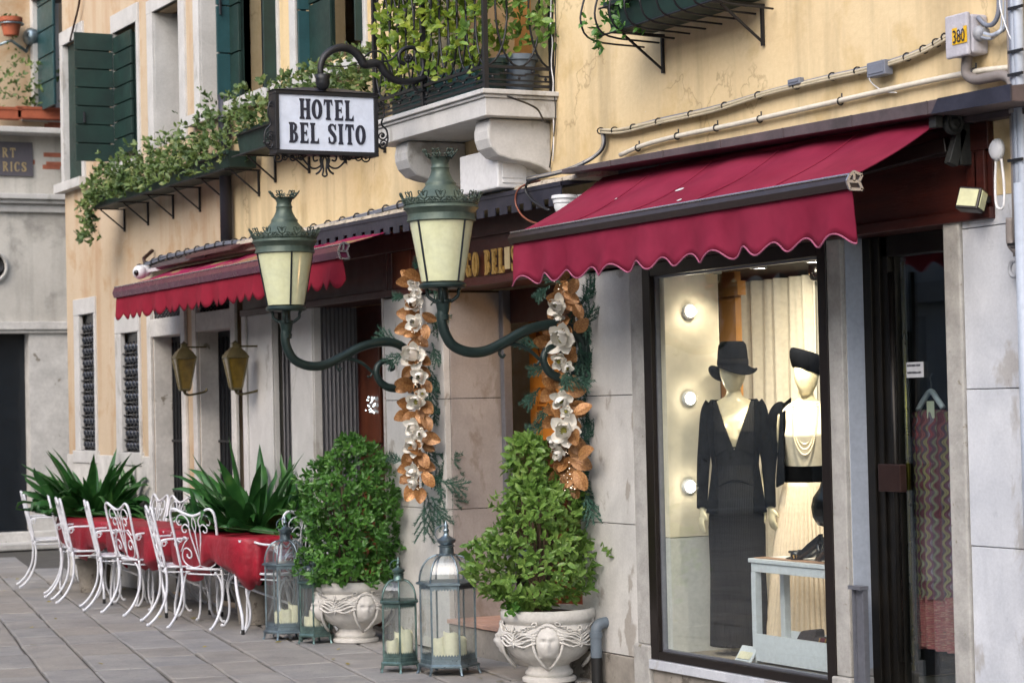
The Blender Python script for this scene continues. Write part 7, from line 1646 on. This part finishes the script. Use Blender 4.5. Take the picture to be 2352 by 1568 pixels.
line2 = [(952, 640), (958, 720), (955, 810), (962, 900), (958, 1000), (955, 1080), (958, 1125)]
fl2 = [(952,655,.06,-.2,.3),(950,690,.09,0,-.4),(958,672,.05,0,.2),(955,742,.085,-.1,.1),(953,815,.125,-.2,.1),(965,862,.08,.1,-.2),(958,922,.09,-.1,0),(970,905,.05,.3,.3),(950,980,.085,-.3,-.2),(962,995,.06,.3,-.2),(950,1022,.09,-.2,0),(950,1080,.075,-.3,-.4),(950,1108,.06,-.4,-.3)]
lv2 = [(965,640,.17,2.9),(945,650,.14,PI),(955,705,.16,-2.2),(960,725,.17,3.0),(950,745,.16,-2.8),(970,720,.13,-.4),(975,745,.12,-1.4),(950,780,.12,-1.6),(945,840,.13,-2.2),(960,845,.12,-.6),(945,880,.14,-2.7),(950,885,.17,3.0),(970,875,.13,-.9),(950,930,.16,2.9),(945,950,.16,-2.8),(972,925,.15,-.8),(975,955,.13,-1.2),(970,1000,.16,-.3),(955,1030,.13,-2.5),(965,1040,.14,-1.1),(960,1060,.15,-.4),(950,1070,.15,-2.9),(950,1090,.13,-2.6),(970,1085,.14,-.9),(955,1110,.17,-2.1),(965,1120,.15,-1.6)]
sp2 = [(985+rg.uniform(-8,8), 660+i*21, .15+rg.uniform(0,.06), rg.choice([-.9,-1.3,.4,-.3,.9,-1.5]), -.07) for i in range(24)]+[(925,790,.2,2.7,-.16),(935,805,.17,-2.6,-.16),(950,625,.1,1.2,-.1),(980,1130,.26,-1.4,-.1),(990,1110,.26,-.7,-.1),(1000,1100,.22,-.3,-.1),(975,1145,.28,-1.6,-.1),(990,1140,.22,-1.1,-.1),(930,1060,.12,2.8,-.1),(935,680,.1,PI,-.12)]
garland('garland of white magnolias and copper leaves behind the farther lamp bracket', line2, fl2, lv2, sp2, 6)
# ================================================================= SHOP WINDOW: MANNEQUINS
def remesh(o, v):
    md = o.modifiers.new('r', 'REMESH'); md.mode = 'VOXEL'; md.voxel_size = v; md.use_smooth_shade = True
    m2 = o.modifiers.new('sm', 'SMOOTH'); m2.factor = .5; m2.iterations = 3
def ell(mb, rings, n=28, cap=True):   # (x, y, z, rx, ry)
    return mb.loft([[(x+rx*math.cos(a), y+ry*math.sin(a), z) for a in [2*PI*i/n for i in range(n)]] for x, y, z, rx, ry in rings], cap)
def hand(mb, w_, dirv, out, s=1.0):
    """palm, four bent fingers of unequal length and a thumb; w_ wrist, dirv to the fingertips, out = back of the hand"""
    d = Vector(dirv).normalized(); o = Vector(out).normalized(); sd_ = d.cross(o).normalized(); w_ = Vector(w_)
    mb.loft([[w_+d*(t*s)+sd_*(rx*s*math.cos(a))+o*(ry*s*math.sin(a)) for a in [2*PI*i/12 for i in range(12)]] for t, rx, ry in ((-.02,.022,.018),(.0,.023,.016),(.03,.033,.015),(.07,.040,.014),(.092,.038,.011))])
    for i, (x, L) in enumerate(((-.030,.066),(-.010,.076),(.010,.071),(.029,.056))):
        p = w_+d*.082*s+sd_*x*s; q = [p]; th = .12
        for k, f in enumerate((.45, .3, .25)): th += .22; q.append(q[-1]+(d*math.cos(th)-o*math.sin(th)+sd_*x*1.2).normalized()*L*f*s)
        mb.tube(q, [.0095*s, .0088*s, .008*s, .0062*s], 8)
    p = w_+d*.018*s-sd_*.025*s; mb.tube([p, p+(d*.7-sd_*.75-o*.2).normalized()*.035*s, p+(d*.7-sd_*.75-o*.2).normalized()*.035*s+(d*.95-sd_*.15-o*.4).normalized()*.032*s], [.013*s, .0105*s, .0075*s], 8)
def headmesh(mb, c, turn, wx=1):
    """smooth featureless display head: chin, brow, faint nose ridge"""
    R_ = Matrix.Rotation(turn, 3, 'Z'); rows = []
    for i in range(15):
        v = i/14; z = -.115+.235*v; r = math.sqrt(max(0.0004, 1-((v-.56)/.57)**2)) if v > .56 else math.sqrt(max(.0004, 1-((.56-v)/.62)**2))
        rx = .074*r*(1-.18*max(0, .45-v)*2); row = []
        for j in range(24):
            a = 2*PI*j/24; x = rx*math.cos(a); y = .092*r*math.sin(a); 
            if math.sin(a) < 0: y -= (.018*max(0, .5-v))*(-math.sin(a)); y -= .010*math.exp(-((v-.42)/.12)**2)*math.exp(-(math.cos(a)/.18)**2); y += .006*math.exp(-((v-.56)/.07)**2)*math.exp(-((abs(math.cos(a))-.4)/.22)**2)
            q = R_ @ Vector((x, y, 0)); row.append((c[0]+q.x*wx, c[1]+q.y, c[2]+z))
        rows.append(row)
    mb.loft(rows)
def mannequin(label, c, rz, parts):
    t = thing('mannequin', label, 'mannequin', (0,0,0), 'dressed mannequins in the shop window')
    t['_'] = 0; del t['_']
    body = MB(); ell(body, [(0,0,.02,.07,.05),(0,0,.45,.08,.07),(0,0,.80,.155,.11),(0,0,.90,.165,.115),(0,0,1.02,.125,.09),(0,0,1.10,.115,.085),(0,-.01,1.22,.15,.11),(0,-.005,1.32,.155,.105),(0,.01,1.40,.165,.075),(0,.015,1.435,.12,.06),(0,.01,1.46,.06,.052),(.0,.0,1.49,.050,.050),(.0,-.01,1.54,.046,.048)])
    for s in (-1, 1): body.ball((s*.07, -.07, 1.26), .062, 12)
    headmesh(body, (parts['hx'], -.03, 1.605), parts['turn'], parts['w'])
    for k, s in enumerate((-1, 1)):
        arm = parts['arms'][k]
        if arm:
            pts = smooth(arm['pts'], 4); n = len(pts); body.tube(pts, [.046-.024*i/(n-1) for i in range(n)], 12); hand(body, arm['pts'][-1], arm['dir'], arm['out'], .95)
    b = body.build('body', M['skin'], t, smooth=True); remesh(b, .0075)
    return t
zf = .225
m1c = P(1686, 1505, z=zf); m1c.y = .50; m1x = P(1690, 1100, y=.30).x
k1 = (P(1690, 893, y=.3).z-zf)/1.50
m1 = mannequin('mannequin in a ribbed black V-neck dress and black cloche hat', None, 0, dict(hx=0, turn=-.55, w=1.2, arms=[
    dict(pts=[(-.165,.0,1.385),(-.205,.01,1.22),(-.225,.03,1.08),(-.235,.0,.92),(-.24,-.03,.82)], dir=(-.10,-.12,-1), out=(-.8,-.6,0)), dict(pts=[(.165,.0,1.385),(.20,.01,1.22),(.215,.05,1.08),(.20,.02,.92),(.20,.0,.84)], dir=(0,0,-1), out=(1,0,0))]))
def dressgrid(rings, n, skip, mat, name, par, off=.008, pleat=0, npl=40):
    mb = MB(); rows = []
    for x, y, z, rx, ry in rings: rows.append([(x+(rx+off+(pleat*(z_f(z))*math.cos(npl*2*PI*i/n*1.0) if pleat else 0))*math.cos(2*PI*i/n), y+(ry+off+(pleat*z_f(z)*math.cos(npl*2*PI*i/n) if pleat else 0))*math.sin(2*PI*i/n), z) for i in range(n)])
    mb.v = [p for r in rows for p in r]
    for k in range(len(rows)-1):
        for i in range(n):
            a = 2*PI*(i+.5)/n; z = (rings[k][2]+rings[k+1][2])/2; x = rings[k][3]*math.cos(a)
            if skip(x, a, z): continue
            mb.f.append((k*n+i, k*n+(i+1) % n, (k+1)*n+(i+1) % n, (k+1)*n+i))
    o = mb.build(name, mat, par, smooth=True, fix=False); md = o.modifiers.new('s', 'SOLIDIFY'); md.thickness = .004; md.offset = 1; return o
def interp(rs, m_):
    out = []
    for i in range(len(rs)-1):
        for k in range(m_): q = k/m_; out.append(tuple(a*(1-q)+b*q for a, b in zip(rs[i], rs[i+1])))
    return out+[rs[-1]]
tors = [(0,0,.05,.20,.16),(0,0,.45,.185,.15),(0,0,.72,.19,.135),(0,0,.86,.175,.122),(0,0,.98,.14,.10),(0,0,1.07,.12,.09),(0,-.012,1.18,.146,.115),(0,-.02,1.26,.158,.14),(0,-.01,1.33,.158,.11),(0,.01,1.40,.166,.078),(0,.015,1.43,.13,.064)]
vneck = lambda x, a, z: math.sin(a) < 0 and abs(x) < max(0, (z-1.155))*.42
dressgrid(interp(tors, 16), 200, lambda x, a, z: vneck(x, a, z) and z > 1.155, M['knit'], 'dress', m1)
dressgrid(interp([(0,.0,.80,.20,.14),(0,.0,.98,.165,.12),(0,0,1.07,.15,.115),(0,-.012,1.18,.165,.13),(0,-.02,1.26,.178,.145),(0,-.01,1.33,.182,.13),(0,.01,1.40,.184,.098),(0,.015,1.44,.15,.08)], 8), 120, lambda x, a, z: math.sin(a) < -.35 and abs(x) < .125+.03*(z-1), M['jacket'], 'jacket', m1, .012)
for zc, am in ((1.155, .06), (.985, .045)):
    sm_ = MB(); r = [q for q in interp(tors, 20) if abs(q[2]-zc) < .012][0]
    sm_.tube([((r[3]+.014)*math.cos(a), r[1]+(r[4]+.014)*math.sin(a), zc+am*math.exp(-(math.cos(a)/.75)**2)-.045) for a in [PI+PI*i/24 for i in range(25)]], .005, 5); sm_.build('seam', M['felt'], m1, smooth=True)
for s in (-1, 1):
    pts = [(s*.155,.0,1.405),(s*.185,.0,1.36),(s*.208,.01,1.22),(s*.228,.03,1.08),(s*.237,.0,.95),(s*.242,-.03,.83)]
    o = MB().tube(smooth(pts, 4), [.060-.022*i/20 for i in range(21)], 14).build('sleeve', M['jacket'], m1, smooth=True)
# cloche hat with an asymmetrical turned brim
def hat1(par):
    mb = MB(); cx, cy, cz = 0, -.025, 1.625; n = 36; rows = []
    pr = [(.152,-.03),(.140,-.028),(.115,-.012),(.096,.008),(.095,.05),(.092,.09),(.086,.125),(.070,.145),(.04,.145),(.001,.134)]
    for r, z in pr:
        row = []
        for i in range(n):
            a = 2*PI*i/n+.55; dz = 0
            if r > .1: dz = .030*math.sin(a*2+.6)*(r-.09)/.06-.018*(r-.09)/.06*math.sin(a)
            row.append((cx+r*math.cos(a)*1.14, cy+r*math.sin(a)*1.12, cz+z+dz))
        rows.append(row)
    mb.loft(rows, cap=False); o = mb.build('hat', M['felt'], par, smooth=True); md = o.modifiers.new('s', 'SOLIDIFY'); md.thickness = .004
    MB().lathe((cx, cy, cz), [(.096,.012),(.098,.014),(.0965,.042),(.094,.044)], 36, cap=False, sx=1.15, sy=1.13).build('hat_band', M['ribbon'], o, smooth=True)
hat1(m1)
def setm(t, x, y, rz, k, sx): t.location = (x, y, zf); t.rotation_euler = (0, 0, rz); t.scale = (k*sx, k*.92, k)
setm(m1, m1x, .30, math.radians(55), k1, .80)
# second mannequin
m2x = P(1856, 1100, y=.62).x; k2 = (P(1860, 905, y=.62).z-zf)/1.49
m2 = mannequin('mannequin in white top and long pleated cream skirt with dark pillbox hat', None, 0, dict(hx=.01, turn=-.25, w=1.1, arms=[
    dict(pts=[(-.165,.0,1.385),(-.215,.03,1.22),(-.245,.04,1.08),(-.25,.0,.95),(-.245,-.045,.84)], dir=(.12,-.10,-1), out=(-.7,-.7,0)), None]))
dressgrid(interp([(0,0,1.0,.132,.097),(0,0,1.07,.125,.095),(0,-.012,1.18,.15,.122),(0,-.02,1.26,.162,.146),(0,-.01,1.33,.160,.115),(0,.01,1.40,.155,.08),(0,.012,1.45,.07,.06)], 6), 64, lambda x, a, z: False, M['whitecloth'], 'top', m2, .010)
ell(bl := MB(), [(0,0,.985,.152,.114),(0,0,.99,.158,.12),(0,0,1.075,.152,.116),(0,0,1.08,.146,.11)], 48); bl.build('belt', M['jacket'], m2, smooth=True, auto=40)
z_f = lambda z: max(0.15, min(1, (1.0-z)/.6))
dressgrid(interp([(0,0,.03,.31,.24),(0,0,.3,.265,.21),(0,0,.6,.225,.175),(0,0,.8,.195,.145),(0,0,.9,.175,.13),(0,0,.985,.15,.112)], 3), 360, lambda x, a, z: False, M['skirt'], 'skirt', m2, .006, pleat=.009, npl=52)
sm_ = MB().tube(smooth([(-.13,.02,1.41),(-.17,.02,1.395),(-.205,.02,1.34),(-.228,.03,1.22),(-.252,.04,1.08),(-.258,.01,.99)], 4), [.03,.04,.05,.056,.06,.06,.06,.058,.056,.054,.052,.05,.048,.046,.044,.042,.042,.042,.042,.042,.042], 14); sm_.build('jacket_sleeve', M['jacket'], m2, smooth=True)
jk = MB(); jk.loft([[(-.10-.01*i, .05+.02*i, 1.47-.07*i), (-.15-.008*i, -.02, 1.43-.07*i), (-.155-.006*i, -.085-.003*i, 1.38-.07*i), (-.12-.004*i, -.12, 1.40-.07*i)] for i in range(7)], cap=False, closed=False); o_ = jk.build('jacket_front', M['jacket'], m2, smooth=True, fix=False); md = o_.modifiers.new('s', 'SOLIDIFY'); md.thickness = .01
for j, (dep, w_) in enumerate(((.235, .072), (.265, .08), (.295, .087))):
    nb_ = MB(); n = 62
    for i in range(n):
        a = PI*i/(n-1); x = -w_*math.cos(a)*(1 if math.sin(a) > .35 else 1); z = 1.44-dep*math.sin(a)**.9; y = -.055-.105*min(1, (1.44-z)/.16)-.004*j; nb_.ball((x, y, z), .0058, 5)
    nb_.build('pearl_strand', M['pearl'], m2, smooth=True)
h2 = MB(); h2.loft([[((.01)+r*math.cos(a)*1.0, -.02+r*math.sin(a)*1.12, 1.635+z*1.35+.035*math.cos(a-.3)*-1*(r/.1)*.8) for a in [2*PI*i/36 for i in range(36)]] for r, z in ((.088,-.01),(.098,.0),(.108,.03),(.108,.055),(.098,.072),(.085,.076),(.080,.068),(.04,.066),(.001,.068))], cap=False); o_ = h2.build('hat', M['feltnavy'], m2, smooth=True)
setm(m2, m2x, .62, math.radians(50), k2, .88)
bg_ = MB(); c = P(1893, 1165, y=.24); bg_.loft([[(c.x+r*math.cos(a)*1.0, c.y+.05*math.sin(a)*r/.1, c.z+z) for a in [2*PI*i/20 for i in range(20)]] for r, z in ((.001,-.10),(.05,-.09),(.085,-.05),(.095,.0),(.08,.05),(.05,.08),(.03,.10),(.02,.13))]); tag(bg_.build('handbag', M['leather'], smooth=True), 'round glossy black handbag hanging before the pleated skirt', 'handbag')
# curtain at the back
cu = MB(); y0c = 1.15; xc0, xc1 = P(1698, 900, y=y0c).x, P(1896, 900, y=y0c).x
rows = []
for z in [FB-.05-(FB-.3)*i/14 for i in range(15)]:
    q = (FB-z)/FB; rows.append([(xc0+(xc1-xc0)*i/160-.05*q*(1-i/160), y0c+.055*math.sin(i*.26+.8*math.sin(i*.09))+.012*math.sin(i*.73+z*1.2)+.012*q*math.sin(i*.2), z) for i in range(161)])
cu.loft(rows, cap=False, closed=False); o_ = cu.build('curtain', M['curtain'], smooth=True, fix=False); o_.modifiers.new('s', 'SOLIDIFY').thickness = .003; tag(o_, 'long cream curtain hanging at the back of the shop window', 'curtain')
# red-lit pendant glimpsed at the top right
c = P(1878, 622, y=.9); pt = thing('pendant_lamp', 'dark pendant lamp with red side glimpsed at the top right of the window', 'lamp', tuple(c))
MB().lathe(c, [(.001,-.06),(.04,-.05),(.055,-.01),(.05,.04),(.02,.10),(.01,.3)], 20).build('shade', M['leather'], pt, smooth=True); c2 = P(1889, 612, y=.7); MB().box(c2.x, c2.x+.04, .70, .71, c2.z-.09, c2.z+.09).build('red_side', M['redlight'], pt)
# display table
tq = P(1732, 1280, y=.16); tx0 = tq.x; tx1 = tx0+.78; tz = tq.z
dt = thing('display_table', 'white display table with open front carrying black shoes', 'table', (tx0, .12, zf))
y0t, y1t = .12, .36
MB().box(tx0, tx1, y0t, y1t, tz-.022, tz).build('tabletop', M['tablew'], dt, bev=.003)
MB().box(tx0+.01, tx1, y0t+.012, y1t-.01, tz-.07, tz-.024).build('apron', M['tablew'], dt, bev=.003)
for x, y in ((tx0+.03, y0t+.03), (tx1-.03, y0t+.03), (tx0+.03, y1t-.03), (tx1-.03, y1t-.03)): MB().box(x-.02, x+.02, y-.02, y+.02, zf, tz-.071).build('leg', M['tablew'], dt, bev=.003)
zd = P(1740, 1452, y=.15).z; zd2 = P(1740, 1497, y=.15).z
MB().box(tx0+.052, tx1, y0t, y0t+.015, zd2-.04, zd).box(tx0+.052, tx1, y1t-.015, y1t, zd2-.04, zd).build('drawer_side', M['tablew'], dt, bev=.002)
MB().box(tx0+.052, tx1, y0t+.016, y1t-.016, zd2-.04, zd2-.02).build('shelf', M['tablew'], dt)
pc = MB().box(tx0+.03, tx1, y0t+.02, y0t+.09, tz+.001, tz+.005); tag(pc.build('belt', M['tanlining']), 'flat brown leather belt along the front of the white table', 'belt')
def pump(label, x, y, z, rz, s=1.):
    t = thing('shoe', label, 'shoe', (x, y, z), 'black high-heeled shoes'); L = .23*s; out = MB(); rows = []; hl = .085*s
    def H(v): return hl*(1-min(1, v/.62))**1.3 if v < .62 else 0
    for i in range(13):
        v = i/12; w_ = .036*s*(math.sin(PI*min(1, .12+v*.80))**.5)*(1.05 if v > .55 else .78); h = H(v); up = .055*s if v < .35 else .055*s*(1-(v-.35)/.9) if v < .62 else .034*s*(1-(v-.62)/.6)
        top = .25 if v < .70 else 1.0
        rows.append([(x0_, y0_, z0_) for x0_, y0_, z0_ in [(L*(v-.5), -w_, h+.006), (L*(v-.5), -w_*.92, h+up*.7), (L*(v-.5), -w_*(.85 if v < .7 else .3), h+up), (L*(v-.5), w_*(.85 if v < .7 else .3), h+up*(1 if v > .7 or v < .02 else 1)), (L*(v-.5), w_*.92, h+up*.7), (L*(v-.5), w_, h+.006)]])
    m_ = MB(); m_.v = [p for r in rows for p in r]
    for k in range(12):
        for j in range(6):
            if j == 2 and (k < 9): continue
            m_.f.append((k*6+j, k*6+(j+1) % 6, (k+1)*6+(j+1) % 6, (k+1)*6+j))
    m_.f += [(0,1,2,3,4,5)]; R_ = Matrix.Rotation(rz, 3, 'Z')
    def W_(mb): mb.v = [tuple(R_ @ Vector(v)+Vector((x, y, z))) for v in mb.v]; return mb
    W_(m_).build('upper', M['leather'], t, smooth=True)
    ins = MB(); rr_ = []
    for i in range(10): v = i/12; w_ = .030*s*(math.sin(PI*min(1, .12+v*.80))**.5)*(1.05 if v > .55 else .78); rr_.append([(L*(v-.5), -w_, H(v)+.010), (L*(v-.5), w_, H(v)+.010)])
    ins.loft(rr_, cap=False, closed=False); W_(ins).build('insole', M['tanlining'], t, smooth=True)
    W_(MB().loft([[(-L*.44+r*math.cos(a)*.8, r*math.sin(a), zz) for a in [2*PI*i/10 for i in range(10)]] for r, zz in ((.012*s, 0), (.011*s, .03*s), (.022*s, hl+.004))])).build('heel', M['leather'], t, smooth=True)
    W_(MB().box(L*.28, L*.40, -.025*s, .025*s, .036*s, .05*s)).build('bow', M['leather'], t, bev=.006)
for i, (px, dy, rz, s, lb) in enumerate(((1848, .06, PI+.25, 1.0, 'left black patent high-heeled shoe with a bow on the white table'), (1868, .13, PI+.25, 1.0, 'right black patent high-heeled shoe behind the bowed one'), (1890, .06, PI-.3, .85, 'black shoe with brass buckles at the edge of the white table'))):
    q = P(px, 1282, y=.16+dy); pump(lb, q.x, .16+dy, tz+.001, rz, s)
cuf = MB(); q = P(1830, 1270, y=.2); cuf.lathe((q.x, .2, tz+.002), [(.03,0),(.033,.002),(.033,.045),(.03,.047),(.028,.045),(.028,.002)], 24, cap=False); o_ = cuf.build('bracelet', M['leather'], smooth=True); tag(o_, 'black and gold cuff bracelet beside the shoes', 'bracelet')
gg = MB()
for i in range(9): a = -1.2+i*.5; gg.tube([(q.x+.0335*math.cos(a+u*.012), .2+.0335*math.sin(a+u*.012), tz+.012+.01*math.sin(u*.7)+.01) for u in range(0, 20, 2)], .0018, 4)
gg.build('gold_pattern', M['gold'], o_)
# bags on the shelf
q = P(1858, 1462, y=.3); b1 = MB().hexa([(q.x-.14, .25, zd2-.018), (q.x+.05, .25, zd2-.018), (q.x+.05, .38, zd2-.018), (q.x-.14, .38, zd2-.018), (q.x-.05, .28, zd2+.12), (q.x+.09, .28, zd2+.14), (q.x+.09, .34, zd2+.14), (q.x-.05, .34, zd2+.12)]); tag(b1.build('clutch_bag', M['suede'], bev=.012), 'dark suede clutch leaning on the lower shelf', 'handbag')
q = P(1886, 1470, y=.22); t = thing('handbag', 'grey handbag with a red and gold stripe on the lower shelf', 'handbag', (q.x, .22, zd2))
bb = lambda x0, x1, o=0: MB().hexa([(q.x+x0, .20-o, zd2-.018), (q.x+x1, .20-o, zd2-.018), (q.x+x1, .30+o, zd2-.018), (q.x+x0, .30+o, zd2-.018), (q.x+x0+.03, .22-o, zd2+.11), (q.x+x1+.03, .22-o, zd2+.11), (q.x+x1+.03, .28+o, zd2+.11), (q.x+x0+.03, .28+o, zd2+.11)])
bb(-.09, .14).build('body', M['suede'], t, bev=.008); bb(-.03, .01, .002).build('stripe', M['bagred'], t); bb(-.042, -.032, .003).build('gold_edge', M['gold'], t); bb(.012, .022, .003).build('gold_edge', M['gold'], t)
# card in a white frame
q0_, q1_ = P(1700, 1528, y=.12), P(1742, 1486, y=.14); cf = thing('price_card', 'small white framed card leaning at the bottom of the window', 'card', tuple(q0_))
fz0, fz1 = .232, q1_.z; MB().hexa([(q0_.x, .085, fz0), (q1_.x, .085, fz0), (q1_.x, .097, fz0), (q0_.x, .097, fz0), (q0_.x+.0, .135, fz1), (q1_.x+.0, .135, fz1), (q1_.x, .147, fz1), (q0_.x, .147, fz1)]).build('card_frame', M['tablew'], cf, bev=.002)
MB().hexa([(q0_.x+.015, .088, fz0+.014), (q1_.x-.015, .088, fz0+.014), (q1_.x-.015, .09, fz0+.014), (q0_.x+.015, .09, fz0+.014), (q0_.x+.015, .128, fz1-.014), (q1_.x-.015, .128, fz1-.014), (q1_.x-.015, .13, fz1-.014), (q0_.x+.015, .13, fz1-.014)]).build('card', M['wax'], cf)
# ================================================================= DRESS HANGING IN THE SHOP DOOR
yh = .32; hc = P(2140, 900, y=yh)
hg = thing('coat_hanger', 'white coat hanger in the glass shop door', 'hanger', tuple(hc))
MB().tube(smooth([(P(2108, 942, y=yh).x, yh, P(2108, 942, y=yh).z), (P(2122, 922, y=yh).x, yh, P(2122, 918, y=yh).z), (P(2138, 898, y=yh).x, yh, P(2138, 898, y=yh).z), (P(2152, 915, y=yh).x, yh, P(2152, 915, y=yh).z), (P(2166, 936, y=yh).x, yh, P(2166, 936, y=yh).z)], 4), .014, 8).build('shoulders', M['plastic'], hg, smooth=True)
MB().tube(smooth([tuple(P(a, b, y=yh)) for a, b in ((2138, 896), (2139, 880), (2136, 868), (2141, 858))], 4), .003, 5).build('hook', M['barmetal'], hg)
ta, tb_ = P(2130, 921, y=yh-.03), P(2148, 960, y=yh-.03); o_ = MB().box(ta.x, tb_.x, yh-.035, yh-.033, tb_.z, ta.z).build('price_tag', M['wax']); tag(o_, 'cream price tag hanging from the coat hanger in the door', 'tag')
dx = lambda px, py: P(px, py, y=yh).x; dzz = lambda px, py: P(px, py, y=yh).z
dm = MB(); rows = []
for (py, l, r, f) in ((940, 2108, 2168, .4), (948, 2096, 2180, .6), (970, 2090, 2190, .8), (1010, 2092, 2196, 1), (1060, 2096, 2200, 1), (1130, 2100, 2204, 1), (1200, 2102, 2206, 1), (1290, 2105, 2208, 1), (1372, 2106, 2212, 1)):
    z = dzz(2140, py); rows.append([(dx(l, py)+(dx(r, py)-dx(l, py))*(i/60 if i <= 60 else (120-i)/60), yh+(-.06 if i <= 60 else .06)*f*math.sin(PI*(i % 60)/60)-.012*math.sin(i*.7)*f, z-.0) for i in range(120)])
dr_ = thing('hanging_dress', 'zigzag knitted dress in reds and greens hanging behind the glass shop door', 'dress', (dx(2140, 1100), yh, 1.3))
dm.loft(rows, cap=False).build('dress_body', M['zigzag'], dr_, smooth=True)
dm = MB(); rows = []
for (py, l, r) in ((1366, 2108, 2210), (1420, 2110, 2212), (1480, 2111, 2216)):
    rows.append([(dx(l, py)+(dx(r, py)-dx(l, py))*(i/60 if i <= 60 else (120-i)/60), yh+(-.05 if i <= 60 else .05)*math.sin(PI*(i % 60)/60)-.02*math.sin(i*.55), dzz(2150, py)-.03*(i % 60)/60*(py > 1400)) for i in range(120)])
dm.loft(rows, cap=False).build('knit_hem', M['melange'], dr_, smooth=True)
# ================================================================= LIT LAMPS OF THE SHOP WINDOW, AND ONE ADDED BEFORE THE POSTER
def lamp(kind, e, loc, col, size=.1, rot=None, spot=None):
    d = bpy.data.lights.new('shop_or_added_light', kind); d.energy = e; d.color = col
    if kind == 'AREA': d.size = size
    else: d.shadow_soft_size = size
    if spot: d.spot_size = spot; d.spot_blend = .8
    o = bpy.data.objects.new('shop_or_added_light', d); COL.objects.link(o); o.location = loc
    if rot is not None: o.rotation_euler = (Vector(loc)-Vector(rot)).to_track_quat('Z', 'Y').to_euler()
    return o
def downlight(loc, tgt, e, spot=1.9):
    MB().lathe((loc[0], loc[1], loc[2]+.005), [(.035,.0),(.045,.0),(.045,.05),(.035,.05)], 20, cap=False).build('downlight', M['alu'], shop, smooth=True)
    lamp('SPOT', e, loc, (1, .86, .66), .03, tgt, spot)
yc_ = P(1590, 640, x=SX).y
downlight((SX+.22, yc_, FB-.08), (SX+.02, yc_+.05, 1.2), 5)
downlight((-10.0, .22, FB-.08), (-10.1, 1.2, 1.55), 60, 2.4)
downlight((-9.5, .22, FB-.08), (-9.8, 1.2, 1.55), 60, 2.4)
for py in (715, 915, 1117):
    c = P(1581, py, x=SX); lamp('POINT', .35, (c.x+.05, c.y, c.z), (1, .86, .66), .02)
lamp('POINT', 4, (-12.2, .60, 2.0), (1, .55, .22), .05)  # added warm light for the poster and entrance glow, source itself unseen
ll = MB().ball((-12.2, .64, 2.10), .05, 10); tag(ll.build('added_glow_lamp', M['wax'], smooth=True), 'small round lamp added before the opera poster for the orange lobby glow', 'lamp')  # made-up body for the added light
# pastel shards of light string in the farther timber door: small sign of tiny lamps
q = P(852, 935, y=.30); tl = MB(); rg = random.Random(3)
for i in range(34): 
    a = P(840+rg.random()*22, 910+rg.random()*38, y=.315); tl.ball(a, .004, 4)
tag(tl.build('fairy_lights', emit('cool_fairy_light', (.75,.95,1), 3)), kind='stuff')
